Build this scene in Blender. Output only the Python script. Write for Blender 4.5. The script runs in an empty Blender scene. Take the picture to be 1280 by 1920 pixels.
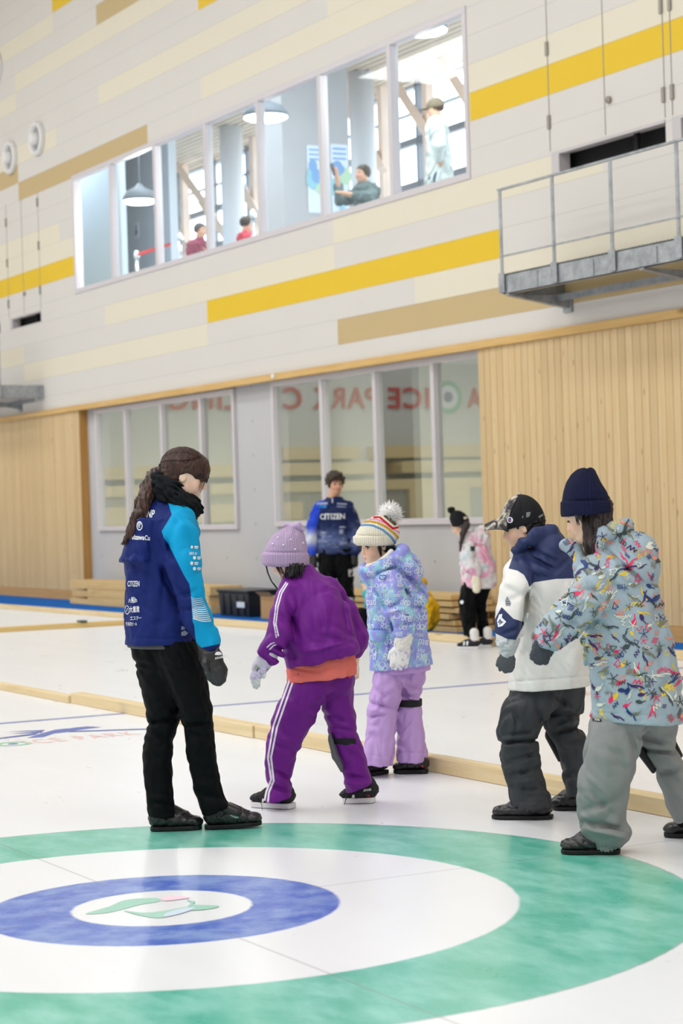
import bpy, bmesh, math, random
import numpy as np
import openvdb
from mathutils import Vector, Matrix
from mathutils.bvhtree import BVHTree

SC = bpy.context.scene
COL = SC.collection
PI = math.pi

# ------------------------------------------------------------------ camera, world, lamps, exposure
FPX = 3831.89                      # focal length for a 1280 x 1920 picture
YAW, PITCH, ROLL = -1.0730889, -0.0028022, -0.0311637
CAM = np.array([6.45523, -2.76053, 1.353413])


def cam_axes():
    cy, sy, cp, sp = math.cos(YAW), math.sin(YAW), math.cos(PITCH), math.sin(PITCH)
    fwd = np.array([sy * cp, cy * cp, sp])
    right = np.array([cy, -sy, 0.0])
    up = np.cross(right, fwd)
    c, s = math.cos(ROLL), math.sin(ROLL)
    return c * right + s * up, -s * right + c * up, fwd


RT, UP, FW = cam_axes()
cam_data = bpy.data.cameras.new('camera')
cam = bpy.data.objects.new('camera', cam_data)
COL.objects.link(cam)
mw = Matrix.Identity(4)
for i in range(3):
    mw[i][0], mw[i][1], mw[i][2], mw[i][3] = RT[i], UP[i], -FW[i], CAM[i]
cam.matrix_world = mw
cam_data.sensor_fit = 'VERTICAL'
cam_data.sensor_height = 36.0
cam_data.lens = FPX * 36.0 / 1920.0
cam_data.clip_start, cam_data.clip_end = 0.1, 300
cam_data.dof.use_dof = True
cam_data.dof.focus_distance = 9.0
cam_data.dof.aperture_fstop = 4.0
SC.camera = cam

SC.view_settings.view_transform = 'Standard'
SC.view_settings.look = 'None'
SC.view_settings.gamma = 1.0
SC.view_settings.use_curve_mapping = False
SC.view_settings.exposure = 0.0

world = bpy.data.worlds.new('world')
SC.world = world
world.use_nodes = True
bgn = world.node_tree.nodes['Background']
bgn.inputs['Color'].default_value = (0.86, 0.94, 1.0, 1)       # bright overcast day beyond the upstairs glazing
bgn.inputs['Strength'].default_value = 4.5

LAMP_POWER = 228.0              # every ceiling lamp panel


def area_light(name, loc, sx, sy, power, color=(0.94, 0.975, 1.0)):
    d = bpy.data.lights.new(name, 'AREA')
    d.shape = 'RECTANGLE'
    d.size, d.size_y = sx, sy
    d.energy = power
    d.color = color
    o = bpy.data.objects.new(name, d)
    COL.objects.link(o)
    o.location = loc
    return o


CEIL_Z = 12.0
LAMP_SPOTS = [(x, y) for x in (-34, -24, -14, -4, 6) for y in (-10.5, -5.0, 0.8)]
for lx, ly in LAMP_SPOTS:
    area_light('ceiling_lamp_light', (lx, ly, CEIL_Z - 0.22), 6.0, 2.2, LAMP_POWER)

random.seed(7)


# ------------------------------------------------------------------ small helpers
def lin(c):
    c = c / 255.0
    return c / 12.92 if c <= 0.04045 else ((c + 0.055) / 1.055) ** 2.4


def rgb(r, g, b):
    return (lin(r), lin(g), lin(b), 1.0)


class N:
    """tiny node-graph builder"""

    def __init__(s, name):
        s.m = bpy.data.materials.new(name)
        s.m.use_nodes = True
        s.t = s.m.node_tree
        s.n = s.t.nodes
        s.bsdf = s.n['Principled BSDF']

    def node(s, typ, **kw):
        n = s.n.new(typ)
        for k, v in kw.items():
            setattr(n, k, v)
        return n

    def link(s, a, b):
        s.t.links.new(a, b)

    def put(s, inp, v):
        if isinstance(v, bpy.types.NodeSocket):
            s.link(v, inp)
        else:
            inp.default_value = v

    def math(s, op, a, b=0.0, c=0.0, clamp=False):
        n = s.node('ShaderNodeMath', operation=op)
        n.use_clamp = clamp
        s.put(n.inputs[0], a)
        s.put(n.inputs[1], b)
        s.put(n.inputs[2], c)
        return n.outputs[0]

    def mix(s, fac, a, b):
        n = s.node('ShaderNodeMix', data_type='RGBA')
        s.put(n.inputs[0], fac)
        s.put(n.inputs[6], a)
        s.put(n.inputs[7], b)
        return n.outputs[2]

    def attr(s, name):
        return s.node('ShaderNodeAttribute', attribute_name=name)

    def obj(s):
        return s.node('ShaderNodeTexCoord').outputs['Object']

    def mapping(s, vec, scale=(1, 1, 1), rot=(0, 0, 0), loc=(0, 0, 0)):
        n = s.node('ShaderNodeMapping')
        s.link(vec, n.inputs[0])
        n.inputs['Scale'].default_value = scale
        n.inputs['Rotation'].default_value = rot
        n.inputs['Location'].default_value = loc
        return n.outputs[0]

    def noise(s, vec, scale, detail=3.0, rough=0.55, dist=0.0):
        n = s.node('ShaderNodeTexNoise')
        s.link(vec, n.inputs['Vector'])
        n.inputs['Scale'].default_value = scale
        n.inputs['Detail'].default_value = detail
        n.inputs['Roughness'].default_value = rough
        n.inputs['Distortion'].default_value = dist
        return n.outputs[0]

    def ramp(s, fac, stops, interp='LINEAR'):
        n = s.node('ShaderNodeValToRGB')
        s.link(fac, n.inputs[0])
        r = n.color_ramp
        r.interpolation = interp
        while len(r.elements) < len(stops):
            r.elements.new(0.5)
        for e, (p, c) in zip(r.elements, stops):
            e.position = p
            e.color = c
        return n.outputs[0]

    def bump(s, height, strength=0.3, dist=0.01):
        n = s.node('ShaderNodeBump')
        n.inputs['Strength'].default_value = strength
        n.inputs['Distance'].default_value = dist
        s.link(height, n.inputs['Height'])
        s.link(n.outputs[0], s.bsdf.inputs['Normal'])

    def done(s, color=None, rough=None, spec=None, metal=None):
        if color is not None:
            s.put(s.bsdf.inputs['Base Color'], color)
        if rough is not None:
            s.put(s.bsdf.inputs['Roughness'], rough)
        if spec is not None:
            s.bsdf.inputs['Specular IOR Level'].default_value = spec
        if metal is not None:
            s.bsdf.inputs['Metallic'].default_value = metal
        return s.m


_plain = {}


def plain(name, col, rough=0.6, spec=0.3, metal=0.0):
    if name not in _plain:
        _plain[name] = N(name).done(rgb(*col), rough, spec, metal)
    return _plain[name]


def fabric(name, col, rough=0.75, fine=900, bump=0.15, vary=0.06, spec=0.2):
    """cloth: faint weave in the bump, slight unevenness of the dye"""
    g = N(name)
    o = g.obj()
    n1 = g.noise(o, 14, 4)
    c = rgb(*col)
    c2 = tuple(x * (1 - vary) for x in c[:3]) + (1,)
    g.bump(g.noise(o, fine, 2), bump, 0.002)
    return g.done(g.mix(n1, c2, c), rough, spec)


def emit(name, col, strength):
    g = N(name)
    g.put(g.bsdf.inputs['Emission Color'], rgb(*col))
    g.bsdf.inputs['Emission Strength'].default_value = strength
    return g.done(rgb(*col), 0.5)


def wood(name, c1, c2, scale=1.0, axis='X', rough=0.45, knots=True, board=0.0):
    """pale timber: grain along one axis, knots, optional board-to-board variation"""
    g = N(name)
    o = g.obj()
    s = {'X': (0.5, 9, 9), 'Y': (9, 0.5, 9), 'Z': (9, 9, 0.5)}[axis]
    v = g.mapping(o, tuple(x * scale for x in s))
    grain = g.noise(v, 2.0, 5, 0.6, 0.6)
    col = g.mix(g.ramp(grain, [(0.3, (0, 0, 0, 1)), (0.7, (1, 1, 1, 1))]), rgb(*c1), rgb(*c2))
    if board:
        sep = g.node('ShaderNodeSeparateXYZ')
        g.link(o, sep.inputs[0])
        cell = g.math('FLOOR', g.math('DIVIDE', sep.outputs[{'Z': 0, 'X': 2, 'Y': 0}[axis]], board))
        wn = g.node('ShaderNodeTexWhiteNoise', noise_dimensions='1D')
        g.link(cell, wn.inputs['W'])
        dark = tuple(x * 0.82 for x in rgb(*c1)[:3]) + (1,)
        col = g.mix(g.math('MULTIPLY', wn.outputs[0], 0.55), col, dark)
    if knots:
        ks = {'X': (0.8, 2.6, 2.6), 'Y': (2.6, 0.8, 2.6), 'Z': (8.6, 0.0, 2.3)}[axis]
        vo = g.node('ShaderNodeTexVoronoi')
        g.link(g.mapping(o, ks), vo.inputs['Vector'])
        vo.inputs['Scale'].default_value = 1.0
        k = g.ramp(vo.outputs['Distance'], [(0.03, (1, 1, 1, 1)), (0.10, (0, 0, 0, 1))])
        col = g.mix(g.math('MULTIPLY', k, 0.7), col, rgb(118, 78, 40))
    return g.done(col, rough, 0.3)


def new_obj(name, me, parent=None):
    o = bpy.data.objects.new(name, me)
    COL.objects.link(o)
    if parent is not None:
        o.parent = parent
    return o


def tag(o, label=None, cat=None, group=None, kind=None):
    if label:
        o['label'] = label
    if cat:
        o['category'] = cat
    if group:
        o['group'] = group
    if kind:
        o['kind'] = kind
    return o


def structure(o, label=None):
    o['kind'] = 'structure'
    if label:
        o['label'] = label
    return o


def empty(name, loc=(0, 0, 0), rz=0.0):
    o = bpy.data.objects.new(name, None)
    COL.objects.link(o)
    o.location = loc
    o.rotation_euler = (0, 0, rz)
    o.empty_display_size = 0.2
    return o


class MB:
    """collects boxes, tubes, prisms into one mesh"""

    def __init__(s):
        s.v, s.f, s.mi = [], [], []

    def add(s, verts, faces, mi=0):
        b = len(s.v)
        s.v += [tuple(p) for p in verts]
        for f in faces:
            s.f.append(tuple(b + i for i in f))
            s.mi.append(mi)
        return s

    def box(s, x0, x1, y0, y1, z0, z1, mi=0):
        v = [(x, y, z) for x in (x0, x1) for y in (y0, y1) for z in (z0, z1)]
        return s.add(v, [(0, 1, 3, 2), (4, 6, 7, 5), (0, 4, 5, 1), (2, 3, 7, 6), (0, 2, 6, 4), (1, 5, 7, 3)], mi)

    def quad(s, a, b, c, d, mi=0):
        return s.add([a, b, c, d], [(0, 1, 2, 3)], mi)

    def tube(s, pts, rad, n=10, mi=0):
        pts = [Vector(p) for p in pts]
        rads = rad if isinstance(rad, (list, tuple)) else [rad] * len(pts)
        rings = []
        for i, p in enumerate(pts):
            t = (pts[min(i + 1, len(pts) - 1)] - pts[max(i - 1, 0)]).normalized()
            ref = Vector((0, 0, 1)) if abs(t.z) < 0.9 else Vector((1, 0, 0))
            a = t.cross(ref).normalized()
            b = t.cross(a)
            rings.append([p + rads[i] * (math.cos(2 * PI * k / n) * a + math.sin(2 * PI * k / n) * b) for k in range(n)])
        v = [q for r in rings for q in r]
        f = []
        for i in range(len(pts) - 1):
            for k in range(n):
                f.append((i * n + k, i * n + (k + 1) % n, (i + 1) * n + (k + 1) % n, (i + 1) * n + k))
        f.append(tuple(range(n - 1, -1, -1)))
        f.append(tuple((len(pts) - 1) * n + k for k in range(n)))
        return s.add(v, f, mi)

    def lathe(s, prof, cx=0, cy=0, n=28, mi=0):
        """prof: (radius, z) from bottom to top"""
        v = [(cx + r * math.cos(2 * PI * k / n), cy + r * math.sin(2 * PI * k / n), z) for r, z in prof for k in range(n)]
        f = []
        for i in range(len(prof) - 1):
            for k in range(n):
                f.append((i * n + k, i * n + (k + 1) % n, (i + 1) * n + (k + 1) % n, (i + 1) * n + k))
        f.append(tuple(range(n - 1, -1, -1)))
        f.append(tuple((len(prof) - 1) * n + k for k in range(n)))
        return s.add(v, f, mi)

    def build(s, name, mats, parent=None, smooth=False, bevel=0.0):
        me = bpy.data.meshes.new(name)
        me.from_pydata(s.v, [], s.f)
        for m in (mats if isinstance(mats, (list, tuple)) else [mats]):
            me.materials.append(m)
        me.polygons.foreach_set('material_index', s.mi)
        bm = bmesh.new()
        bm.from_mesh(me)
        bmesh.ops.recalc_face_normals(bm, faces=bm.faces)
        bm.to_mesh(me)
        bm.free()
        if smooth:
            me.polygons.foreach_set('use_smooth', [True] * len(me.polygons))
        o = new_obj(name, me, parent)
        if bevel:
            b = o.modifiers.new('bevel', 'BEVEL')
            b.width = bevel
            b.segments = 2
            b.limit_method = 'ANGLE'
        return o


def text_mesh(txt, size=1.0, font_shear=0.0, bold=0.0, spacing=1.0, extrude=0.0):
    """letters as plain mesh data in the XY plane; cap height about 0.73*size"""
    cu = bpy.data.curves.new('letters', 'FONT')
    cu.body = txt
    cu.size = size
    cu.shear = font_shear
    cu.offset = bold
    cu.space_character = spacing
    cu.extrude = extrude
    cu.resolution_u = 4
    cu.align_x = 'CENTER'
    o = bpy.data.objects.new('letters', cu)
    COL.objects.link(o)
    dg = bpy.context.evaluated_depsgraph_get()
    me = bpy.data.meshes.new_from_object(o.evaluated_get(dg))
    bpy.data.objects.remove(o)
    bpy.data.curves.remove(cu)
    return me


# ================================================================== THE HALL
YW = 8.85       # face of the coloured upper wall and of the timber cladding
YR = 9.0        # recessed concrete and the ground-floor windows
X0, X1 = -42.0, 11.0
Y0 = -14.0

# ---- ice with the painted house
def ice_material():
    g = N('ice')
    o = g.obj()
    sep = g.node('ShaderNodeSeparateXYZ')
    g.link(o, sep.inputs[0])
    x, y = sep.outputs[0], sep.outputs[1]
    wob = g.math('MULTIPLY', g.math('SUBTRACT', g.noise(o, 22, 4), 0.5), 0.012)
    r = g.math('ADD', g.math('SQRT', g.math('ADD', g.math('MULTIPLY', x, x), g.math('MULTIPLY', y, y))), wob)

    def band(v, lo, hi, e=0.006):
        n1 = g.node('ShaderNodeMapRange')
        g.link(v, n1.inputs[0])
        n1.inputs[1].default_value, n1.inputs[2].default_value = lo - e, lo + e
        n2 = g.node('ShaderNodeMapRange')
        g.link(v, n2.inputs[0])
        n2.inputs[1].default_value, n2.inputs[2].default_value = hi - e, hi + e
        return g.math('SUBTRACT', n1.outputs[0], n2.outputs[0], clamp=True)

    frost = g.noise(g.mapping(o, (1, 2.0, 1), (0, 0, 0.5)), 2.6, 7, 0.66)
    fine = g.noise(o, 60, 3, 0.7)
    pebble = g.noise(o, 150, 2)
    streak = g.noise(g.mapping(o, (0.25, 2.2, 1)), 1.6, 4, 0.5)
    col = g.mix(streak, rgb(231, 232, 236), rgb(240, 241, 244))
    # green twelve-foot ring
    gr = g.mix(g.ramp(frost, [(0.40, (0, 0, 0, 1)), (0.66, (1, 1, 1, 1))]), rgb(66, 174, 150), rgb(142, 208, 194))
    gr = g.mix(g.math('MULTIPLY', fine, 0.25), gr, rgb(158, 215, 200))
    col = g.mix(band(r, 1.2192, 1.8288), col, gr)
    col = g.mix(g.math('MULTIPLY', band(r, 1.826, 1.834, 0.004), 0.5), col, rgb(60, 110, 100))
    # blue four-foot ring
    mott = g.noise(g.mapping(o, (1.2, 1, 1)), 5.2, 6, 0.7)
    bl = g.mix(g.ramp(mott, [(0.42, (0, 0, 0, 1)), (0.60, (1, 1, 1, 1))]), rgb(34, 84, 192), rgb(126, 152, 212))
    bl = g.mix(g.math('MULTIPLY', fine, 0.35), bl, rgb(150, 170, 218))
    col = g.mix(band(r, 0.3086, 0.6096), col, bl)
    # centre line and tee line, thin worn pencil-grey lines
    ax, ay = g.math('ABSOLUTE', x), g.math('ABSOLUTE', y)
    lines = g.math('MAXIMUM', band(ay, -0.1, 0.0045, 0.002), g.math('MULTIPLY', band(ax, -0.1, 0.0045, 0.002), band(y, -2.4, 2.5)))
    lines = g.math('MULTIPLY', lines, band(r, 0.5, 60))
    col = g.mix(g.math('MULTIPLY', lines, 0.42), col, rgb(120, 125, 125))
    # blue hog line across every sheet
    hog = band(x, -6.445, -6.345, 0.006)
    hog = g.math('MULTIPLY', hog, band(g.math('ABSOLUTE', g.math('SUBTRACT', y, 2.55)), 0.05, 40))
    col = g.mix(g.math('MULTIPLY', hog, 0.85), col, rgb(84, 106, 178))
    return g.done(col, g.math('ADD', g.math('MULTIPLY', frost, 0.16), 0.22), 0.5)


fl = MB().box(X0, X1, Y0, YR + 4.5, -0.12, 0.0).build('floor', ice_material())
structure(fl, 'white pebbled curling ice with a green and blue painted house')


def floor_mark(name, polys, mat, z=0.0012):
    mb = MB()
    for p in polys:
        mb.add([(x, y, z) for x, y in p], [tuple(range(len(p)))])
    return structure(mb.build(name, mat, fl))


def floor_text(name, txt, X, Yc, h, mat, spacing=1.15, sx=1.0):
    me = text_mesh(txt, h / 0.73, 0.1, 0.0, spacing)
    for v in me.vertices:                 # letters read with +Y to the right, +X towards the reader
        v.co = (X - v.co.y, Yc + v.co.x * sx, 0.0013)
    me.materials.append(mat)
    return structure(new_obj(name, me, fl))


def disc(cx, cy, r0, r1, n=48):
    out = []
    for k in range(n):
        a, b = 2 * PI * k / n, 2 * PI * (k + 1) / n
        out.append([(cx + r * math.cos(t), cy + r * math.sin(t)) for r, t in ((r0, a), (r1, a), (r1, b), (r0, b))])
    return out


m_mark_red = plain('ice_mark_red', (240, 196, 190), 0.5)
m_mark_green = plain('ice_mark_green', (140, 200, 168), 0.5)
m_mark_blue = plain('ice_mark_blue', (98, 112, 180), 0.5)


def on_ice(px, py):
    d = (px - 640) / FPX * RT - (py - 960) / FPX * UP + FW
    return (CAM - CAM[2] / d[2] * d)[:2]


def ice_logo(dy):
    """leaping figure, round emblem and words painted on the ice just inside the hog line"""
    def P(pts):
        return [(x, y + dy) for x, y in (on_ice(*q) for q in pts)]
    fig = [[(51, 1384), (77, 1375.5), (103, 1368.5), (126, 1366), (132, 1372), (101, 1375.5), (82, 1382)],
           [(118, 1368), (140, 1364.5), (164, 1362.3), (191, 1363.6), (164, 1366.6), (132, 1371)],
           [(128, 1371), (276, 1366.3), (276, 1368), (130, 1373)],
           [(12, 1372.3), (84, 1369), (82, 1371)], [(16, 1376.4), (80, 1371.6), (78, 1374)], [(-40, 1388), (0, 1384), (72, 1374.5), (66, 1378), (0, 1385.6)]]
    for k, p in enumerate(fig):
        floor_mark('ice_figure', [P(p)], m_mark_blue, 0.0012 + 0.0003 * k)
    c = on_ice(24.6, 1394.8)
    floor_mark('ice_emblem', disc(c[0], c[1] + dy, 0.075, 0.112), m_mark_green)
    floor_mark('ice_emblem_core', disc(c[0], c[1] + dy, 0.0001, 0.032), m_mark_blue)
    a, b2 = on_ice(60, 1395), on_ice(266, 1377)
    for txt, ya, yb in (('ICE PARK', a[1], b2[1]), ('KARUIZAWA', a[1] - 1.12, a[1] - 0.24)):
        me = text_mesh(txt, 0.22 / 0.73, 0.0, 0.0, 1.25)
        mn, mx = min(v.co.x for v in me.vertices), max(v.co.x for v in me.vertices)
        for v in me.vertices:
            t = (v.co.x - mn) / (mx - mn)
            v.co = (a[0] + 0.0 * t - v.co.y, ya + dy + (yb - ya) * t, 0.0013)
        me.materials.append(m_mark_red)
        structure(new_obj('ice_lettering', me, fl))


ice_logo(0.0)
ice_logo(5.05)
# soft abstract green, pink and pale blue patches painted on the white centre of the house
def blob(pts, seed, n=8):
    """rounded closed outline through the picked ice points (picture positions on the ice)"""
    P = []
    for x, y in pts:
        d = (x - 640) / FPX * RT - (y - 960) / FPX * UP + FW
        t = -CAM[2] / d[2]
        P.append((CAM + t * d)[:2])
    out, m = [], len(P)
    for i in range(m):
        p0, p1, p2, p3 = P[i - 1], P[i], P[(i + 1) % m], P[(i + 2) % m]
        for k in range(n):
            t = k / n
            out.append(tuple(0.5 * (2 * p1 + (p2 - p0) * t + (2 * p0 - 5 * p1 + 4 * p2 - p3) * t * t + (3 * p1 - p0 - 3 * p2 + p3) * t ** 3)))
    return out


_patch = [((164, 206, 190), [(160, 1714), (205, 1700), (236, 1688), (290, 1684), (300, 1690), (262, 1697), (236, 1704), (200, 1712)]),
          ((166, 208, 192), [(232, 1708), (270, 1712), (310, 1708), (350, 1701), (366, 1704), (330, 1714), (300, 1722), (262, 1717)]),
          ((156, 202, 184), [(350, 1688), (366, 1692), (364, 1697), (408, 1699), (400, 1704), (360, 1708), (352, 1700), (358, 1695)]),
          ((240, 208, 222), [(302, 1684), (330, 1681), (356, 1684), (332, 1688), (308, 1690)]),
          ((204, 218, 234), [(310, 1714), (340, 1705), (366, 1703), (346, 1712), (312, 1720)])]
for i, (c, ps) in enumerate(_patch):
    floor_mark('ice_patch', [blob(ps, i)], plain('ice_paint_%d_%d_%d' % c, c, 0.5), 0.0012 + 0.0004 * i)

# ---- upper wall in courses of coloured panels
Z_BOT = 3.05


def wz(k):
    return 3.27 + 0.3 * k


XM = lambda i: -25.75 + 1.8125 * i
cW, cC, cY, cT = 0, 1, 2, 3
INF = 99
SEG = {0: [(-14.87, INF, cT)],
       1: [(XM(0), -18.54, cC), (-13.05, INF, cC)],
       2: [(-INF, XM(0), cC), (-18.52, -11.25, cY)],
       3: [(-22.14, -14.9, cC)],
       4: [(-14.9, -9.46, cC)],
       6: [(-INF, -23.3, cY)],
       7: [(-INF, -23.3, cC), (-11.8, INF, cY)],
       8: [(-INF, -23.95, cC), (-11.8, INF, cC)],
       11: [(XM(0), -20.34, cT)],
       12: [(-INF, XM(0), cT), (-18.5, -7.5, cC)],
       13: [(-INF, -23.95, cC), (-14.87, INF, cC)],
       14: [(-22.14, -14.87, cC)],
       16: [(-INF, XM(0), cC), (-18.5, -11, cY)],
       17: [(XM(0), -17, cC)],
       18: [(-22.12, -15, cT)],
       19: [(-INF, -23.95, cC)],
       20: [(-23.95, -15, cY)]}
OPEN = [(-23.32, -11.82, 4.77, 6.60), (-10.31, -8.49, 4.575, 4.79), (-8.38, -6.6, 4.575, 4.79),
        (-26.36, -24.88, 4.495, 4.68), (-28.2, -26.88, 4.495, 4.68)]


def panel_mat(name, col):
    g = N(name)
    o = g.obj()
    sep = g.node('ShaderNodeSeparateXYZ')
    g.link(o, sep.inputs[0])
    ph = g.math('FRACT', g.math('DIVIDE', g.math('SUBTRACT', sep.outputs[2], 3.27 - 30), 0.3))
    edge = g.math('LESS_THAN', g.math('MINIMUM', ph, g.math('SUBTRACT', 1.0, ph)), 0.013)
    c = rgb(*col)
    dark = tuple(v * 0.80 for v in c[:3]) + (1,)
    n = g.noise(o, 1.3, 4)
    c2 = tuple(v * 0.96 for v in c[:3]) + (1,)
    g.bump(g.noise(o, 220, 2), 0.06, 0.002)
    return g.done(g.mix(edge, g.mix(n, c, c2), dark), 0.55, 0.3)


panels = [panel_mat('wall_panel_white', (216, 211, 205)), panel_mat('wall_panel_cream', (225, 217, 197)),
          panel_mat('wall_panel_yellow', (228, 190, 40)), panel_mat('wall_panel_tan', (196, 172, 126))]
xs = {X0, X1}
zs = {Z_BOT, CEIL_Z}
for k in range(0, 30):
    if wz(k) < CEIL_Z:
        zs.add(wz(k))
for k, sg in SEG.items():
    for a, b, c in sg:
        for v in (a, b):
            if X0 < v < X1:
                xs.add(v)
for a, b, c, d in OPEN:
    xs |= {a, b}
    zs |= {c, d}
xs, zs = sorted(xs), sorted(zs)
mb = MB()
vid = {}


def gv(x, z):
    if (x, z) not in vid:
        vid[(x, z)] = len(mb.v)
        mb.v.append((x, YW, z))
    return vid[(x, z)]


for i in range(len(xs) - 1):
    for j in range(len(zs) - 1):
        cx, cz = (xs[i] + xs[i + 1]) / 2, (zs[j] + zs[j + 1]) / 2
        if any(a < cx < b and c < cz < d for a, b, c, d in OPEN):
            continue
        k = math.floor((cz - 3.27) / 0.3)
        col = cW
        for a, b, c in SEG.get(k, []):
            if a < cx < b:
                col = c
        mb.f.append((gv(xs[i], zs[j]), gv(xs[i + 1], zs[j]), gv(xs[i + 1], zs[j + 1]), gv(xs[i], zs[j + 1])))
        mb.mi.append(col)
# underside of the overhang and reveals of the openings
mb.quad((X0, YW, Z_BOT), (X1, YW, Z_BOT), (X1, YR + 0.3, Z_BOT), (X0, YR + 0.3, Z_BOT), 0)
for a, b, c, d in OPEN:
    y2 = YW + (0.14 if a == -23.32 else 0.25)
    mb.quad((a, YW, c), (b, YW, c), (b, y2, c), (a, y2, c)).quad((a, YW, d), (a, y2, d), (b, y2, d), (b, YW, d))
    mb.quad((a, YW, c), (a, y2, c), (a, y2, d), (a, YW, d)).quad((b, YW, c), (b, YW, d), (b, y2, d), (b, y2, c))
wall = mb.build('wall_back', panels)
structure(wall, 'tall white panelled wall with cream, yellow and tan stripes')

# ---- concrete, timber cladding and beam below
def concrete_mat(name, base=(196, 195, 196), ties=True):
    g = N(name)
    o = g.obj()
    n = g.noise(o, 1.7, 6, 0.6)
    c = g.mix(n, tuple(v * 0.90 for v in rgb(*base)[:3]) + (1,), rgb(*base))
    if ties:
        sep = g.node('ShaderNodeSeparateXYZ')
        g.link(o, sep.inputs[0])
        u = g.math('SUBTRACT', g.math('FRACT', g.math('DIVIDE', sep.outputs[0], 0.9)), 0.5)
        w = g.math('SUBTRACT', g.math('FRACT', g.math('DIVIDE', g.math('SUBTRACT', sep.outputs[2], 0.03), 0.45)), 0.5)
        u, w = g.math('MULTIPLY', u, 0.9), g.math('MULTIPLY', w, 0.45)
        d = g.math('SQRT', g.math('ADD', g.math('MULTIPLY', u, u), g.math('MULTIPLY', w, w)))
        c = g.mix(g.math('MULTIPLY', g.math('LESS_THAN', d, 0.019), 0.55), c, rgb(120, 118, 112))
    return g.done(c, 0.75, 0.25)


conc = concrete_mat('concrete')
WL = (-22.98, -18.02, 1.09, 2.96)     # ground-floor windows
WRr = (-16.92, -11.5, 1.12, 2.97)
mb = MB()
cx = [X0, WL[0], WL[1], WRr[0], WRr[1], X1]
for i in range(5):
    if i in (1, 3):
        w = WL if i == 1 else WRr
        mb.box(cx[i], cx[i + 1], YR, YR + 0.2, 0, w[2]).box(cx[i], cx[i + 1], YR, YR + 0.2, w[3], Z_BOT + 0.2)
    else:
        mb.box(cx[i], cx[i + 1], YR, YR + 0.2, 0, Z_BOT + 0.2)
structure(mb.build('wall_back_concrete', conc), 'grey concrete wall with tie holes below the windows')

clad = wood('timber_cladding', (211, 180, 132), (225, 199, 155), 1.0, 'Z', 0.45, True, 0.118)
clad_side = wood('timber_cladding_side', (196, 148, 84), (182, 132, 70), 1.0, 'Z', 0.5, False)
timber = wood('timber_beam', (204, 162, 96), (220, 184, 122), 1.0, 'X', 0.4, True)
skirt = wood('timber_skirting', (196, 150, 92), (212, 168, 108), 1.0, 'X', 0.4, True)


def cladding(name, xa, xb, label):
    """vertical boards with chamfered edges in front of the concrete"""
    mb = MB()
    mb.box(xa, xb, YW + 0.012, YR - 0.001, 0.0, Z_BOT - 0.03, 1)
    w = 0.118
    n = int(round((xb - xa) / w))
    w = (xb - xa) / n
    for i in range(n):
        a = xa + i * w
        mb.add([(a + 0.001, YW + 0.012, 0.16), (a + 0.006, YW, 0.16), (a + w - 0.006, YW, 0.16), (a + w - 0.001, YW + 0.012, 0.16),
                (a + 0.001, YW + 0.012, Z_BOT - 0.03), (a + 0.006, YW, Z_BOT - 0.03), (a + w - 0.006, YW, Z_BOT - 0.03), (a + w - 0.001, YW + 0.012, Z_BOT - 0.03)],
               [(0, 1, 5, 4), (1, 2, 6, 5), (2, 3, 7, 6), (4, 5, 6, 7), (3, 2, 1, 0)])
    o = structure(mb.build(name, [clad, clad_side]), label)
    MB().box(xa, xb, YW - 0.015, YW + 0.011, 0.012, 0.155).build('skirting', skirt, o)['kind'] = 'structure'
    return o


cladding('wall_back_timber_left', -36.0, -23.37, 'pale timber board cladding at the far left')
cladding('wall_back_timber_right', -11.8, 6.0, 'pale timber board cladding right of the windows')
tb = MB()
tb.box(X0, X1, YW - 0.045, YW + 0.07, Z_BOT - 0.085, Z_BOT - 0.001)
structure(tb.build('trim_1', timber, None, False, 0.006), 'long timber beam between the upper wall and the lower wall')
MB().box(-16.55, -16.47, YW - 0.06, YW - 0.046, Z_BOT - 0.06, Z_BOT - 0.01).build('bracket_plate', plain('plate_grey', (225, 225, 225), 0.5), bpy.data.objects['trim_1'])

# ---- windows
frame_m = plain('window_frame', (206, 200, 203), 0.4, 0.4, 0.0)


def glass_mat(name, refl, tint):
    g = N(name)
    tr = g.node('ShaderNodeBsdfTransparent')
    tr.inputs[0].default_value = tint
    gl = g.node('ShaderNodeBsdfGlossy')
    gl.inputs['Roughness'].default_value = 0.0
    gl.inputs[0].default_value = (0.93, 0.97, 0.95, 1)
    fr = g.node('ShaderNodeFresnel')
    fr.inputs[0].default_value = 1.5
    ms = g.node('ShaderNodeMixShader')
    geo = g.node('ShaderNodeNewGeometry')
    fac = g.math('ADD', fr.outputs[0], refl, clamp=True)
    g.link(g.math('MULTIPLY', fac, g.math('SUBTRACT', 1.0, geo.outputs['Backfacing'])), ms.inputs[0])
    g.link(tr.outputs[0], ms.inputs[1])
    g.link(gl.outputs[0], ms.inputs[2])
    g.link(ms.outputs[0], g.n['Material Output'].inputs[0])
    return g.m


glass_up = glass_mat('clear_glass', 0.0, (0.95, 0.985, 1.0, 1))
glass_low = glass_mat('reflecting_glass', 0.20, (0.86, 0.87, 0.82, 1))


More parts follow.
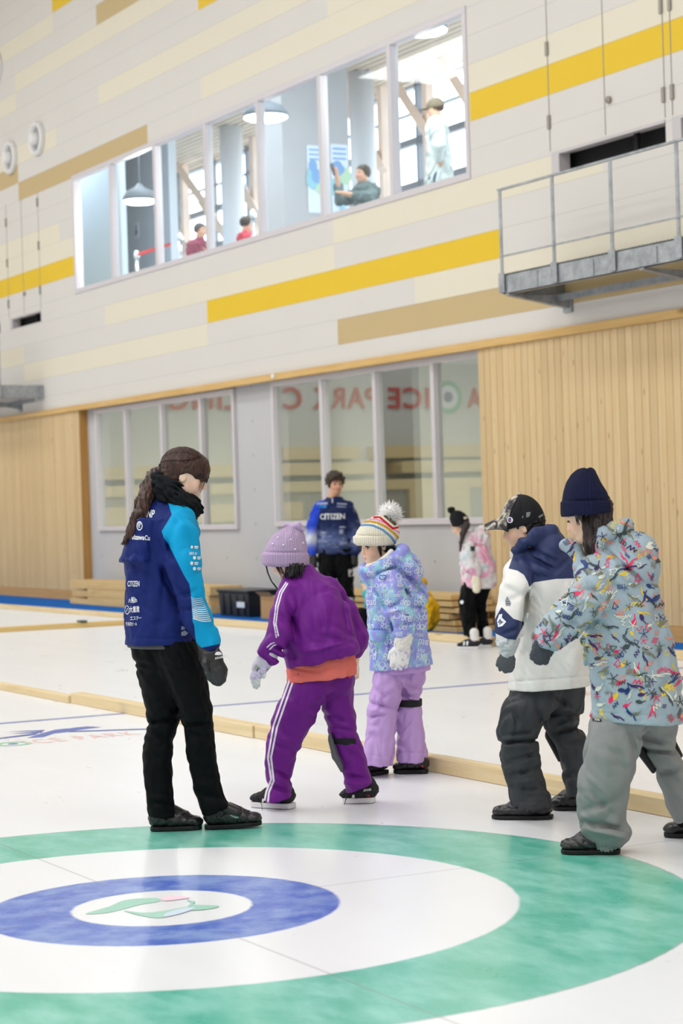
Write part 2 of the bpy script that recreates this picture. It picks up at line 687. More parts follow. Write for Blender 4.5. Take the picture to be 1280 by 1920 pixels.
def window(name, x0, x1, z0, z1, mull, y, glass, fw, label, depth=0.09):
    o = structure(empty(name, ((x0 + x1) / 2, y, z0)), label)
    mb = MB()
    L = lambda v: v - (x0 + x1) / 2
    H = z1 - z0
    mb.box(L(x0), L(x1), -0.015, depth, 0, fw).box(L(x0), L(x1), -0.015, depth, H - fw, H)
    for xa, xb in [(x0, x0 + fw), (x1 - fw, x1)] + [(m - fw * 0.55, m + fw * 0.55) for m in mull]:
        mb.box(L(xa), L(xb), -0.014, depth, fw, H - fw)
    mb.build('window_frame', frame_m, o, False, 0.004)['kind'] = 'structure'
    ed = [x0] + list(mull) + [x1]
    for a, b in zip(ed[:-1], ed[1:]):
        p = MB().box(L(a) + fw * 0.5, L(b) - fw * 0.5, depth * 0.45, depth * 0.45 + 0.008, fw * 0.7, H - fw * 0.7).build('pane', glass, o)
        p['kind'] = 'structure'
    return o


window('window_1', -23.32, -11.82, 4.77, 6.60, [-21.77, -20.12, -18.41, -16.82, -15.14, -13.46], YW, glass_up, 0.075,
       'long upstairs window strip of seven panes with people behind it')
window('window_2', WL[0], WL[1], WL[2], WL[3], [-21.78, -20.44, -19.10], YR - 0.03, glass_low, 0.07,
       'ground-floor window of four panes left of the concrete pier')
window('window_3', WRr[0], WRr[1], WRr[2], WRr[3], [-15.56, -14.24, -12.93], YR - 0.03, glass_low, 0.07,
       'ground-floor window right of the concrete pier reflecting red letters')

# ---- dim rooms behind the ground-floor windows
room = MB()
ry0, ry1 = YR + 0.2, YR + 4.2
room.quad((X0, ry1, 0), (X1, ry1, 0), (X1, ry1, 3.3), (X0, ry1, 3.3))
room.quad((X0, ry0, 3.25), (X1, ry0, 3.25), (X1, ry1, 3.25), (X0, ry1, 3.25))
for xw in (-24.5, -17.45, -10.5):
    room.box(xw - 0.05, xw + 0.05, ry0, ry1, 0, 3.25)
structure(room.build('wall_inner_rooms', plain('inner_room_grey', (192, 192, 184), 0.8)), 'dim grey rooms behind the ground-floor windows')
for xr in (-21.0, -14.0):
    o = structure(empty('room_ceiling_lamp', (xr, ry0 + 2.2, 3.2)), 'ceiling lamp in a room behind the ground-floor windows')
    MB().box(-1.2, 1.2, -.15, .15, 0, .045).build('lamp_body', plain('room_lamp', (220, 220, 215), .5), o)
    area_light('room_lamp_light', (xr, ry0 + 2.2, 3.15), 2.4, 0.3, 170.0)
nk = MB().box(-16.6, -15.8, ry0 + 1.2, ry0 + 1.3, 0.0, 3.25).build('wall_inner_partition', plain('inner_dark', (90, 92, 88), 0.8))
structure(nk, 'dark partition in the room behind the right ground-floor window')

# ---- the rest of the hall: end wall with the sign, opposite wall, ceiling
hall_m = concrete_mat('hall_wall', (225, 224, 220), False)
warm = wood('gallery_timber', (226, 198, 144), (236, 212, 160), 1.0, 'Y', 0.5, False)
structure(MB().box(X0 - 0.2, X0, Y0, YW, 0, CEIL_Z).build('wall_end', hall_m), 'far end wall of the hall')
structure(MB().box(X1, X1 + 0.2, Y0, YW, 0, CEIL_Z).build('wall_near', hall_m), 'near end wall of the hall')
structure(MB().box(X0, X1, Y0 - 0.2, Y0, 0, CEIL_Z).build('wall_opposite', hall_m), 'wall opposite the windows')
cl = structure(MB().box(X0, X1, Y0, YW, CEIL_Z, CEIL_Z + 0.2).build('ceiling', plain('ceiling_white', (222, 216, 206), 0.8)), 'hall ceiling')
lamp_m = emit('lamp_diffuser', (255, 250, 242), 1.5)
case_m = plain('lamp_case', (230, 230, 230), 0.5)
for lx, ly in LAMP_SPOTS:
    o = empty('ceiling_lamp', (lx, ly, CEIL_Z - 0.2))
    tag(o, 'long white ceiling lamp panel above the ice', 'lamp', 'ceiling lamps')
    MB().box(-3.05, 3.05, -1.15, 1.15, 0.0, 0.2).build('lamp_housing', case_m, o)
    MB().box(-3.0, 3.0, -1.1, 1.1, -0.012, -0.002).build('diffuser', lamp_m, o)

gal = empty('gallery_bench', (X0, -5, 0))
tag(gal, 'stepped pale timber gallery fronts along the far end wall', 'bench')
ga = lambda ya, yb, za, zb, dx: MB().box(0.01, dx, ya + 5, yb + 5, za, zb).build('timber_front', warm, gal)
ga(-10.5, -6.4, 2.62, 2.95, 0.5)
ga(-5.9, -3.6, 2.62, 2.95, 0.5)
ga(-10.5, -6.95, 2.2, 2.52, 0.9)
ga(-6.3, 4.0, 2.2, 2.52, 0.9)
ga(-12.5, 6.0, 1.76, 2.03, 1.3)
ga(-8.8, -6.9, 0.75, 1.76, 1.35)
ga(-3.6, 3.0, 1.05, 1.5, 1.5)
pan = lambda c: plain('gallery_paint_%d' % c[0], c, 0.7)
MB().box(0.01, 1.2, -6.5, 11, 0.0, 1.76).build('gallery_base', pan((176, 170, 156)), gal)
MB().box(1.5, 1.56, -5.6, 9, 0.0, 0.75).build('gallery_red_boards', pan((196, 120, 96)), gal)

sign = empty('wall_sign', (X0 + 0.02, -5.0, 4.0))
tag(sign, 'red lettering with a round green emblem on the far end wall', 'sign')
m_red = plain('sign_red', (214, 84, 80), 0.4)


def sign_text(txt, ya, yb, h=0.58):
    me = text_mesh(txt, h / 0.73, 0.0, 0.012, 1.1, 0.02)
    mn, mx = min(v.co.x for v in me.vertices), max(v.co.x for v in me.vertices)
    for v in me.vertices:
        v.co = (0.03 + v.co.z, ya + 5 + (v.co.x - mn) / (mx - mn) * (yb - ya), v.co.y)
    me.materials.append(m_red)
    return new_obj('lettering', me, sign)


sign_text('KARUIZAWA', -14.0 + 0.15, -9.62)
sign_text('ICE', -8.38, -7.08)
sign_text('PARK', -6.72, -4.75)
sign_text('CURLING', -4.42, -0.55)
for nm, r0, r1, c in (('emblem_ring', 0.32, 0.46, (140, 198, 164)), ('emblem_field', 0.0005, 0.32, (236, 236, 240)), ('emblem_mark', 0.0005, 0.15, (120, 124, 160))):
    mb = MB()
    dx = {'emblem_ring': 0.02, 'emblem_field': 0.025, 'emblem_mark': 0.035}[nm]
    for p in disc(-9.0 + 5, 0.29, r0, r1):
        mb.add([(dx, y, z) for y, z in p], [(0, 1, 2, 3)])
    mb.build(nm, plain(nm, c, 0.5), sign)

# ---- blue walkway carpet
def carpet_mat():
    g = N('blue_carpet')
    o = g.obj()
    n = g.noise(o, 160, 3, 0.7)
    g.bump(n, 0.4, 0.004)
    return g.done(g.mix(n, rgb(16, 92, 178), rgb(30, 112, 200)), 0.9, 0.1)


cpm = MB()
cpm.add([(x, y, z) for z in (0.001, 0.012) for x, y in ((-36, 7.02), (X1 - 0.1, 8.3), (X1 - 0.1, YW - 0.016), (-36, YW - 0.016))], [(0, 3, 2, 1), (4, 5, 6, 7), (0, 1, 5, 4), (1, 2, 6, 5), (2, 3, 7, 6), (3, 0, 4, 7)])
cp = cpm.build('carpet', carpet_mat())
tag(cp, 'long blue carpet strip along the foot of the wall', 'carpet')

# ---- timber dividers on the ice
div_m = wood('divider_timber', (214, 188, 140), (232, 212, 172), 1.0, 'X', 0.5, True)
div_y = wood('cross_timber', (214, 178, 110), (228, 196, 134), 1.0, 'Y', 0.5, True)


def beam(x0, x1, y0, y1, h, label, mat=None):
    k = 0.0224 if x1 - x0 > 1 and y0 > 7 else 0.0      # the carpet edge runs slightly askew to the sheets
    mbm = MB().box(x0, x1, y0, y1, 0.001, h)
    mbm.v = [(x, y + k * (x + 22.5), z) for x, y, z in mbm.v]
    o = mbm.build('timber_divider', mat or div_m, None, False, 0.004)
    tag(o, label, 'beam', 'timber dividers on the ice')
    return o


beam(-12.9, -7.40, 2.485, 2.555, 0.052, 'low thin timber divider on the near ice, ending left of the ponytailed woman')
beam(-7.385, -4.42, 2.50, 2.60, 0.075, 'thick timber divider passing behind the ponytailed woman')
beam(-4.41, -2.45, 2.512, 2.612, 0.075, 'timber divider behind the child in purple, ending at the lilac trousers')
beam(-2.44, 1.6, 2.52, 2.62, 0.075, 'timber divider behind the two children at the right')
beam(-16.6, -16.5, 4.6, 7.30, 0.06, 'timber beam lying across the far ice, left background', div_y)
beam(-19.5, -16.62, 7.19, 7.29, 0.06, 'edge timber along the blue carpet left of the cross beam')
beam(-31, -19.52, 7.19, 7.29, 0.06, 'edge timber along the blue carpet at the far left')
beam(-16.48, -11.0, 7.19, 7.29, 0.075, 'edge timber along the blue carpet behind the child in purple')
beam(-10.98, -4.5, 7.33, 7.43, 0.075, 'edge timber along the blue carpet behind the pink hooded child')
sp = MB().box(-16.62, -16.48, 6.12, 6.20, 0.061, 0.085).build('beam_clip', plain('clip_green', (60, 90, 80), 0.5))
tag(sp, 'small dark green clip on the cross beam at far left', 'clip')


# ================================================================== FITTINGS ON THE WALL
galv = N('galvanised_steel')
_o = galv.obj()
galv = galv.done(galv.mix(galv.ramp(galv.noise(_o, 9, 5, 0.7), [(0.3, (0, 0, 0, 1)), (0.75, (1, 1, 1, 1))]), rgb(136, 140, 144), rgb(186, 190, 194)), 0.42, 0.5, 0.55)
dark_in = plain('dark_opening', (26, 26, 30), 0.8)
slot_fr = plain('slot_frame', (196, 190, 192), 0.4, 0.4)


def slot(name, x0, x1, z0, z1, label):
    o = structure(empty(name, (x0, YW, z0)), label)
    w, h = x1 - x0, z1 - z0
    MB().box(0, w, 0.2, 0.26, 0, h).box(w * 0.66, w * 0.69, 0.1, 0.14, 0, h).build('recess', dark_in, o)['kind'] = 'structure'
    MB().box(0, 0.13, -0.012, 0.12, 0, h).box(0.13, w, -0.012, 0.06, h - 0.028, h).build('slot_frame', slot_fr, o)['kind'] = 'structure'
    return o


slot('window_4', -10.31, -8.49, 4.575, 4.79, 'dark slot opening above the right balcony')
slot('window_5', -8.38, -6.6, 4.575, 4.79, 'dark slot opening cut by the right edge of the frame')
slot('window_6', -26.36, -24.88, 4.495, 4.68, 'dark slot opening at the far left of the wall')
slot('window_7', -28.2, -26.88, 4.495, 4.68, 'dark slot opening cut by the left edge of the frame')

seam_m = plain('door_seam', (150, 144, 138), 0.6)
hinge_m = plain('hinge_steel', (150, 142, 132), 0.4, 0.5, 0.3)


def access_door(name, xa, xm, xb, z0, z1, hinges, knob, label):
    o = structure(empty(name, (xa, YW, z0)), label)
    mb = MB()
    for x in (xa, xm, xb):
        mb.box(x - xa - 0.006, x - xa + 0.006, -0.003, 0.001, 0, z1 - z0)
    mb.build('leaf_gap', seam_m, o)['kind'] = 'structure'
    for hx, hz in hinges:
        h = MB().box(hx - xa - 0.022, hx - xa + 0.022, -0.02, -0.003, hz - z0 - 0.07, hz - z0 + 0.07).build('hinge', hinge_m, o, False, 0.004)
        h['kind'] = 'structure'
    kx, kz = knob
    p = [(0.001, -0.03), (0.034, -0.028), (0.036, -0.012), (0.03, -0.002)]
    k = MB()
    n = 16
    k.add([(kx - xa + r * math.cos(2 * PI * i / n), y, kz - z0 + r * math.sin(2 * PI * i / n)) for r, y in p for i in range(n)],
          [(a * n + i, a * n + (i + 1) % n, (a + 1) * n + (i + 1) % n, (a + 1) * n + i) for a in range(3) for i in range(n)])
    k.build('knob', hinge_m, o, True)['kind'] = 'structure'


access_door('door_1', -10.34, -9.41, -8.49, 4.81, 6.75, [(-10.34, 5.83), (-10.34, 5.10), (-8.50, 5.83), (-8.50, 5.02)], (-9.33, 5.13), 'pair of flush access doors above the right balcony')
access_door('door_2', -8.38, -7.45, -6.6, 4.81, 6.75, [(-8.37, 5.83), (-8.37, 5.02)], (-7.37, 5.13), 'flush access door at the right edge of the frame')
access_door('door_3', -26.4, -25.66, -24.87, 4.69, 6.6, [(-24.87, 6.42), (-24.87, 5.72), (-24.87, 5.0), (-26.4, 5.62), (-26.4, 4.93), (-26.4, 6.3)], (-25.6, 5.02), 'pair of flush access doors at the left edge of the wall')


def balcony(name, xs, yf, zd, rail_h, brackets, label):
    """cantilevered steel walkway: channel edge, grating, posts, rails, raking brackets"""
    o = empty(name, (xs[0], YW, zd))
    tag(o, label, 'balcony')
    X = lambda v: v - xs[0]
    yb = yf - YW
    d = 0.19
    L = X(xs[-1])
    ch = MB().box(0, L, yb, yb + 0.008, -d, 0).box(0, L, yb, yb + 0.06, -d, -d + 0.008).box(0, L, yb, yb + 0.06, -0.008, 0)
    ch.box(0, 0.008, yb, -0.002, -d, 0).box(L - 0.008, L, yb, -0.002, -d, 0)
    ch.build('edge_channel', galv, o)
    gr = MB()
    n = int(L / 0.05)
    for i in range(n + 1):
        gr.box(i * L / n - 0.003, i * L / n + 0.003, yb + 0.01, -0.004, -0.03, 0.012)
    for y in (0.25, 0.5, 0.75):
        gr.box(0.01, L - 0.01, yb * y - 0.004, yb * y + 0.004, -0.025, 0.008)
    gr.build('grating_deck', galv, o)
    for x in xs:
        MB().box(X(x) - 0.022, X(x) + 0.022, yb - 0.012, yb - 0.001, -d * 0.95, rail_h).box(X(x) - 0.05, X(x) + 0.05, yb - 0.020, yb - 0.0125, -d * 0.9, 0.02).build('post', galv, o, False, 0.002)
    MB().box(-0.03, L + 0.03, yb - 0.02, yb + 0.02, rail_h - 0.004, rail_h + 0.014).build('top_rail', galv, o)
    MB().box(-0.02, L, yb - 0.024, yb - 0.0125, 0.17, 0.182).build('knee_rail', galv, o)
    for i in range(len(xs) - 1):
        x = X((xs[i] * 0.35 + xs[i + 1] * 0.65))
        MB().box(x - 0.02, x + 0.02, yb - 0.008, yb - 0.0005, -d * 0.9, -0.03).build('splice_plate', galv, o)
    for x in brackets:
        b = MB()
        x0 = X(x)
        b.add([(x0 + s, y, z) for s in (0, 0.07) for y, z in ((yb, -d), (-0.003, -d - 0.02), (-0.003, -d - 0.13), (yb, -d - 0.015))],
              [(0, 1, 2, 3), (7, 6, 5, 4), (0, 4, 5, 1), (1, 5, 6, 2), (2, 6, 7, 3), (3, 7, 4, 0)])
        b.box(x0 - 0.04, x0 + 0.11, -0.02, -0.002, -d - 0.17, -d + 0.03)
        b.build('bracket', galv, o)
    MB().box(0, L, -0.16, -0.10, -d - 0.06, -d + 0.0).build('stringer', galv, o)
    return o


balcony('balcony', [-10.17, -9.28, -8.37, -7.42, -6.5], 8.13, 3.545, 0.82, [-10.14, -8.0], 'galvanised steel walkway balcony with railing at upper right')
balcony('balcony', [-29.8, -28.6, -27.4, -26.0, -24.85], 8.12, 3.45, 1.32, [-26.0], 'galvanised steel walkway balcony cut by the left edge')

vent_w = plain('vent_white', (228, 226, 224), 0.4, 0.4)
vent_d = plain('vent_grey', (150, 148, 150), 0.5)
for cx, cz, lab in ((-26.03, 7.33, 'lower left round white air nozzle on the striped wall'), (-24.73, 7.42, 'right one of the round white air nozzles on the striped wall'), (-26.62, 8.95, 'round white air nozzle cut by the left edge of the frame')):
    o = empty('air_nozzle', (cx, YW, cz))
    tag(o, lab, 'air vent', 'round air nozzles high on the wall')
    n = 32

    def ring(prof, nm, m):
        mb = MB()
        mb.add([(r * math.cos(2 * PI * i / n), y, r * math.sin(2 * PI * i / n)) for r, y in prof for i in range(n)],
               [(a * n + i, a * n + (i + 1) % n, (a + 1) * n + (i + 1) % n, (a + 1) * n + i) for a in range(len(prof) - 1) for i in range(n)])
        mb.build(nm, m, o, True)
    ring([(0.27, -0.002), (0.275, -0.05), (0.25, -0.09), (0.215, -0.075), (0.20, -0.02)], 'rim', vent_w)
    ring([(0.20, -0.02), (0.12, -0.05), (0.0005, -0.06)], 'bowl', vent_d)
    ring([(0.10, -0.055), (0.085, -0.14), (0.05, -0.15), (0.0005, -0.15)], 'jet', vent_w)

# ================================================================== UPSTAIRS LOBBY
LF, LC, LY = 4.4, 8.1, 14.0
lob_wall = concrete_mat('lobby_concrete', (176, 178, 182), False)
lob_ceil = wood('lobby_slats', (214, 196, 176), (226, 212, 194), 1.0, 'X', 0.6, False)
structure(MB().box(X0, X1, YW + 0.15, LY + 3, LF - 0.1, LF).build('lobby_floor', plain('lobby_floor_grey', (170, 172, 176), 0.4)), 'floor of the upstairs lobby')
mb = MB().box(X0, X1, YW + 0.3, LY + 0.2, LC + 0.06, LC + 0.2)
for i in range(34):
    y = YW + 0.35 + i * 0.155
    mb.box(X0, X1, y, y + 0.10, LC, LC + 0.06)
structure(mb.build('lobby_ceiling', lob_ceil), 'slatted timber ceiling of the lobby')
structure(MB().box(X0, X1, YW + 0.02, YW + 0.3, 6.62, LC + 0.2).build('lobby_lintel', lob_wall), 'wall strip over the upstairs windows')
mb = MB().box(-31.9, -31.7, YW + 0.3, LY, LF, LC).box(-31.7, -25.6, 11.5, 11.65, LF, LC)
structure(mb.build('lobby_wall_left', concrete_mat('lobby_concrete_pale', (214, 222, 230), False)), 'grey board-marked wall at the left of the lobby')
structure(MB().box(-31.65, -24.65, 10.2, 10.3, LF, LC).build('lobby_panel_white', plain('lobby_white', (196, 210, 222), 0.6)), 'white wall panel at the left of the lobby')
structure(MB().box(-20.95, -20.34, 11.0, 12.12, LF, LC).build('lobby_partition', lob_wall), 'concrete partition with posters in the lobby')
# glazed far side of the lobby
mul = plain('curtain_wall_grey', (120, 128, 138), 0.4, 0.4)
gl = structure(empty('window_8', (-20, LY, LF)), 'bright glazed far side of the upstairs lobby')
mb = MB()
for x in np.arange(-37, 2, 1.55):
    mb.box(x + 20 - 0.03, x + 20 + 0.03, 0, 0.12, 0, LC - LF)
for i, z in enumerate((0.02, 0.62, 1.25, 2.05, 2.75, 3.2, 3.62)):
    h = 0.11 if i in (3, 4) else 0.03
    mb.box(-17, 22, 0.01, 0.11, z - h / 2, z + h / 2)
mb.build('mullions', mul, gl)['kind'] = 'structure'
brace_m = wood('brace_timber', (238, 214, 196), (244, 226, 212), 1.0, 'Z', 0.5, False)
col_m = plain('lobby_column', (222, 226, 232), 0.5)
def wp(px, py, Y):
    """point of the line of sight through (px, py) where it meets the upright plane y = Y"""
    d = (px - 640) / FPX * RT - (py - 960) / FPX * UP + FW
    return CAM + (Y - CAM[1]) / d[1] * d


for xa, ya, xb, yb in ((308, 402, 351, 470), (330, 308, 384, 384), (396, 405, 425, 446), (440, 325, 480, 402), (645, 190, 700, 290), (738, 152, 802, 252), (837, 126, 873, 184), (255, 330, 300, 400)):
    a, b_ = wp(xa, ya, LY - .4), wp(xb, yb, LY - .4)
    e = unit3 = (b_ - a) / np.linalg.norm(b_ - a)
    o = structure(empty('timber_brace', a), 'raking timber brace in front of the bright lobby glazing')
    MB().tube([-e * .5, (b_ - a) + e * .4], .10, 4).build('brace', brace_m, o)
for px in (342, 388, 475, 718, 803):
    p = wp(px, 300, LY - .25)
    st_ = MB().box(p[0] - .07, p[0] + .07, LY - .3, LY - .16, LF, LC).build('timber_stud', brace_m)
    structure(st_, 'upright timber stud of the lobby glazing')
for px in (434, 681):
    p = wp(px, 300, 12.9)
    structure(MB().lathe([(0.2, LF), (0.2, LC)], p[0], p[1]).build('lobby_column', col_m, None, True), 'round white column in the lobby')

for lx in (-28.0, -22.0, -16.0):  # added fill lamps with made-up casings, hidden above the window head, brighten the lobby
    o = structure(empty('lobby_fill_lamp', (lx, 9.75, LC - .09)), 'added fill lamp under the lobby ceiling, out of view')
    MB().box(-2.6, 2.6, -.4, .4, 0.01, .085).build('lamp_body', plain('room_lamp', (220, 220, 215), .5), o)
    area_light('lobby_fill_light', (lx, 9.75, LC - .1), 5.0, .7, 130.0, (0.9, 0.96, 1.0))
pen_em = emit('pendant_glow', (255, 248, 236), 5.0)
pen_m = plain('pendant_shell', (120, 128, 136), 0.5)


def pendant(px, py, Y, r, label):
    d = (px - 640) / FPX * RT - (py - 960) / FPX * UP + FW
    t = (Y - CAM[1]) / d[1]
    p = CAM + t * d
    o = empty('pendant_lamp', p)
    tag(o, label, 'pendant lamp', 'pendant lamps in the lobby')
    ld = bpy.data.lights.new('pendant_light', 'POINT')
    ld.energy, ld.shadow_soft_size, ld.color = 60.0, 0.12, (1, 0.97, 0.92)
    lo_ = bpy.data.objects.new('pendant_light', ld)
    COL.objects.link(lo_)
    lo_.location = (p[0], p[1], p[2] - .2)
    MB().lathe([(r, 0.0), (r, 0.05), (r * 0.8, 0.14), (r * 0.3, 0.2), (0.03, 0.26)]).build('shade', pen_m, o, True)
    MB().lathe([(r * 0.2, -0.05), (r * 0.75, -0.045), (r * 0.97, -0.02), (r * 0.97, -0.002)]).build('diffuser', pen_em, o, True)
    MB().tube([(0, 0, 0.25), (0, 0, LC - p[2] - 0.002)], 0.012, 6).build('stem', pen_m, o)


pendant(262, 376, 9.6, 0.26, 'pendant lamp behind the second upstairs pane from left')
pendant(498, 219, 9.9, 0.31, 'pendant lamp behind the post between fourth and fifth upstairs panes')
pendant(795, 56, 9.4, 0.27, 'pendant lamp behind the rightmost upstairs pane')

# posters, sign, stanchions
post_m = plain('poster_paper', (206, 220, 236), 0.5)


def poster(ya, yb, za, zb, seed, label):
    x = -20.34
    o = empty('poster', (x, (ya + yb) / 2, za))
    tag(o, label, 'poster')
    w, h = (yb - ya) / 2, zb - za
    MB().box(0.002, 0.012, -w, w, 0, h).build('sheet', post_m, o)
    r = random.Random(seed)
    mb = MB()
    for i in range(7):
        cy, cz, s = r.uniform(-w * 0.7, w * 0.7), r.uniform(h * 0.1, h * 0.7), r.uniform(0.05, 0.14)
        mb.add([(0.0135 + .0012 * i, cy + s * math.cos(a) * 0.8, cz + s * math.sin(a)) for a in np.linspace(0, 2 * PI, 14)[:-1]], [tuple(range(13))], i % 3)
    for i in range(3):
        mb.box(0.0125, 0.013, -w * 0.8, w * 0.8, h * (0.78 + 0.07 * i), h * (0.81 + 0.07 * i), 0)
    mb.build('print', [plain('poster_blue', (120, 160, 206), 0.5), plain('poster_green', (176, 206, 178), 0.5), plain('poster_teal', (140, 190, 206), 0.5)], o)


poster(11.40, 11.68, 5.72, 6.72, 3, 'left one of the two pale blue posters in the lobby')
poster(11.80, 12.09, 5.72, 6.76, 5, 'right one of the two pale blue posters in the lobby')
ws = empty('wall_notice', wp(257, 447, 11.5))
tag(ws, 'small white notice on the grey lobby wall behind the second pane', 'sign')
MB().box(-0.09, 0.09, -0.012, -0.001, 0, 0.28).build('board', plain('notice_white', (226, 232, 238), 0.5), ws)
MB().box(-0.045, 0.045, -0.016, -0.0125, 0.06, 0.16).box(-0.025, 0.025, -0.016, -0.0125, 0.18, 0.23).build('pictogram', plain('notice_grey', (120, 130, 140), 0.5), ws)

chrome = plain('stanchion_chrome', (222, 228, 234), 0.18, 0.5, 0.85)


def stanchion(x, y, label):
    o = empty('stanchion', (x, y, LF))
    tag(o, label, 'stanchion', 'belt stanchions in the lobby')
    MB().lathe([(0.16, 0.001), (0.16, 0.02), (0.04, 0.035), (0.03, 0.05)]).build('base', chrome, o, True)
    MB().lathe([(0.03, 0.045), (0.03, 0.9)]).build('post', chrome, o, True)
    MB().lathe([(0.04, 0.88), (0.045, 0.9), (0.045, 0.97), (0.02, 1.0)]).build('head', chrome, o, True)
    return o


stanchion(-23.35, 9.55, 'left chrome belt post behind the second pane')
s2 = stanchion(-22.75, 9.65, 'chrome belt post with a red belt behind the second pane')
MB().box(0.04, 1.3, -0.003, 0.003, 0.91, 0.96).build('belt', plain('belt_red', (216, 44, 50), 0.6), s2)
stanchion(-20.75, 9.5, 'chrome belt post beside the person in pink in the third pane')
s3 = stanchion(-18.35, 9.5, 'chrome belt post beside the dark-haired person in the fourth pane')

# ================================================================== THINGS ALONG THE FOOT OF THE WALL
lum_m = wood('stacked_lumber', (212, 176, 116), (228, 196, 140), 1.0, 'X', 0.55, True)
lum_end = wood('lumber_end', (206, 164, 104), (186, 142, 84), 1.0, 'Y', 0.6, False)
ORD = ['bottom', 'second from bottom', 'third from bottom', 'fourth from bottom', 'fifth from bottom', 'topmost']


def plank(x0, x1, y0, y1, z0, z1, label, group):
    o = MB().box(x0, x1, y0, y1, z0, z1).build('lumber_plank', lum_m, None, False, 0.004)
    tag(o, label, 'plank', group)


zc = 0.013
for i in range(3):
    plank(-22.7 + 0.1 * (i % 2), -21.98, 8.36, 8.80, zc + i * 0.118, zc + i * 0.118 + 0.085 + 0.03 * (i == 2), ORD[min(i, 2) if i < 2 else 5] + ' short timber in the left lumber stack', 'lumber beside the left cladding')
    plank(-21.95, -19.9, 8.35, 8.82, zc + i * 0.118, zc + i * 0.118 + 0.116, (ORD[i] if i < 2 else 'topmost') + ' long timber behind the ponytailed woman, far piece', 'lumber behind the woman')
    plank(-19.86, -17.62 - 0.05 * (i % 2), 8.35, 8.82, zc + i * 0.118, zc + i * 0.118 + 0.116, (ORD[i] if i < 2 else 'topmost') + ' long timber ending left of the black bin', 'lumber behind the woman')
for i in range(6):
    sh = 0.12 * ((i * 7) % 3)
    plank(-15.3 + sh, -11.5 - sh * 0.6, 8.3 + 0.03 * (i % 2), 8.80, zc + i * 0.066, zc + i * 0.066 + 0.052, ORD[i] + ' plank of the low stack behind the pink hooded child', 'planks under the right window')
    if i < 5:
        for k, x in enumerate((-14.8, -13.4, -11.95)):
            pass

bin_o = empty('storage_bin', (-16.75, 8.5, 0.013))
tag(bin_o, 'black plastic storage bin beside the lumber stack', 'bin')
bk = plain('bin_black', (30, 33, 38), 0.35, 0.4)
mb = MB()
w, d, h = 0.44, 0.24, 0.30
for (a, b, z0, z1) in ((0.94, 1.0, 0, h),):
    mb.add([(-w * a, -d * a, z0), (w * a, -d * a, z0), (w * a, d * a, z0), (-w * a, d * a, z0), (-w, -d, z1), (w, -d, z1), (w, d, z1), (-w, d, z1)],
           [(0, 3, 2, 1), (0, 1, 5, 4), (1, 2, 6, 5), (2, 3, 7, 6), (3, 0, 4, 7), (4, 5, 6, 7)])
for x in (-0.3, -0.1, 0.1, 0.3):
    mb.box(x - 0.02, x + 0.02, -d - 0.012, -d + 0.02, 0.02, h - 0.02)
mb.build('tub', bk, bin_o, False, 0.01)
MB().box(-w - 0.02, w + 0.02, -d - 0.02, d + 0.02, h + 0.001, h + 0.035).build('lid', bk, bin_o, False, 0.012)
MB().box(0.14, 0.36, -d - 0.018, -d - 0.0125, 0.12, 0.19).build('sticker', plain('sticker_white', (214, 222, 230), 0.5), bin_o)
MB().box(-w - 0.03, -w - 0.001, -0.08, 0.08, 0.22, 0.26).build('handle', bk, bin_o)

bx = empty('cardboard_box', (-15.78, 8.42, 0.013))
tag(bx, 'brown cardboard box right of the black bin', 'box')
card = plain('cardboard', (190, 150, 104), 0.8)
MB().box(-0.19, 0.19, -0.16, 0.16, 0, 0.27).build('carton', card, bx, False, 0.004)
MB().box(-0.192, 0.192, -0.03, 0.03, 0.2705, 0.273).build('tape', plain('packing_tape', (206, 178, 136), 0.3), bx)
MB().add([(-0.19, -0.161, 0.271), (0.19, -0.161, 0.271), (0.19, -0.23, 0.33), (-0.19, -0.23, 0.33), (-0.19, -0.165, 0.275), (0.19, -0.165, 0.275), (0.19, -0.234, 0.334), (-0.19, -0.234, 0.334)],
         [(0, 1, 2, 3), (7, 6, 5, 4), (0, 4, 5, 1), (2, 6, 7, 3), (1, 5, 6, 2), (3, 7, 4, 0)]).build('flap', card, bx)


# ================================================================== PEOPLE: signed-distance modelling
RH = np.array([math.cos(YAW), -math.sin(YAW), 0.0])        # level, towards the right of the picture
AW = np.array([math.sin(YAW), math.cos(YAW), 0.0])         # level, away from the camera
ZU = np.array([0.0, 0.0, 1.0])


def pt(px, py, d):
    """point that stands d metres in front of the camera at picture position (px, py)"""
    return CAM + d * (FW + (px - 640) / FPX * RT - (py - 960) / FPX * UP)


def to_px(P):
    q = P - CAM
    z = q @ FW
    return 640 + FPX * (q @ RT) / z, 960 - FPX * (q @ UP) / z, z


def unit(v):
    v = np.asarray(v, float)
    return v / np.linalg.norm(v)


def heading(yaw, pitch=0.0):
    """0 = towards picture right, 90 = away, 180 = left, 270 = towards the camera; pitch bends it downwards"""
    a, b = math.radians(yaw), math.radians(pitch)
    h = math.cos(a) * RH + math.sin(a) * AW
    return unit(h * math.cos(b) - ZU * math.sin(b)), unit(ZU * math.cos(b) + h * math.sin(b))


def smin(a, b, k):
    if k <= 0:
        return np.minimum(a, b)
    h = np.clip(0.5 + 0.5 * (b - a) / k, 0, 1)
    return b + (a - b) * h - k * h * (1 - h)


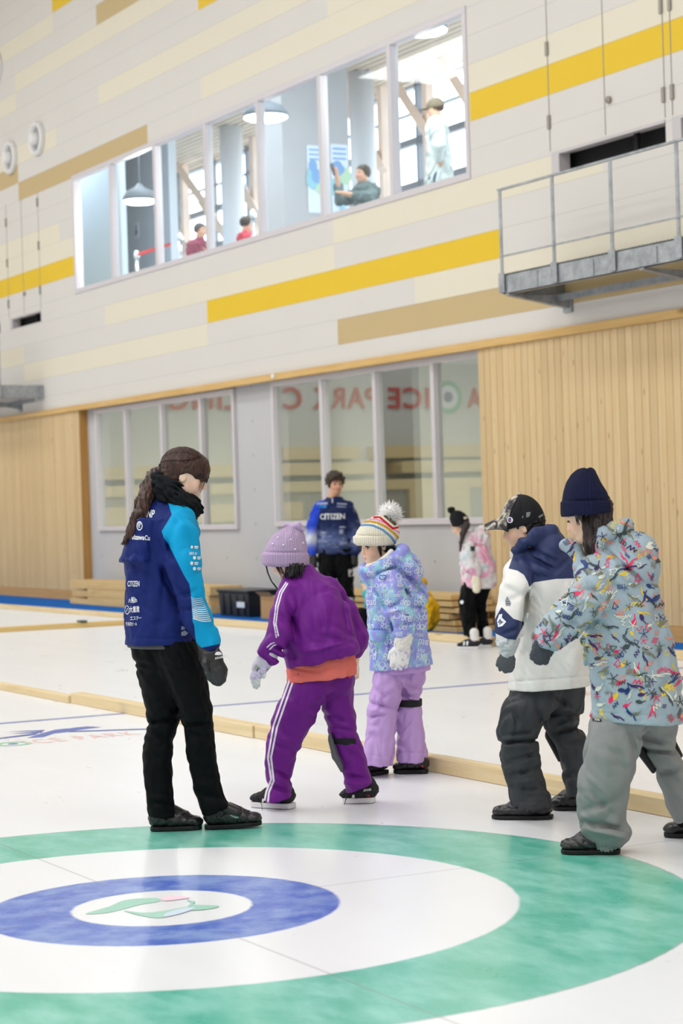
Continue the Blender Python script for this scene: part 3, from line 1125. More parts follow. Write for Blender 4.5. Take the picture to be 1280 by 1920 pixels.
def cone(a, b, ra, rb, k=0.0, flat=None, sub=False):
    """limb piece from a to b; flat=(axis, factor) squashes it along that axis"""
    a, b = np.asarray(a, float), np.asarray(b, float)

    def f(X, Y, Z):
        px, py, pz = X - a[0], Y - a[1], Z - a[2]
        e = b - a
        if flat is not None:
            n, s = unit(flat[0]), 1.0 / flat[1] - 1.0
            q = (px * n[0] + py * n[1] + pz * n[2]) * s
            px, py, pz = px + q * n[0], py + q * n[1], pz + q * n[2]
            e = e + n * (e @ n) * s
        L = max(e @ e, 1e-9)
        t = np.clip((px * e[0] + py * e[1] + pz * e[2]) / L, 0, 1)
        d = np.sqrt((px - t * e[0]) ** 2 + (py - t * e[1]) ** 2 + (pz - t * e[2]) ** 2) - (ra + (rb - ra) * t)
        return d * (flat[1] ** 0.5 if flat is not None and flat[1] < 1 else 1.0)
    r = max(ra, rb) * max(1.0, flat[1] if flat else 1.0)
    return (f, np.minimum(a, b) - r, np.maximum(a, b) + r, k, sub)


def chain(pts, k=0.0, kk=0.012, flat=None):
    """pts: list of (point, radius)"""
    out = []
    for i in range(len(pts) - 1):
        out.append(cone(pts[i][0], pts[i + 1][0], pts[i][1], pts[i + 1][1], k if i == 0 else kk, flat))
    return out


def ell(c, axes, r, k=0.0, sub=False):
    """ellipsoid; axes three unit vectors, r three radii"""
    c = np.asarray(c, float)
    A = [unit(v) for v in axes]

    def f(X, Y, Z):
        px, py, pz = X - c[0], Y - c[1], Z - c[2]
        q = [(px * v[0] + py * v[1] + pz * v[2]) for v in A]
        k0 = np.sqrt(sum((u / s) ** 2 for u, s in zip(q, r))) + 1e-6
        k1 = np.sqrt(sum((u / (s * s)) ** 2 for u, s in zip(q, r))) + 1e-6
        return k0 * (k0 - 1) / k1
    m = max(r)
    return (f, c - m, c + m, k, sub)


def loft(secs, w, u, v, k=0.0, power=2.0, cap=0.012, blur=0.05, sub=False):
    """tube of oval sections: secs = [(centre, half width along u, half depth along v)], stacked along w"""
    w, u, v = unit(w), unit(u), unit(v)
    C = np.array([s[0] for s in secs], float)
    sw = C @ w
    o = np.argsort(sw)
    sw = sw[o]
    cu, cv = (C @ u)[o], (C @ v)[o]
    ru, rv = np.array([s[1] for s in secs], float)[o], np.array([s[2] for s in secs], float)[o]
    M = 240
    ss = np.linspace(sw[0], sw[-1], M)
    tabs = []
    nb = max(1, int(M * blur))
    ker = np.hanning(2 * nb + 3)[1:-1]
    ker /= ker.sum()
    for t in (cu, cv, ru, rv):
        q = np.interp(ss, sw, t)
        ext = np.concatenate([2 * q[0] - q[nb:0:-1], q, 2 * q[-1] - q[-2:-nb - 2:-1]]) if nb < M - 2 else q
        q2 = np.convolve(ext, ker, 'valid')
        tabs.append(q2[:M] if len(q2) >= M else q)
    tabs[2] = np.maximum(tabs[2], 0.004)
    tabs[3] = np.maximum(tabs[3], 0.004)

    def f(X, Y, Z):
        s = X * w[0] + Y * w[1] + Z * w[2]
        a = X * u[0] + Y * u[1] + Z * u[2]
        b = X * v[0] + Y * v[1] + Z * v[2]
        t = np.clip((s - sw[0]) / (sw[-1] - sw[0]) * (M - 1), 0, M - 1)
        i = np.minimum(t.astype(np.int32), M - 2)
        fr = t - i
        g = [q[i] * (1 - fr) + q[i + 1] * fr for q in tabs]
        da, db = np.abs(a - g[0]) / g[2], np.abs(b - g[1]) / g[3]
        q = (da ** power + db ** power) ** (1.0 / power)
        d = (q - 1) * np.minimum(g[2], g[3])
        dc = np.maximum(s - sw[-1], sw[0] - s)
        return -smin(-d, -dc, cap)
    R = float(max(ru.max(), rv.max()))
    lo = C.min(0) - R
    hi = C.max(0) + R
    return (f, lo, hi, k, sub)


def ploft(D, rows, k=0.0, power=2.0, cap=0.012, blur=0.05):
    """rows: (y, left x, right x, depth offset, half thickness) read off the silhouette of a figure at depth D"""
    secs = []
    for y, xl, xr, dd, th in rows:
        d = D + dd
        secs.append((pt((xl + xr) / 2, y, d), (xr - xl) / 2 * d / FPX, th))
    return loft(secs, UP, RT, FW, k, power, cap, blur)


def pchain(D, pts, k=0.0, kk=0.012, flat=None):
    """pts: (px, py, depth offset, radius in pixels)"""
    return chain([(pt(x, y, D + dd), r * (D + dd) / FPX) for x, y, dd, r in pts], k, kk, flat)


def field(ops, h, disp=None, pad=0.02, post=()):
    lo = np.min([o[1] for o in ops if not o[4]], axis=0) - pad
    hi = np.max([o[2] for o in ops if not o[4]], axis=0) + pad
    n = np.ceil((hi - lo) / h).astype(int) + 1
    ax = [(lo[i] + h * np.arange(n[i])).astype(np.float32) for i in range(3)]
    F = np.full(n, 0.3, np.float32)
    for f, a, b, k, sub in ops:
        m = k + 4 * h + 0.012
        i0 = np.clip(np.floor((a - m - lo) / h).astype(int), 0, n - 1)
        i1 = np.clip(np.ceil((b + m - lo) / h).astype(int) + 1, 1, n)
        sl = tuple(slice(p, q) for p, q in zip(i0, i1))
        d = f(ax[0][sl[0]][:, None, None], ax[1][sl[1]][None, :, None], ax[2][sl[2]][None, None, :]).astype(np.float32)
        F[sl] = -smin(-F[sl], d, k) if sub else smin(F[sl], d, k)
    if disp is not None:
        idx = np.nonzero(np.abs(F) < 0.035)
        P = np.stack([ax[i][idx[i]] for i in range(3)], -1)
        F[idx] += disp(P).astype(np.float32)
    for f, a, b, k, sub in post:                 # straight hems, cut after the folds
        i0 = np.clip(np.floor((a - lo) / h).astype(int), 0, n - 1)
        i1 = np.clip(np.ceil((b - lo) / h).astype(int) + 1, 1, n)
        sl = tuple(slice(p, q) for p, q in zip(i0, i1))
        q = f(ax[0][sl[0]][:, None, None], ax[1][sl[1]][None, :, None], ax[2][sl[2]][None, None, :]).astype(np.float32)
        F[sl] = np.maximum(F[sl], -q)
    return F, lo


def surf(name, ops, h, mats, parent=None, disp=None, attrs=None, post=()):
    """mesh the field; attrs = {name: function(points) -> value per vertex}"""
    F, lo = field(ops, h, disp, 0.02, post)
    F = np.clip(F, -4 * h, 4 * h)
    g = openvdb.FloatGrid(4 * h)
    g.copyFromArray(np.ascontiguousarray(F))
    pts, tri, quad = g.convertToPolygons(0.0, 0.0)
    P = lo + np.asarray(pts, np.float64) * h
    quad = np.asarray(quad, np.int64)
    tri = np.asarray(tri, np.int64)
    # drop stray crumbs: keep orientation outward
    a, b, c, d = (P[quad[:, i]] for i in range(4))
    vol = np.einsum('ij,ij->', np.cross(a, b), c) + np.einsum('ij,ij->', np.cross(a, c), d)
    if vol < 0:
        quad = quad[:, ::-1]
        tri = tri[:, ::-1] if len(tri) else tri
    me = bpy.data.meshes.new(name)
    nq, nt = len(quad), len(tri)
    me.vertices.add(len(P))
    me.vertices.foreach_set('co', P.astype(np.float32).ravel())
    loops = np.concatenate([quad.ravel(), tri.ravel()]).astype(np.int32)
    me.loops.add(len(loops))
    me.loops.foreach_set('vertex_index', loops)
    me.polygons.add(nq + nt)
    me.polygons.foreach_set('loop_start', np.concatenate([np.arange(nq) * 4, nq * 4 + np.arange(nt) * 3]).astype(np.int32))
    me.polygons.foreach_set('use_smooth', np.ones(nq + nt, bool))
    me.update(calc_edges=True)
    for nm, fn in (attrs or {}).items():
        val = np.asarray(fn(P), np.float32)
        at = me.attributes.new(nm, 'FLOAT', 'POINT')
        at.data.foreach_set('value', val)
    for m in (mats if isinstance(mats, (list, tuple)) else [mats]):
        me.materials.append(m)
    return new_obj(name, me, parent)


# ---- cloth folds
def folds(seed, amp, wl, axis=(0, 0, 1), stretch=2.5):
    """soft irregular folds, longer along one axis"""
    r = np.random.RandomState(seed)
    A = unit(axis)
    k0 = 2 * PI / wl
    ks, ph = [], r.rand(10) * 6.28
    for i in range(5):
        v = r.randn(3)
        v = v - A * (v @ A) * (1 - 1.0 / stretch)
        ks.append(unit(v) * k0 * r.uniform(0.7, 1.5))
    ws = [unit(r.randn(3)) * k0 * 0.45 for _ in range(3)]

    def f(P):
        warp = sum(np.sin(P @ w + ph[5 + i]) for i, w in enumerate(ws))
        s = 0
        for i, kv in enumerate(ks):
            s = s + (1 - 2 * np.abs(np.sin(0.5 * (P @ kv) + ph[i] + 0.9 * warp))) / len(ks)
        return amp * s * 3.0
    return f


def crease(D, segs):
    """segs: (x0, y0, x1, y1, depth of groove in m, width in px) - grooves (or ridges when negative) along picked fold lines"""
    def f(P):
        px, py, z = to_px(P)
        out = np.zeros(len(P))
        for x0, y0, x1, y1, a, w in segs:
            ex, ey = x1 - x0, y1 - y0
            L = ex * ex + ey * ey
            t = np.clip(((px - x0) * ex + (py - y0) * ey) / L, 0, 1)
            d2 = (px - x0 - t * ex) ** 2 + (py - y0 - t * ey) ** 2
            out += 2.1 * a * np.exp(-d2 / (w * w)) * np.minimum(1, 0.35 + 2.6 * t * (1 - t))
        return out
    return f


def both(*fs):
    return lambda P: sum(f(P) for f in fs)


def poly_sd(poly):
    """signed distance (inside positive, in pixels) to a polygon picked on the near side of a garment"""
    poly = np.array(poly, float)

    def f(P):
        x, y, z = to_px(P)
        d = np.full(len(P), 1e9)
        s = np.zeros(len(P), bool)
        n = len(poly)
        for i in range(n):
            a, b = poly[i], poly[(i + 1) % n]
            e = b - a
            t = np.clip(((x - a[0]) * e[0] + (y - a[1]) * e[1]) / (e @ e), 0, 1)
            d = np.minimum(d, np.hypot(x - a[0] - t * e[0], y - a[1] - t * e[1]))
            c = ((a[1] > y) != (b[1] > y)) & (x < (b[0] - a[0]) * (y - a[1]) / (b[1] - a[1] + 1e-12) + a[0])
            s ^= c
        return np.where(s, d, -d)
    return f


def line_sd(poly, half):
    """positive within half px of a polyline"""
    poly = np.array(poly, float)

    def f(P):
        x, y, z = to_px(P)
        d = np.full(len(P), 1e9)
        for a, b in zip(poly[:-1], poly[1:]):
            e = b - a
            t = np.clip(((x - a[0]) * e[0] + (y - a[1]) * e[1]) / (e @ e), 0, 1)
            d = np.minimum(d, np.hypot(x - a[0] - t * e[0], y - a[1] - t * e[1]))
        return half - d
    return f


def zoned(name, base, zones, rough=0.7, spec=0.12, soft=0.6, fine=700, bump=0.12, vary=0.05):
    """cloth of several dyed panels: each zone is (attribute, colour); an attribute above zero shows that colour"""
    g = N(name)
    o = g.obj()
    c = rgb(*base)
    n1 = g.noise(o, 13, 4)
    col = g.mix(n1, tuple(x * (1 - vary) for x in c[:3]) + (1,), c)
    for nm, zc in zones:
        at = g.attr(nm)
        mr = g.node('ShaderNodeMapRange')
        g.link(at.outputs['Fac'], mr.inputs[0])
        mr.inputs[1].default_value, mr.inputs[2].default_value = -soft, soft
        col = g.mix(mr.outputs[0], col, zc if isinstance(zc, bpy.types.NodeSocket) else rgb(*zc))
    g.bump(g.noise(o, fine, 2), bump, 0.002)
    return g.done(col, rough, spec)


def ribbed(name, base, ribs, rough=0.85, zones=(), strength=0.6, attr='rib'):
    """knitted rib: the rib phase is a vertex attribute"""
    g = N(name)
    o = g.obj()
    at = g.attr(attr)
    w = g.math('SINE', g.math('MULTIPLY', at.outputs['Fac'], ribs))
    h = g.math('ADD', g.math('MULTIPLY', w, 0.5), 0.5)
    c = rgb(*base)
    col = g.mix(g.math('MULTIPLY', g.noise(o, 60, 2), 0.3), c, tuple(x * 0.86 for x in c[:3]) + (1,))
    for nm, zc in zones:
        a2 = g.attr(nm)
        mr = g.node('ShaderNodeMapRange')
        g.link(a2.outputs['Fac'], mr.inputs[0])
        mr.inputs[1].default_value, mr.inputs[2].default_value = -0.02, 0.02
        col = g.mix(mr.outputs[0], col, rgb(*zc))
    g.bump(g.math('ADD', h, g.math('MULTIPLY', g.noise(o, 500, 2), 0.35)), strength, 0.006)
    return g.done(col, rough, 0.15)


# ---- marks and lettering that lie on a garment
def bvh_of(o):
    me = o.data
    n = len(me.vertices)
    co = np.empty(n * 3, np.float32)
    me.vertices.foreach_get('co', co)
    return BVHTree.FromPolygons([Vector(c) for c in co.reshape(-1, 3)], [tuple(p.vertices) for p in me.polygons])


def wrap(name, me, tree, mat, parent, gap=0.0018, D0=None):
    """press flat mesh data (already placed as picture pixels x, y) onto the surface"""
    bm = bmesh.new()
    bm.from_mesh(me)
    for _ in range(2):
        es = [e for e in bm.edges if (e.verts[0].co - e.verts[1].co).length > 3.5]
        if es:
            bmesh.ops.subdivide_edges(bm, edges=es, cuts=1)
            bmesh.ops.triangulate(bm, faces=bm.faces)
    dead = []
    for v in bm.verts:
        d = FW + (v.co.x - 640) / FPX * RT - (v.co.y - 960) / FPX * UP
        dv = Vector(d).normalized()
        hit = tree.ray_cast(Vector(CAM), dv)
        if hit[0] is None:
            dead.append(v)
            continue
        nrm = hit[1]
        if nrm.dot(dv) > 0:
            nrm = -nrm
        v.co = hit[0] + nrm * gap
    bmesh.ops.delete(bm, geom=dead, context='VERTS')
    # a jump from one fold of the garment to something behind it is no print
    far = [f for f in bm.faces if max(e.calc_length() for e in f.edges) > 0.05]
    bmesh.ops.delete(bm, geom=far, context='FACES')
    bm.to_mesh(me)
    bm.free()
    me.name = name
    me.materials.clear()
    me.materials.append(mat)
    return new_obj(name, me, parent)


def mark_text(txt, px, py, h, ang, tree, mat, parent, sx=1.0, shear=0.0, bold=0.0, name='lettering', spacing=1.0, gap=0.0018):
    """lettering with cap height h px centred at (px, py), turned by ang degrees, squeezed by sx"""
    me = text_mesh(txt, h / 0.73, shear, bold * h, spacing)
    ca, sa = math.cos(math.radians(ang)), math.sin(math.radians(ang))
    for v in me.vertices:
        x, y = v.co.x * sx, v.co.y - h / 2
        v.co = (px + x * ca + y * sa, py + x * sa - y * ca, 0)
    return wrap(name, me, tree, mat, parent, gap)


def mark_polys(polys, tree, mat, parent, name='print', gap=0.0018):
    """polys in picture pixels; a list of (polygon, material index) with mat a list, or plain polygons"""
    vs, fs = [], []
    for p in polys:
        b = len(vs)
        vs += [(x, y, 0) for x, y in p]
        fs.append(tuple(range(b, b + len(p))))
    me = bpy.data.meshes.new(name)
    me.from_pydata(vs, [], fs)
    return wrap(name, me, tree, mat, parent, gap)


def arc_poly(cx, cy, r0, r1, a0, a1, n=10, sx=1.0):
    A = [math.radians(a0 + (a1 - a0) * i / n) for i in range(n + 1)]
    return [(cx + sx * r1 * math.cos(a), cy - r1 * math.sin(a)) for a in A] + [(cx + sx * r0 * math.cos(a), cy - r0 * math.sin(a)) for a in reversed(A)]


def stroke_poly(pts, w):
    """a brush stroke as a thin polygon strip of quads"""
    out = []
    for (x0, y0), (x1, y1) in zip(pts[:-1], pts[1:]):
        L = math.hypot(x1 - x0, y1 - y0) or 1
        nx, ny = -(y1 - y0) / L * w / 2, (x1 - x0) / L * w / 2
        out.append([(x0 + nx, y0 + ny), (x1 + nx, y1 + ny), (x1 - nx, y1 - ny), (x0 - nx, y0 - ny)])
    return out


def absorb(o, kids):
    """printed pattern becomes part of its garment's own mesh"""
    bm = bmesh.new()
    bm.from_mesh(o.data)
    for k in kids:
        base = len(o.data.materials)
        o.data.materials.append(k.data.materials[0])
        n0 = len(bm.faces)
        bm.from_mesh(k.data)
        bm.faces.ensure_lookup_table()
        for f in bm.faces[n0:]:
            f.material_index = base
        me = k.data
        bpy.data.objects.remove(k)
        bpy.data.meshes.remove(me)
    bm.to_mesh(o.data)
    bm.free()


# ---- heads, hands, shoes
def skin_mat(name, base, lip=(196, 104, 98)):
    g = N(name)
    o = g.obj()
    c = rgb(*base)
    n = g.noise(o, 26, 4)
    col = g.mix(g.math('MULTIPLY', n, 0.5), c, tuple(x * m for x, m in zip(c[:3], (0.96, 0.88, 0.84))) + (1,))
    for nm, zc, amt in (('blush', (232, 160, 140), 0.6), ('lips', lip, 0.9), ('hairline', (60, 44, 38), 0.85)):
        col = g.mix(g.math('MULTIPLY', g.math('MULTIPLY', g.attr(nm).outputs['Fac'], amt, clamp=True), 1.0), col, rgb(*zc))
    g.bsdf.inputs['Subsurface Weight'].default_value = 0.12
    g.bsdf.inputs['Subsurface Radius'].default_value = (0.012, 0.005, 0.003)
    g.bsdf.inputs['Subsurface Scale'].default_value = 0.6
    return g.done(col, 0.5, 0.35)


class Head:
    """head frame: origin mid-head, f to the front, u up, l to the person's left; lengths in head heights"""

    def __init__(s, c, yaw, pitch, H, roll=0.0):
        s.c = np.asarray(c, float)
        s.f, s.u = heading(yaw, pitch)
        s.l = np.cross(s.u, s.f)
        if roll:
            a = math.radians(roll)
            s.u, s.l = s.u * math.cos(a) + s.l * math.sin(a), s.l * math.cos(a) - s.u * math.sin(a)
        s.H = H

    def p(s, f, l, u):
        return s.c + s.H * (f * s.f + l * s.l + u * s.u)

    def e(s, f, l, u, rf, rl, ru, k=0.0, sub=False):
        return ell(s.p(f, l, u), (s.f, s.l, s.u), (rf * s.H, rl * s.H, ru * s.H), k * s.H, sub)

    def co(s, a, b, ra, rb, k=0.0, sub=False):
        return cone(s.p(*a), s.p(*b), ra * s.H, rb * s.H, k * s.H, None, sub)

    def ops(s, child=False):
        H = s.H
        jaw = -0.36 if child else -0.38
        o = [s.e(-0.04, 0, 0.13, .40, .325, .365),
             s.e(0.11, 0, -0.12, .27, .255, .34, .10),
             s.e(0.21, 0, jaw, .12, .125, .105, .12),
             s.co((0.02, .20, -.22), (0.19, .09, -.37), .085, .07, .08), s.co((0.02, -.20, -.22), (0.19, -.09, -.37), .085, .07, .08)]
        for sg in (1, -1):
            o.append(s.e(.235, .15 * sg, -.13, .11, .105, .12, .07))            # cheek
            o.append(s.e(.385, .135 * sg, .01, .065, .075, .05, .05, True))       # eye socket
            o.append(s.co((.335, .05 * sg, .085), (.29, .20 * sg, .085), .03, .025, .05))   # brow
            o.append(s.e(-.03, .315 * sg, -.03, .07, .028, .105, .02))          # ear
            o.append(s.e(-.02, .345 * sg, -.02, .04, .02, .065, .015, True))
        o += [s.co((.355, 0, .04), (.425, 0, -.105), .026, .040, .05), s.co((.40, .035, -.125), (.40, -.035, -.125), .028, .028, .03),
              s.co((.345, .055, -.232), (.345, -.055, -.232), .026, .026, .03), s.co((.338, .045, -.272), (.338, -.045, -.272), .03, .03, .03),
              s.co((.385, .07, -.252), (.385, -.07, -.252), .007, .007, .012, True)]
        return o

    def attrs(s):
        H = s.H

        def loc(P):
            q = (P - s.c) / H
            return q @ s.f, q @ s.l, q @ s.u

        def lips(P):
            f, l, u = loc(P)
            return np.clip(1.6 - np.sqrt((l / .078) ** 2 + ((u + .252) / .048) ** 2) * 1.5, 0, 1) * (f > .28)

        def blush(P):
            f, l, u = loc(P)
            return np.exp(-(((np.abs(l) - .17) / .10) ** 2 + ((u + .12) / .10) ** 2)) * (f > .1) + 0.6 * np.exp(-((l / .05) ** 2 + ((u + .11) / .06) ** 2)) * (f > .3)

        def hairline(P):
            f, l, u = loc(P)
            d = np.full(len(P), 9.0)
            for sg in (1, -1):
                d = np.minimum(d, ((u - .115 + 0.12 * (np.abs(l) - .14) ** 2) / .016) ** 2 + ((l - .14 * sg) / .085) ** 4)
            return np.clip(1.5 - d, 0, 1) * (f > .2)
        return {'lips': lips, 'blush': blush, 'hairline': hairline}

    def eyes(s, parent, down=0.25, closed=0.3):
        for sg in (1, -1):
            c = (.288, .135 * sg, .008)
            surf_eye = MB()
            r = .050 * s.H
            C = s.p(*c)
            n, m = 14, 9
            # eyeball, iris and pupil as rings about the gaze
            g = unit(s.f * math.cos(down) - s.u * math.sin(down) + s.l * 0.05 * sg)
            a = unit(np.cross(g, s.u))
            b = np.cross(a, g)
            for j in range(m):
                t0, t1 = PI * j / m, PI * (j + 1) / m
                mi = 2 if j == 0 else (1 if j == 1 else 0)
                for i in range(n):
                    q = [C + r * (math.cos(t) * g + math.sin(t) * (math.cos(p) * a + math.sin(p) * b))
                         for t, p in ((t0, 2 * PI * i / n), (t1, 2 * PI * i / n), (t1, 2 * PI * (i + 1) / n), (t0, 2 * PI * (i + 1) / n))]
                    surf_eye.add(q, [(0, 1, 2, 3)], mi)
            o = surf_eye.build('eye', [plain('eye_white', (206, 196, 190), 0.4, 0.3), plain('iris_brown', (52, 34, 26), 0.2, 0.5), plain('pupil', (14, 12, 12), 0.1, 0.5)], parent, True)
            # upper lid with lashes
            ld = [cone(s.p(.345, (.075) * sg, .035 - closed * .06), s.p(.352, .135 * sg, .055 - closed * .10), .014 * s.H, .016 * s.H),
                  cone(s.p(.352, .135 * sg, .055 - closed * .10), s.p(.31, .205 * sg, .025 - closed * .06), .016 * s.H, .013 * s.H, 0.004)]
            surf('eyelash', ld, 0.0022, plain('lash_dark', (44, 30, 26), 0.6), parent)


def glove_ops(wrist, palm_end, side, nrm, r, fl=1.0, curl=0.3, thumb=1.0, spread=0.16, k=0.006):
    """five-fingered hand or glove. wrist -> palm_end, side = direction from little finger to index finger, nrm = back of the hand"""
    w, e = np.asarray(wrist, float), np.asarray(palm_end, float)
    ax = unit(e - w)
    side = unit(side - ax * (np.asarray(side) @ ax))
    nrm = unit(np.asarray(nrm) - ax * (np.asarray(nrm) @ ax))
    L = np.linalg.norm(e - w)
    ops = [cone(w, w + ax * L * 0.5, r * 0.62, r * 0.78, 0.0, (nrm, 0.66)), cone(w + ax * L * .45, e, r * .86, r * .9, 0.012, (nrm, 0.52))]
    for i, (sp, ln) in enumerate(((.66, .86), (.24, 1.0), (-.20, .95), (-.62, .76))):
        b = e + side * r * sp - ax * r * .25 - nrm * 0.0
        d0 = unit(ax + side * spread * sp - nrm * curl * .4)
        d1 = unit(ax + side * spread * sp * .6 - nrm * curl * 1.2)
        d2 = unit(ax - nrm * curl * 2.4)
        l = fl * ln
        fr = r * .235
        p1 = b + d0 * l * .48
        p2 = p1 + d1 * l * .30
        p3 = p2 + d2 * l * .22
        ops += chain([(b, fr * 1.02), (p1, fr), (p2, fr * .93), (p3, fr * .78)], k * .6, 0.003)
    tb = w + ax * L * .42 + side * r * .62
    td = unit(ax * .75 + side * .62 - nrm * .25)
    t1 = tb + td * fl * .40 * thumb
    t2 = t1 + unit(ax * .95 + side * .22 - nrm * .35) * fl * .34 * thumb
    ops += chain([(tb - td * r * .3, r * .36), (t1, r * .28), (t2, r * .23)], 0.01, 0.003)
    return ops


def shoe(name, D, heel, toe, ank, wpx, parent, mat, sole_mat, sole_h=0.022, hgt=0.075, dd=0.0, lift=0.0, toe_lift=0.0):
    """low shoe from heel to toe (picture points of the sole line on the near side) with a sole of its own"""
    g0, g1 = ground_pt(*heel), ground_pt(*toe)
    ax = g1 - g0
    ax[2] = 0
    L = np.linalg.norm(ax)
    ax = ax / L
    sd = np.cross(ZU, ax)
    if sd @ FW < 0:
        sd = -sd
    w = wpx
    c = lambda t, z, o=0.0: g0 + ax * L * t + sd * (w * .5 + o) + ZU * (z + lift + toe_lift * max(0, t - 0.35))
    up = [cone(c(.16, sole_h + .028), c(.42, sole_h + .030), w * .44, w * .47, 0.0, (ZU, .75)),
          cone(c(.42, sole_h + .026), c(.83, sole_h + .014), w * .49, w * .44, .02, (ZU, .62)),
          cone(c(.17, sole_h + .04), c(.24, hgt + sole_h), w * .40, w * .40, .02),
          cone(c(.24, hgt + sole_h - .01), c(.60, sole_h + .032), w * .36, w * .36, .03)]
    up.append(floor_cut(c(0, sole_h * .8)[2] - toe_lift * 0.0, g0, ax, toe_lift, sole_h * .8 + lift))
    so = surf(name, up, .0042, mat, parent, folds(int(abs(heel[0])) % 97, .0016, .03, sd, 3))
    outl = []
    for t, hw in ((0.0, .26), (.05, .40), (.16, .47), (.40, .46), (.66, .53), (.84, .49), (.94, .36), (1.0, .16)):
        outl.append((t, hw * w))
    mb = MB()
    ring = [(t, h) for t, h in outl] + [(t, -h) for t, h in reversed(outl)]
    n = len(ring)
    v = [c(t, 0.002, o) for t, o in ring] + [c(t, sole_h, o * 1.02) for t, o in ring]
    mb.add(v, [tuple(range(n - 1, -1, -1)), tuple(range(n, 2 * n))] + [(i, (i + 1) % n, n + (i + 1) % n, n + i) for i in range(n)])
    mb.build('sole', sole_mat, so, False, .004)
    return so, c, ax, sd


def floor_cut(z, g0, ax, tl, base):
    """cuts the upper off flat where the sole begins"""
    def f(X, Y, Z):
        return -((Z - z) + 0 * X + 0 * Y)      # negative above? subtraction keeps what lies above z
    return (lambda X, Y, Z: (Z - z) + 0 * X + 0 * Y, np.array(g0) - .4, np.array([g0[0] + .4, g0[1] + .4, z]), .002, True)


def ground_pt(px, py, z=0.0):
    d = (px - 640) / FPX * RT - (py - 960) / FPX * UP + FW
    t = (z - CAM[2]) / d[2]
    return CAM + t * d


def leg_foot(D, knee, heel, toe, w, sk=.9, ta=.25):
    """shin from the knee (px, py, depth offset, radius px) down to a foot that fits the shoe"""
    g0, g1 = ground_pt(*heel), ground_pt(*toe)
    L = np.linalg.norm(g1 - g0)
    ax = (g1 - g0) / L
    sd = np.cross(ZU, ax)
    if sd @ FW < 0:
        sd = -sd
    c = lambda t, z: g0 + ax * L * t + sd * w * .5 + ZU * z
    kp = pt(knee[0], knee[1], D + knee[2])
    r = knee[3] * D / FPX
    r *= .7
    return [cone(kp, c(ta, .13), r, .030 * sk, .02), cone(c(ta, .13), c(ta - .02, .065), .030 * sk, .030 * sk, .01), cone(c(.18, .05), c(.70, .042), .026 * sk, .020 * sk, .015)]


def person(D, foot, label, skin, ops, attrs, group=None, h=.0058):
    """body as one continuous skin, its origin at the feet"""
    o = surf('person', ops, h, skin, None, None, attrs)
    tag(o, label, 'person', group)
    return o


def hair_mat(name, base, streak):
    g = N(name)
    o = g.obj()
    n = g.noise(g.mapping(o, (90, 90, 14)), 1.0, 3, 0.6)
    n2 = g.noise(g.mapping(o, (260, 260, 22)), 1.0, 2, 0.6)
    g.bump(n2, 0.7, 0.004)
    return g.done(g.mix(g.ramp(n, [(0.35, (0, 0, 0, 1)), (0.7, (1, 1, 1, 1))]), rgb(*base), rgb(*streak)), 0.42, 0.4)


def strands(name, lines, rad, mat, parent, n=6):
    """separate locks as tapering tubes"""
    mb = MB()
    for pts, r in lines:
        m = len(pts)
        mb.tube(pts, [max(.0006, r * (1 - 0.75 * (i / (m - 1)) ** 1.5)) for i in range(m)], n)
    return mb.build(name, mat, parent, True)


def half_below(D, x0, y0, x1, y1, k=0.003):
    """cut away everything under a picked slanting hem line"""
    a, b = pt(x0, y0, D), pt(x1, y1, D)
    e = unit(b - a)
    n = np.cross(FW, e)
    n = n if n @ UP > 0 else -n
    f = lambda X, Y, Z: (X - a[0]) * n[0] + (Y - a[1]) * n[1] + (Z - a[2]) * n[2]
    m = (a + b) / 2
    return (f, m - .6, m + .6, k, True)


def rib_about(c, axis, ref):
    """angle about an axis, for knitted ribs"""
    axis = unit(axis)
    u = unit(np.asarray(ref) - axis * (np.asarray(ref) @ axis))
    v = np.cross(axis, u)

    def f(P):
        q = P - c
        return np.abs(np.arctan2(q @ v, q @ u))
    return f


def hands(*args):
    return [o for a in args for o in a]


skin_w = skin_mat('skin_woman', (248, 214, 192), (206, 110, 106))
skin_c = skin_mat('skin_child', (247, 212, 186), (206, 112, 104))
skin_b = skin_mat('skin_boy', (240, 200, 172), (198, 118, 106))
white_print = plain('white_print', (238, 240, 244), 0.6)
leather = N('black_leather')
leather.bump(leather.noise(leather.obj(), 60, 4), 0.25, 0.004)
leather = leather.done(rgb(34, 32, 34), 0.32, 0.5)
rubber = plain('black_rubber', (26, 25, 27), 0.5, 0.3)

# ------------------------------------------------------------------ 1: woman with the ponytail
D = 8.66
S = FPX / D                                   # pixels per metre
hd = Head(pt(345, 893, D), 6, 17, 0.225)
ops = hd.ops()
ops += pchain(D, [(333, 915, 0, 24), (322, 950, 0, 26)], .02) + pchain(D, [(318, 975, 0, 38), (305, 1080, 0, 40), (304, 1195, 0, 38)], .03)
ops += pchain(D, [(330, 985, -.10, 22), (343, 1070, -.19, 20), (358, 1120, -.20, 17), (388, 1205, -.20, 11)], .02)
ops += pchain(D, [(312, 985, .12, 22), (312, 1080, .18, 20), (322, 1130, .19, 16), (345, 1195, .17, 11)], .02)
ops += pchain(D, [(330, 1215, -.04, 26), (362, 1340, -.03, 17), (372, 1362, -.03, 20)], .02) + leg_foot(D, (372, 1362, -.03, 20), (383, 1557.5), (491, 1553.5), .092)
ops += pchain(D, [(290, 1215, .04, 26), (302, 1340, .03, 17), (303, 1362, .03, 20)], .02) + leg_foot(D, (303, 1362, .03, 20), (281, 1561), (378, 1557.5), .092)
ops += glove_ops(pt(390, 1212, D - .2), pt(400, 1240, D - .2), RT * .7 + UP * .2, -FW, .028, .05, .35)
ops += glove_ops(pt(345, 1195, D + .17), pt(350, 1225, D + .17), RT, FW, .028, .05, .35)
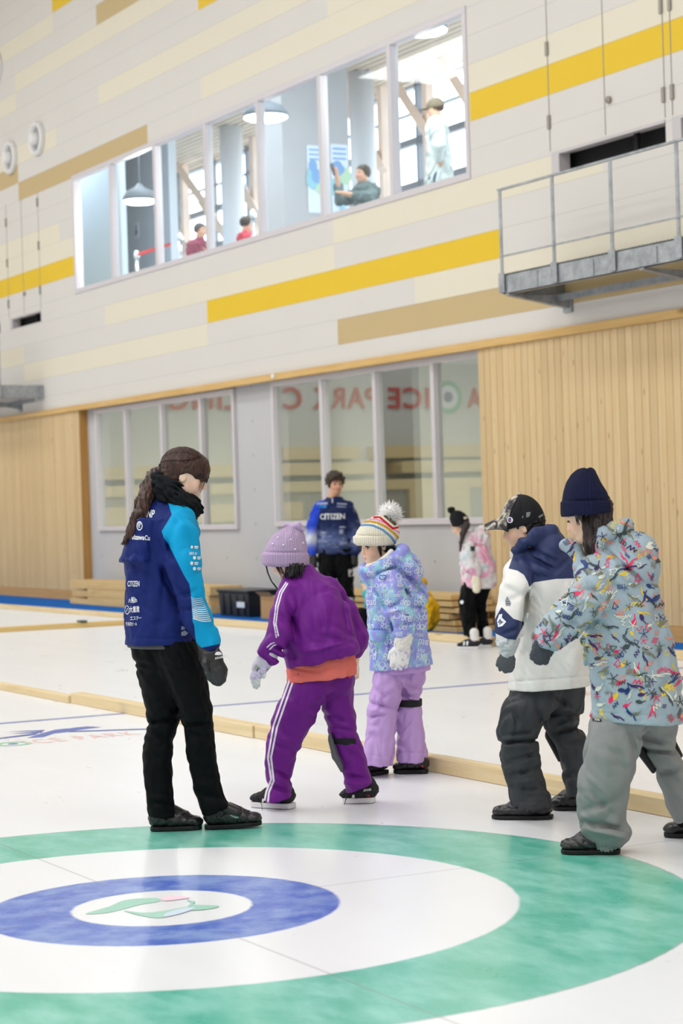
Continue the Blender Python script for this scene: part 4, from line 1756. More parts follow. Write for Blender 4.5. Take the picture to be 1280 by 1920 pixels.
woman = person(D, None, 'woman with a long ponytail in a navy and cyan jacket and black trousers', skin_w, ops, hd.attrs(), None, .0052)
hd.eyes(woman, .55, .55)

# jacket
jk = [loft([], UP, RT, FW) if False else ploft(D, [(935, 288, 345, 0, .075), (950, 272, 356, 0, .12), (972, 257, 366, 0, .18), (1000, 246, 371, 0, .20), (1040, 239, 370, 0, .195), (1100, 240, 368, 0, .185), (1160, 237, 368, 0, .185), (1206, 237, 369, 0, .19), (1219, 237, 369, 0, .19)], 0, 2.3, .008)]
jk += pchain(D, [(332, 976, -.10, 30), (336, 1005, -.16, 32), (342, 1058, -.20, 31), (353, 1108, -.21, 26), (368, 1156, -.21, 25), (388, 1196, -.20, 18)], .02, .02)
jk += pchain(D, [(312, 980, .12, 28), (310, 1060, .18, 28), (316, 1120, .2, 25), (340, 1185, .18, 18)], .02, .02)
jk.append(ploft(D, [(975, 254, 330, -.01, .185), (1010, 243, 326, -.01, .20), (1049, 229, 320, -.01, .20)], .0, 2.2, .003, .03))
jk.append(cone(pt(387, 1191, D - .2), pt(392, 1203, D - .2), .044, .043, .006))
navy_jk = zoned('navy_cyan_jacket', (28, 42, 108), [('cyan', (16, 160, 214))], .6, .12)
cy = [(313, 936), (322, 965), (303, 996), (307, 1008), (315, 1019), (329, 1047), (345, 1079), (355, 1095), (358, 1116), (361, 1165), (364, 1172), (366, 1195), (370, 1216), (418, 1206), (402, 1160), (390, 1110), (385, 1080), (380, 985), (368, 962), (345, 942), (330, 932)]
cr = crease(D, [(312, 1010, 322, 1050, .010, 4), (326, 1095, 352, 1118, .009, 5), (330, 1120, 372, 1105, .006, 5), (338, 1145, 380, 1138, .006, 5), (322, 960, 350, 990, -.004, 6), (300, 1060, 330, 1130, .010, 6), (262, 1060, 300, 1100, .004, 8), (250, 1120, 300, 1160, .004, 9), (240, 1197, 364, 1197, .0025, 2), (258, 1050, 262, 1200, .003, 8)])
jacket = surf('jacket', jk, .0056, navy_jk, woman, both(folds(3, .004, .16, UP + .3 * RT, 4), folds(4, .0016, .07, UP + .6 * RT, 4), cr), {'cyan': poly_sd(cy)}, [half_below(D, 238, 1208, 366, 1203)[:1] + (pt(225, 1190, D) - .25, pt(372, 1225, D) + np.array([.12, .25, .12]), 0, True)])
tr = bvh_of(jacket)
mark_text('JUENP', 274, 963, 15, 2, tr, white_print, jacket, .52, .25, .02)
mark_polys([arc_poly(262, 986, 6.5, 8.6, a, a + 30, 3, .62) for a in range(0, 360, 30)] + [arc_poly(262, 985, 3.0, 4.6, a, a + 40, 3, .62) for a in range(20, 300, 40)] + [arc_poly(262, 985, .2, 1.8, 0, 359, 8, .62)], tr, white_print, jacket, 'emblem')
mark_text('KaruizawaCu', 258, 1007, 9.5, 4, tr, white_print, jacket, .66, 0, .03)
mark_text('CITIZEN', 251, 1094, 10.5, 0, tr, white_print, jacket, .42, 0, .02)
mark_text('\u2227\u8239h', 249, 1125, 9, -4, tr, white_print, jacket, .6, 0, .02)
mark_text('\u2298\u5927\u91cd\u5efa', 248, 1143, 9, -3, tr, white_print, jacket, .5, 0, .02)
mark_text('\u30a8\u30b9\u30c6\u30fc', 255, 1159, 6.5, -2, tr, white_print, jacket, .6, 0, .02)
mark_text('\u8efd\u4e95\u6ca2\u30d3\u30fc\u30eb', 247, 1170, 5.5, -1, tr, white_print, jacket, .45, 0, .02)
mark_text('ZEO B', 361, 1038, 4.5, 2, tr, white_print, jacket, .8, 0, .03, 'lettering')
for i, (x, y, h) in enumerate(((364, 1026, 6), (369, 1046, 7), (364, 1056, 7), (369, 1066, 7))):
    mark_polys(arc_like if False else [arc_poly(x - 5, y, .3, h * .5, 0, 359, 10, .8)] + stroke_poly([(x, y - 1), (x + 7, y - .5)], 2.6) + stroke_poly([(x, y + 2), (x + 6, y + 2.5)], 1.6), tr, white_print, jacket, 'sponsor_mark')
lines = []
for i in range(13):
    y = 1120 + i * 3.3
    x0, x1 = 358 + i * .35, 379 + i * 1.35
    for j in range(8):
        t0, t1 = j / 8, (j + 1) / 8
        w = .7 + .10 * i
        lines += stroke_poly([(x0 + (x1 - x0) * t0, y + 3 * math.sin(t0 * 3) + i * .3 * t0), (x0 + (x1 - x0) * t1, y + 3 * math.sin(t1 * 3) + i * .3 * t1)], w)
pr_ = [mark_polys(lines, tr, white_print, jacket, 'sleeve_stripes')]
absorb(jacket, pr_)
mark_polys([[(339, 1174), (346, 1174), (346, 1180), (339, 1181)], [(339, 1185), (346, 1182), (352, 1187), (347, 1192), (339, 1192)]], tr, plain('grey_print', (168, 176, 196), .6), jacket, 'hem_mark')
# thin grey layer showing below the jacket
surf('undershirt', [ploft(D, [(1195, 240, 366, 0, .172), (1213, 238.5, 368, 0, .175)], 0, 2.2, .004)], .006, fabric('grey_knit', (92, 92, 94)), woman)

blk = N('black_stretch')
blk.bump(blk.noise(blk.obj(), 240, 2), .1, .002)
blk = blk.done(rgb(9, 10, 13), .7, .12)
tr1 = [ploft(D, [(1200, 286, 370, -.03, .15), (1225, 290, 377, -.04, .14), (1260, 300, 386, -.05, .115), (1300, 317, 392, -.05, .10), (1339, 337, 398, -.05, .086), (1371, 347, 399, -.04, .072), (1419, 351, 404, -.02, .068), (1450, 357, 409, -.01, .066), (1485, 366, 417, 0, .064), (1508, 373, 428, .0, .066), (1526, 379, 436, .0, .068)], 0, 2.1, .006),
       ploft(D, [(1200, 245, 335, .04, .15), (1225, 248, 345, .04, .14), (1260, 257, 352, .045, .115), (1300, 267, 348, .04, .10), (1345, 277, 338, .04, .08), (1362, 276, 333, .03, .072), (1387, 271, 325, .03, .068), (1419, 268, 322, .02, .068), (1460, 270, 322, .02, .066), (1507, 277, 325, .02, .064), (1529, 278, 332, .02, .068)], .02, 2.1, .006)]
tr1.append(half_below(D, 379, 1532, 436, 1508))
tr1[-1] = (tr1[-1][0], pt(356, 1490, D) - .12, pt(440, 1540, D) + .12, .003, True)
cr = crease(D, [(347, 1362, 395, 1352, .008, 4), (352, 1372, 390, 1385, .005, 5), (277, 1358, 330, 1348, .008, 4), (280, 1372, 322, 1392, .006, 6), (355, 1345, 385, 1335, -.004, 6), (282, 1400, 300, 1440, .004, 6), (300, 1240, 338, 1335, .006, 5), (245, 1240, 285, 1250, .005, 4), (248, 1252, 280, 1262, .004, 4), (380, 1490, 420, 1500, .004, 5), (372, 1470, 405, 1478, -.003, 6), (290, 1505, 325, 1515, .004, 5)])
trousers = surf('trousers', tr1, .0056, blk, woman, both(folds(8, .0022, .08, UP, 3), cr))

# neck warmer with slouching folds
def ring_pts(cx, cy, ax, tilt, dep, rf, rb, n=18):
    """oval loop seen edge-on: right/front end lower, left/back end higher"""
    out = []
    for i in range(n + 1):
        a = 2 * PI * i / n
        c, s = math.cos(a), math.sin(a)
        out.append((pt(cx + ax * c, cy + tilt * c, D + dep * s), (rb + (rf - rb) * (c + 1) / 2) / S))
    return out


nw = chain(ring_pts(316, 912, 26, 15, .075, 11, 10), .0, .01) + chain(ring_pts(322, 926, 33, 17, .09, 13, 12), .012, .01) + chain(ring_pts(326, 939, 38, 14, .10, 12, 9), .012, .01)
nwarm = surf('neck_warmer', nw, .005, ribbed('black_knit', (27, 30, 34), 150, .9, (), .5), woman, folds(21, .0075, .05, RT * .7 - UP * .5, 3.5), {'rib': lambda P: (P @ UP)})

# hair: cap, fringe, ponytail
hm = hair_mat('dark_brown_hair', (24, 14, 12), (86, 52, 40))
H = hd.e
hr = [H(-.045, 0, .15, .445, .36, .385), H(.17, 0, .24, .25, .27, .235, .06), H(.30, .0, .165, .145, .24, .17, .05), H(-.22, 0, -.10, .24, .30, .24, .08),
      hd.e(.47, 0, -.30, .36, .5, .36, .02, True), hd.e(.08, .33, -.12, .19, .16, .19, .02, True), hd.e(.08, -.33, -.12, .19, .16, .19, .02, True)]
hair = surf('hair', hr, .004, hm, woman, folds(5, .0012, .03, hd.f * .9 + hd.u * .3, 6))
r = random.Random(6)
ec, er = hd.p(-.045, 0, .15), np.array([.452, .367, .392]) * hd.H
E3 = np.stack([hd.f, hd.l, hd.u])
tie = unit(np.array([-.98, 0, -.12]))
loc = []
for i in range(230):                      # combed-back hair running to the tie
    a = r.uniform(-1.9, 1.9)
    st = unit(np.array([.62 * math.cos(a) + .1, math.sin(a) * 1.0, .75 * math.cos(a * .62) + .02]))
    lp = []
    om = math.acos(max(-1, min(1, st @ tie)))
    for k in range(9):
        t = k / 8 * .97
        q = (math.sin((1 - t) * om) * st + math.sin(t * om) * tie) / math.sin(om)
        lp.append(ec + (q * er * (1 + .012 * r.random())) @ E3)
    loc.append((lp, .0030))
strands('combed_strands', loc, .003, hm, hair, 5)
r = random.Random(4)
loc = []
for i in range(46):
    l0 = r.uniform(-.27, .27)
    p0 = hd.p(.26 + r.uniform(-.05, .05), l0 * .8, .36 - abs(l0) * .3)
    p1 = hd.p(.43 - abs(l0) * .45, l0, .20)
    p2 = hd.p(.465 - abs(l0) * .55, l0 * 1.05, .03 + r.uniform(-.06, .05))
    loc.append(([p0, p1, p2], .0042))
for i in range(7):                       # longer face-framing locks on the near temple
    t = r.random()
    l0 = -.27 - .03 * r.random()
    loc.append(([hd.p(.20 + .13 * t, l0 + .04, .25), hd.p(.27 + .14 * t, l0, .05), hd.p(.29 + .08 * t, l0 - .005, -.12 - .12 * r.random())], .0022))
strands('fringe', loc, .003, hm, hair)
tail = [(300, 882, -.0, 8), (287, 893, -.01, 11), (277, 915, -.05, 13), (269, 940, -.10, 13), (260, 968, -.14, 12), (249, 995, -.15, 10), (238, 1014, -.15, 6)]
pon = surf('ponytail', pchain(D, tail, 0, .01), .0042, hm, hair, folds(9, .003, .03, UP, 6))
loc = []
tp = [pt(x, y, D + dd) for x, y, dd, _ in tail]
tr_ = [q[3] / S for q in tail]
for i in range(120):
    a, q = r.uniform(0, 6.28), math.sqrt(r.random()) * 1.08
    lp = []
    endk = r.choice((5, 6, 6, 6))
    for k in range(endk + 1):
        lp.append(tp[k] + tr_[k] * q * (math.cos(a) * RT + math.sin(a) * FW) * (1 + .15 * r.random()))
    lp.append(lp[-1] + (tp[6] - tp[5]) * r.uniform(.1, .5) + .008 * RT * r.uniform(-1, 1))
    loc.append((lp, .0022))
strands('ponytail_strands', loc, .002, hm, pon, 5)
surf('hair_tie', [cone(pt(300, 877, D), pt(301, 888, D), .019, .019, 0, (RT, .45))], .004, plain('hair_tie_black', (34, 26, 40), .8), hair)

# mitten and shoes
mt = pchain(D, [(387, 1206, -.2, 16), (395, 1232, -.21, 19), (405, 1260, -.215, 19), (409, 1274, -.215, 12)], 0, .02, (FW, .62)) + pchain(D, [(385, 1226, -.22, 8), (386, 1244, -.235, 8), (392, 1258, -.235, 6)], .012, .008)
mt.append(half_below(D, 370, 1208, 404, 1197) if False else cone(pt(386, 1203, D - .2), pt(390, 1213, D - .2), .043, .041, .008, (FW, .75)))
mitten = surf('mitten', mt, .004, leather, woman, both(folds(14, .0012, .04, RT, 2), crease(D, [(384, 1222, 404, 1216, .003, 2.5), (390, 1240, 400, 1275, .002, 3)])))
tm = bvh_of(mitten)
mark_polys([arc_poly(409, 1229, 3.2, 7.0, 10, 170, 10)], tm, white_print, mitten, 'emblem')
mark_text('ASHAM', 410, 1233, 4.2, -12, tm, white_print, mitten, .8, 0, .03)
for heel, toe, rw in (((383, 1557.5), (491, 1553.5), True), ((281, 1561), (378, 1557.5), False)):
    s, c, ax, sd = shoe('shoe', D, heel, toe, None, .092, woman, leather, rubber, .020, .075, toe_lift=.012 if rw else 0)
    if rw:
        st = surf('strap', [cone(c(.40, .085, -.03), c(.56, .065, -.035), .026, .024, 0, (sd, .9)), cone(c(.42, .075, 0), c(.58, .055, 0), .036, .036, .01)], .004, leather, s)
        tm = bvh_of(st)
        mark_text('ASHAM', 438, 1531, 5, 13, tm, white_print, st, .8, 0, .03)
    else:
        surf('strap', [cone(c(.42, .075, 0), c(.60, .052, 0), .036, .036, .01)], .004, leather, s)

# ------------------------------------------------------------------ 2: child in the purple tracksuit
D = 9.2
S = FPX / D
hd = Head(pt(538, 1046, D + .10), 158, 30, .20)
ops = hd.ops(True)
ops += pchain(D, [(545, 1062, .1, 18), (560, 1085, .09, 20)], .02) + pchain(D, [(577, 1110, .06, 34), (595, 1180, .0, 40), (600, 1255, 0, 42)], .03)
ops += pchain(D, [(545, 1110, -.04, 15), (528, 1165, -.13, 13), (524, 1192, -.16, 12), (498, 1236, -.2, 9)], .02)
ops += pchain(D, [(615, 1110, .1, 15), (655, 1165, .13, 13), (667, 1200, .14, 12), (664, 1240, .12, 9)], .02)
ops += pchain(D, [(580, 1275, -.04, 24), (547, 1360, -.05, 16)], .02) + leg_foot(D, (545, 1365, -.05, 19), (541, 1519), (463, 1514.5), .085, .8)
ops += pchain(D, [(625, 1275, .04, 22), (638, 1360, .05, 14)], .02) + leg_foot(D, (640, 1365, .05, 19), (702, 1507), (641, 1508), .085, .8, .36)
ops += glove_ops(pt(492, 1240, D - .2), pt(482, 1262, D - .21), -RT, -FW + UP * .2, .024, .04, .35)
ops += glove_ops(pt(664, 1243, D + .12), pt(664, 1262, D + .12), -RT, FW, .024, .04, .35)
pur = person(D, None, 'child in a purple tracksuit with white side stripes and a lilac knitted hat', skin_c, ops, hd.attrs(), None, .0052)
hd.eyes(pur, .7, .6)

jk = [ploft(D, [(1062, 545, 583, .11, .055), (1078, 534, 600, .10, .09), (1100, 524, 630, .07, .14), (1135, 520, 652, .04, .165), (1175, 521, 662, .01, .175), (1210, 526, 669, -.01, .18), (1238, 532, 669, -.01, .175), (1256, 538, 664, -.01, .17)], 0, 2.2, .01)]
jk += pchain(D, [(540, 1110, -.05, 19), (530, 1150, -.12, 20), (528, 1188, -.17, 22), (517, 1212, -.19, 21), (504, 1231, -.21, 17)], .02, .02)
jk += pchain(D, [(615, 1105, .1, 22), (645, 1148, .13, 23), (667, 1196, .14, 21), (664, 1224, .12, 13)], .02, .02)
jk.append(half_below(D, 534, 1249, 668, 1219))
jk[-1] = (jk[-1][0], pt(530, 1190, D) - .16, pt(690, 1290, D) + .2, .006, True)
# the forearm reaches below the hem line, so it is added after the hem is cut
jk += pchain(D, [(521, 1206, -.19, 20), (512, 1220, -.20, 21), (503, 1232, -.21, 18)], .014, .02)
jk += pchain(D, [(667, 1200, .14, 18), (664, 1224, .12, 12)], .012, .02)
jk.append(half_below(D, 491, 1217, 513, 1251))
jk[-1] = (jk[-1][0], pt(480, 1222, D - .2) - .07, pt(505, 1245, D - .2) + .07, .003, True)
strp = [[(536, 1092), (524, 1110), (517, 1135), (513, 1168), (518, 1195)], [(539, 1094), (528, 1112), (521, 1137), (517, 1170), (522, 1192)], [(500, 1214), (508, 1207), (514, 1205)], [(505, 1218), (512, 1211), (517, 1209)]]
def lines_attr(ls, half):
    fs = [line_sd(l, half) for l in ls]
    return lambda P: np.max([f(P) for f in fs], axis=0)


purple_m = zoned('purple_jersey', (114, 30, 138), [('stripe', (236, 230, 240))], .55, .2, .5, 500, .08)
cr = crease(D, [(538, 1120, 552, 1190, .010, 5), (552, 1150, 560, 1235, .008, 8), (575, 1120, 575, 1215, .006, 10), (640, 1115, 652, 1190, .010, 5), (600, 1120, 640, 1200, -.005, 14), (538, 1100, 600, 1085, -.003, 8), (512, 1212, 536, 1222, .012, 4), (505, 1224, 530, 1238, .012, 4), (560, 1228, 650, 1205, -.006, 6), (590, 1190, 660, 1205, .005, 6), (620, 1170, 664, 1196, .006, 6), (540, 1200, 555, 1240, .007, 6), (590, 1095, 612, 1225, .004, 7), (628, 1120, 610, 1225, .004, 7), (560, 1100, 590, 1130, -.003, 8), (545, 1235, 600, 1222, .004, 4), (600, 1222, 660, 1205, .004, 3), (655, 1150, 680, 1200, .005, 4), (520, 1150, 545, 1175, .005, 5)])
jacket = surf('jacket', jk, .0056, purple_m, pur, both(folds(31, .005, .19, UP + .25 * RT, 6), folds(32, .0018, .07, UP - .5 * RT, 5), cr), {'stripe': lines_attr(strp, 1.15)})
surf('shirt', [ploft(D, [(1205, 546, 664, 0, .145), (1250, 539, 667, 0, .156), (1285, 537, 667, 0, .162)], 0, 2.2, .004), half_below(D, 540, 1277, 668, 1263)], .0056, fabric('coral_cotton', (240, 122, 112), .8), pur,
     both(folds(12, .0028, .06, RT, 4), crease(D, [(548, 1252, 600, 1262, .006, 3), (550, 1262, 580, 1270, .004, 3)])))
tl = [ploft(D, [(1255, 546, 640, -.02, .115), (1275, 541, 632, -.03, .112), (1295, 533, 624, -.04, .108), (1320, 522, 606, -.05, .10), (1345, 512, 592, -.05, .088), (1368, 505, 580, -.05, .08), (1400, 500, 562, -.05, .07), (1427, 498, 551, -.04, .064), (1452, 501, 546, -.03, .06), (1475, 499, 545, -.03, .062), (1490, 495, 546, -.03, .066), (1501, 496, 546, -.03, .064)], 0, 2.1, .008),
      ploft(D, [(1255, 570, 662, .02, .115), (1275, 577, 663, .03, .11), (1295, 588, 662, .05, .105), (1327, 602, 661, .05, .088), (1350, 610, 666, .05, .078), (1368, 615, 669, .05, .074), (1385, 621, 671, .05, .072), (1402, 630, 680, .05, .07), (1431, 639, 688, .06, .066), (1455, 645, 694, .06, .066), (1470, 648, 698, .06, .07), (1489, 651, 699, .07, .066)], .02, 2.1, .008)]
st2 = [[(546, 1266), (529, 1313), (512, 1362), (502, 1420), (508, 1462), (499, 1484), (496, 1500)], [(553, 1266), (536, 1315), (519, 1364), (508, 1420), (513, 1464), (504, 1486), (502, 1504)]]
cr = crease(D, [(575, 1330, 605, 1322, .006, 5), (508, 1440, 545, 1462, .009, 4), (505, 1455, 540, 1474, -.007, 4), (500, 1470, 542, 1486, .008, 4), (512, 1395, 556, 1410, .004, 6), (600, 1335, 650, 1355, .006, 5), (612, 1362, 668, 1372, .006, 4), (640, 1400, 690, 1440, .004, 6), (648, 1452, 692, 1462, .006, 4), (590, 1280, 600, 1320, .006, 6), (560, 1290, 575, 1360, -.004, 10), (640, 1468, 690, 1474, -.004, 4), (500, 1360, 540, 1380, .004, 8)])
trousers = surf('trousers', tl, .0056, purple_m, pur, both(folds(33, .004, .12, UP + .5 * RT, 4), cr), {'stripe': lines_attr(st2, 1.7)}, [half_below(D, 496, 1506, 546, 1491)[:1] + (pt(485, 1480, D) - .14, pt(556, 1515, D) + .14, 0, True), half_below(D, 651, 1491, 696, 1471)[:1] + (pt(646, 1462, D) - .09, pt(705, 1500, D) + .2, 0, True)])
tq = bvh_of(trousers)
mark_polys([[(655, 1262), (660, 1262), (657, 1272), (653, 1272)]], tq, plain('magenta_mark', (206, 36, 110), .6), trousers, 'hip_mark')
pad = surf('knee_pad', [cone(pt(619, 1385, D - .0), pt(626, 1412, D), .026, .028, 0, (RT, .42)), cone(pt(626, 1412, D), pt(640, 1440, D), .028, .020, .01, (RT, .42))], .004, plain('pad_grey', (96, 98, 104), .5), pur)
surf('strap', [ploft(D, [(1381, 618, 672, .05, .078), (1394, 624, 676, .05, .077)], 0, 2.1, .004)], .0045, plain('strap_black', (30, 30, 34), .8), pad)

# lilac rib-knit hat with a tied top and pearl beads
hc = pt(535, 1030, D + .09)
ht = [ploft(D, [(985, 541, 558, .09, .03), (991, 528, 566, .09, .06), (1003, 512, 571, .09, .088), (1020, 500, 575, .09, .102), (1036, 494, 577, .09, .107), (1050, 494, 576, .09, .103)], 0, 2, .006, .04),
      ploft(D, [(1034, 493, 577, .09, .106), (1039, 490.5, 579, .09, .113), (1056, 491, 578, .09, .112), (1062, 496, 575, .09, .106)], .002, 2, .006, .03)]
lil = ribbed('lilac_rib_knit', (204, 178, 214), 56, .9, (), .75)
hat = surf('hat', ht, .0042, lil, pur, crease(D, [(493, 1036, 578, 1036, .003, 1.6), (540, 990, 535, 1005, .003, 4), (553, 990, 553, 1004, .003, 4)]), {'rib': rib_about(hc, UP, FW)})
surf('bow', [cone(pt(548, 988, D + .06), pt(558, 986, D + .05), .012, .018), cone(pt(558, 986, D + .05), pt(567, 993, D + .05), .016, .010, .008), cone(pt(548, 988, D + .09), pt(537, 985, D + .1), .012, .014, .008)], .003, lil, hat, None, {'rib': lambda P: P @ RT * 3})
th = bvh_of(hat)
for x, y in ((511, 1020), (531, 1022), (553, 1030), (568, 1018), (521, 1008), (545, 1012)):
    dv = Vector(FW + (x - 640) / FPX * RT - (y - 960) / FPX * UP).normalized()
    q = th.ray_cast(Vector(CAM), dv)[0]
    if q:
        MB().lathe([(.0004, -.005), (.004, -.003), (.005, 0), (.004, .003), (.0004, .005)]).build('pearl', plain('pearl', (240, 236, 232), .2, .6), hat, True).location = q - dv * .002
hb = hair_mat('black_hair', (22, 20, 22), (58, 52, 54))
hair = surf('hair', [ploft(D, [(1048, 500, 572, .10, .095), (1060, 535, 574, .09, .09), (1072, 541, 572, .08, .07), (1084, 545, 565, .05, .04)], 0, 2, .006)] + pchain(D, [(548, 1062, .0, 8), (547, 1078, -.01, 5)], .01), .0042, hb, pur, folds(41, .003, .02, UP, 6))
r = random.Random(9)
loc = []
for i in range(46):
    x = r.uniform(536, 572)
    loc.append(([pt(x, 1056, D + r.uniform(-.02, .05)), pt(x - 2, 1072, D + r.uniform(-.03, .03)), pt(x - 4 + r.uniform(-3, 3), 1080 + r.uniform(0, 8), D + r.uniform(-.03, .03))], .0024))
for i in range(9):
    x = r.uniform(-1.5, 1.5)
    loc.append(([pt(498 + x, 1056, D + .05), pt(502 + x, 1074, D + .03), pt(509 + x, 1090, D + .02), pt(521 + 2 * x, 1105, D + .02)], .0016))
for i in range(16):
    x = r.uniform(0, 10)
    loc.append(([pt(514 + x, 1058, D + .01), pt(520 + x, 1070, D + .0), pt(527 + x, 1082 + r.uniform(-6, 6), D)], .0014))
strands('hair_strands', loc, .002, hb, hair, 5)

# gloves
gw = zoned('white_lilac_glove', (232, 234, 234), [('band', (208, 200, 226))], .6, .3)
def glove(nm, parent, wrist, palm, side, nrm, rr, fl, mat, curl=.3, seed=1, attrs=None, thumb=1.0, h=.0032, cuff=None, spread=.16):
    o = glove_ops(wrist, palm, side, nrm, rr, fl, curl, thumb, spread)
    if cuff is not None:
        o.append(cone(cuff[0], cuff[1], cuff[2], cuff[3], .006))
    return surf(nm, o, h, mat, parent, folds(seed, .0012, .02, unit(side), 2), attrs)


g1 = glove('glove', pur, pt(494, 1238, D - .2), pt(481, 1265, D - .215), RT * .4 - FW * .8, -RT * .8 - UP * .25 - FW * .5, .040, .068, gw, .35, 3, {'band': poly_sd([(463, 1246), (490, 1226), (512, 1248), (488, 1272), (468, 1276)])}, .9)
cf = surf('cuff', [cone(pt(503, 1230, D - .205), pt(488, 1250, D - .205), .041, .037)], .0036, fabric('pale_lilac_cuff', (222, 214, 232)), g1)
tb = bvh_of(cf)
mark_polys([[(480, 1245), (497, 1259), (493, 1266), (477, 1252)]], tb, plain('silver_band', (176, 184, 180), .4, .5), cf, 'wrist_band')
mark_polys([stroke_poly([(481 + 3.4 * k, 1259 - 0 + .2 * k), (485 + 3.4 * k, 1252 + 2 * k)], 1.4)[0] for k in range(3)] + [[(498, 1257), (503, 1253), (504, 1256), (500, 1260)]], tb, plain('band_dark', (70, 76, 80), .5), cf, 'wrist_band_bars', .0024)
glove('glove', pur, pt(664, 1238, D + .12), pt(665, 1258, D + .12), -FW, RT, .032, .05, gw, .3, 4, {'band': lambda P: P @ UP * 0 - 1})

snk = N('black_suede')
snk = snk.done(rgb(44, 42, 46), .7, .25)
wsole = plain('white_sole', (232, 230, 232), .5)
pink_m = plain('red_print', (222, 64, 74), .5)
for heel, toe, nm in (((541, 1519), (463, 1514.5), 0), ((702, 1507), (641, 1508), 1)):
    s, c, ax, sd = shoe('shoe', D, heel, toe, None, .085, pur, snk, wsole, .026, .060)
    tm = bvh_of(s)
    if nm == 0:
        mark_polys([[(492, 1497), (496, 1497), (493, 1510), (489, 1510)], [(500, 1498), (507, 1497), (505, 1510), (499, 1510)]], tm, white_print, s, 'side_flash')
        mark_polys([[(521, 1500), (524, 1500), (524, 1505), (521, 1505)]], tm, plain('tag_blue', (60, 150, 220), .5), s, 'tag')
        strands('shoelace', [([pt(486, 1500, D - .11), pt(482, 1496, D - .11), pt(478, 1503, D - .115)], .003), ([pt(486, 1499, D - .115), pt(491, 1510, D - .125), pt(491, 1521, D - .135)], .002), ([pt(480, 1499, D - .10), pt(486, 1503, D - .11)], .002)], .002, plain('lace_black', (24, 24, 26), .8), s)
    else:
        mark_text('3', 690, 1495, 9, 0, tm, pink_m, s, 1, .1, .04)
        mark_text('ASHAM', 688, 1481, 4.5, -8, tm, white_print, s, .7, 0, .03)
        mark_polys([[(661, 1490), (664, 1490), (665, 1498), (658, 1498)]], tm, white_print, s, 'side_flash')
        strands('shoelace', [([pt(650, 1492, D - .03), pt(648, 1500, D - .05), pt(645, 1510, D - .06)], .003)], .002, plain('lace_black', (24, 24, 26), .8), s)

# ------------------------------------------------------------------ 3: child in the patterned lilac jacket
D = 10.28
S = FPX / D
hd = Head(pt(705, 1023, D), 208, 10, .20)
ops = hd.ops(True)
ops += pchain(D, [(712, 1045, .0, 16), (725, 1075, 0, 18)], .02) + pchain(D, [(738, 1095, 0, 30), (746, 1170, .0, 34), (748, 1245, 0, 34)], .03)
ops += pchain(D, [(728, 1090, -.08, 14), (740, 1140, -.16, 12), (756, 1205, -.2, 8)], .02)
ops += pchain(D, [(750, 1090, .1, 14), (765, 1140, .16, 12), (760, 1200, .2, 8)], .02)
ops += pchain(D, [(730, 1260, -.04, 20), (716, 1340, -.05, 14)], .02) + leg_foot(D, (716, 1340, -.05, 16), (733, 1451), (684, 1458), .072, .75)
ops += pchain(D, [(765, 1260, .05, 20), (768, 1340, .06, 14)], .02) + leg_foot(D, (768, 1340, .06, 16), (800, 1452), (735, 1452), .072, .75)
ops += glove_ops(pt(757, 1207, D - .2), pt(750, 1230, D - .2), -RT, -FW, .022, .036, .3)
ops += glove_ops(pt(760, 1200, D + .2), pt(758, 1225, D + .2), -RT, FW, .022, .036, .3)
lila = person(D, None, 'child in a periwinkle lettered snow jacket, lilac trousers and striped bobble hat', skin_c, ops, hd.attrs(), None, .0045)
hd.eyes(lila, .15, .0)


def periwinkle():
    g = N('periwinkle_print')
    o = g.obj()
    n1 = g.noise(o, 11, 3)
    n2 = g.noise(g.mapping(o, (1, 1, 1), (0, 0, 0), (5, 3, 1)), 14, 3)
    c = g.ramp(n1, [(0.36, rgb(152, 206, 228)), (0.48, rgb(150, 158, 228)), (0.62, rgb(146, 146, 222)), (0.72, rgb(200, 180, 232))])
    c = g.mix(g.ramp(n2, [(0.56, (0, 0, 0, 1)), (0.66, (1, 1, 1, 1))]), c, rgb(150, 214, 226))
    return g.done(c, .55, .3)


jk = [ploft(D, [(1068, 690, 760, 0, .09), (1084, 688, 776, 0, .13), (1105, 689, 788, 0, .16), (1130, 688, 796, 0, .165), (1165, 690, 797, 0, .16), (1200, 692, 802, 0, .16), (1230, 694, 806, 0, .165), (1262, 696, 809, 0, .17)], 0, 2.2, .006)]
jk += pchain(D, [(728, 1085, -.09, 27), (735, 1115, -.15, 28), (744, 1142, -.18, 26), (754, 1164, -.2, 22), (757, 1186, -.21, 17)], .015, .02)
jk += pchain(D, [(758, 1088, .1, 26), (775, 1120, .15, 26), (772, 1165, .18, 20), (762, 1190, .19, 16)], .02, .02)
jk += pchain(D, [(683, 1071, -.06, 10), (700, 1069, -.10, 11), (722, 1061, -.105, 12), (744, 1046, -.10, 12), (753, 1034, -.08, 11)], .008, .008)
jk += pchain(D, [(684, 1066, .05, 10), (705, 1062, .10, 10), (735, 1046, .11, 11), (754, 1032, .06, 10), (755, 1031, -.06, 11)], .008, .008)
jk += pchain(D, [(684, 1072, -.06, 11), (692, 1086, -.05, 11), (686, 1075, .04, 11)], .008, .008)
jk += [ell(pt(760, 1066, D), (unit(RT + .5 * UP), FW, unit(UP - .5 * RT)), (.075, .135, .088), .02), ell(pt(772, 1086, D), (RT, FW, UP), (.038, .10, .04), .02),
       ell(pt(788, 1120, D - .02), (RT, FW, UP), (.034, .10, .05), .02)]
jk.append(hd.e(0, 0, .02, .44, .36, .52, .01, True))
jk.append(half_below(D, 696, 1256, 809, 1245))
jk[-1] = (jk[-1][0], pt(690, 1230, D) - .22, pt(812, 1290, D) + .22, .004, True)
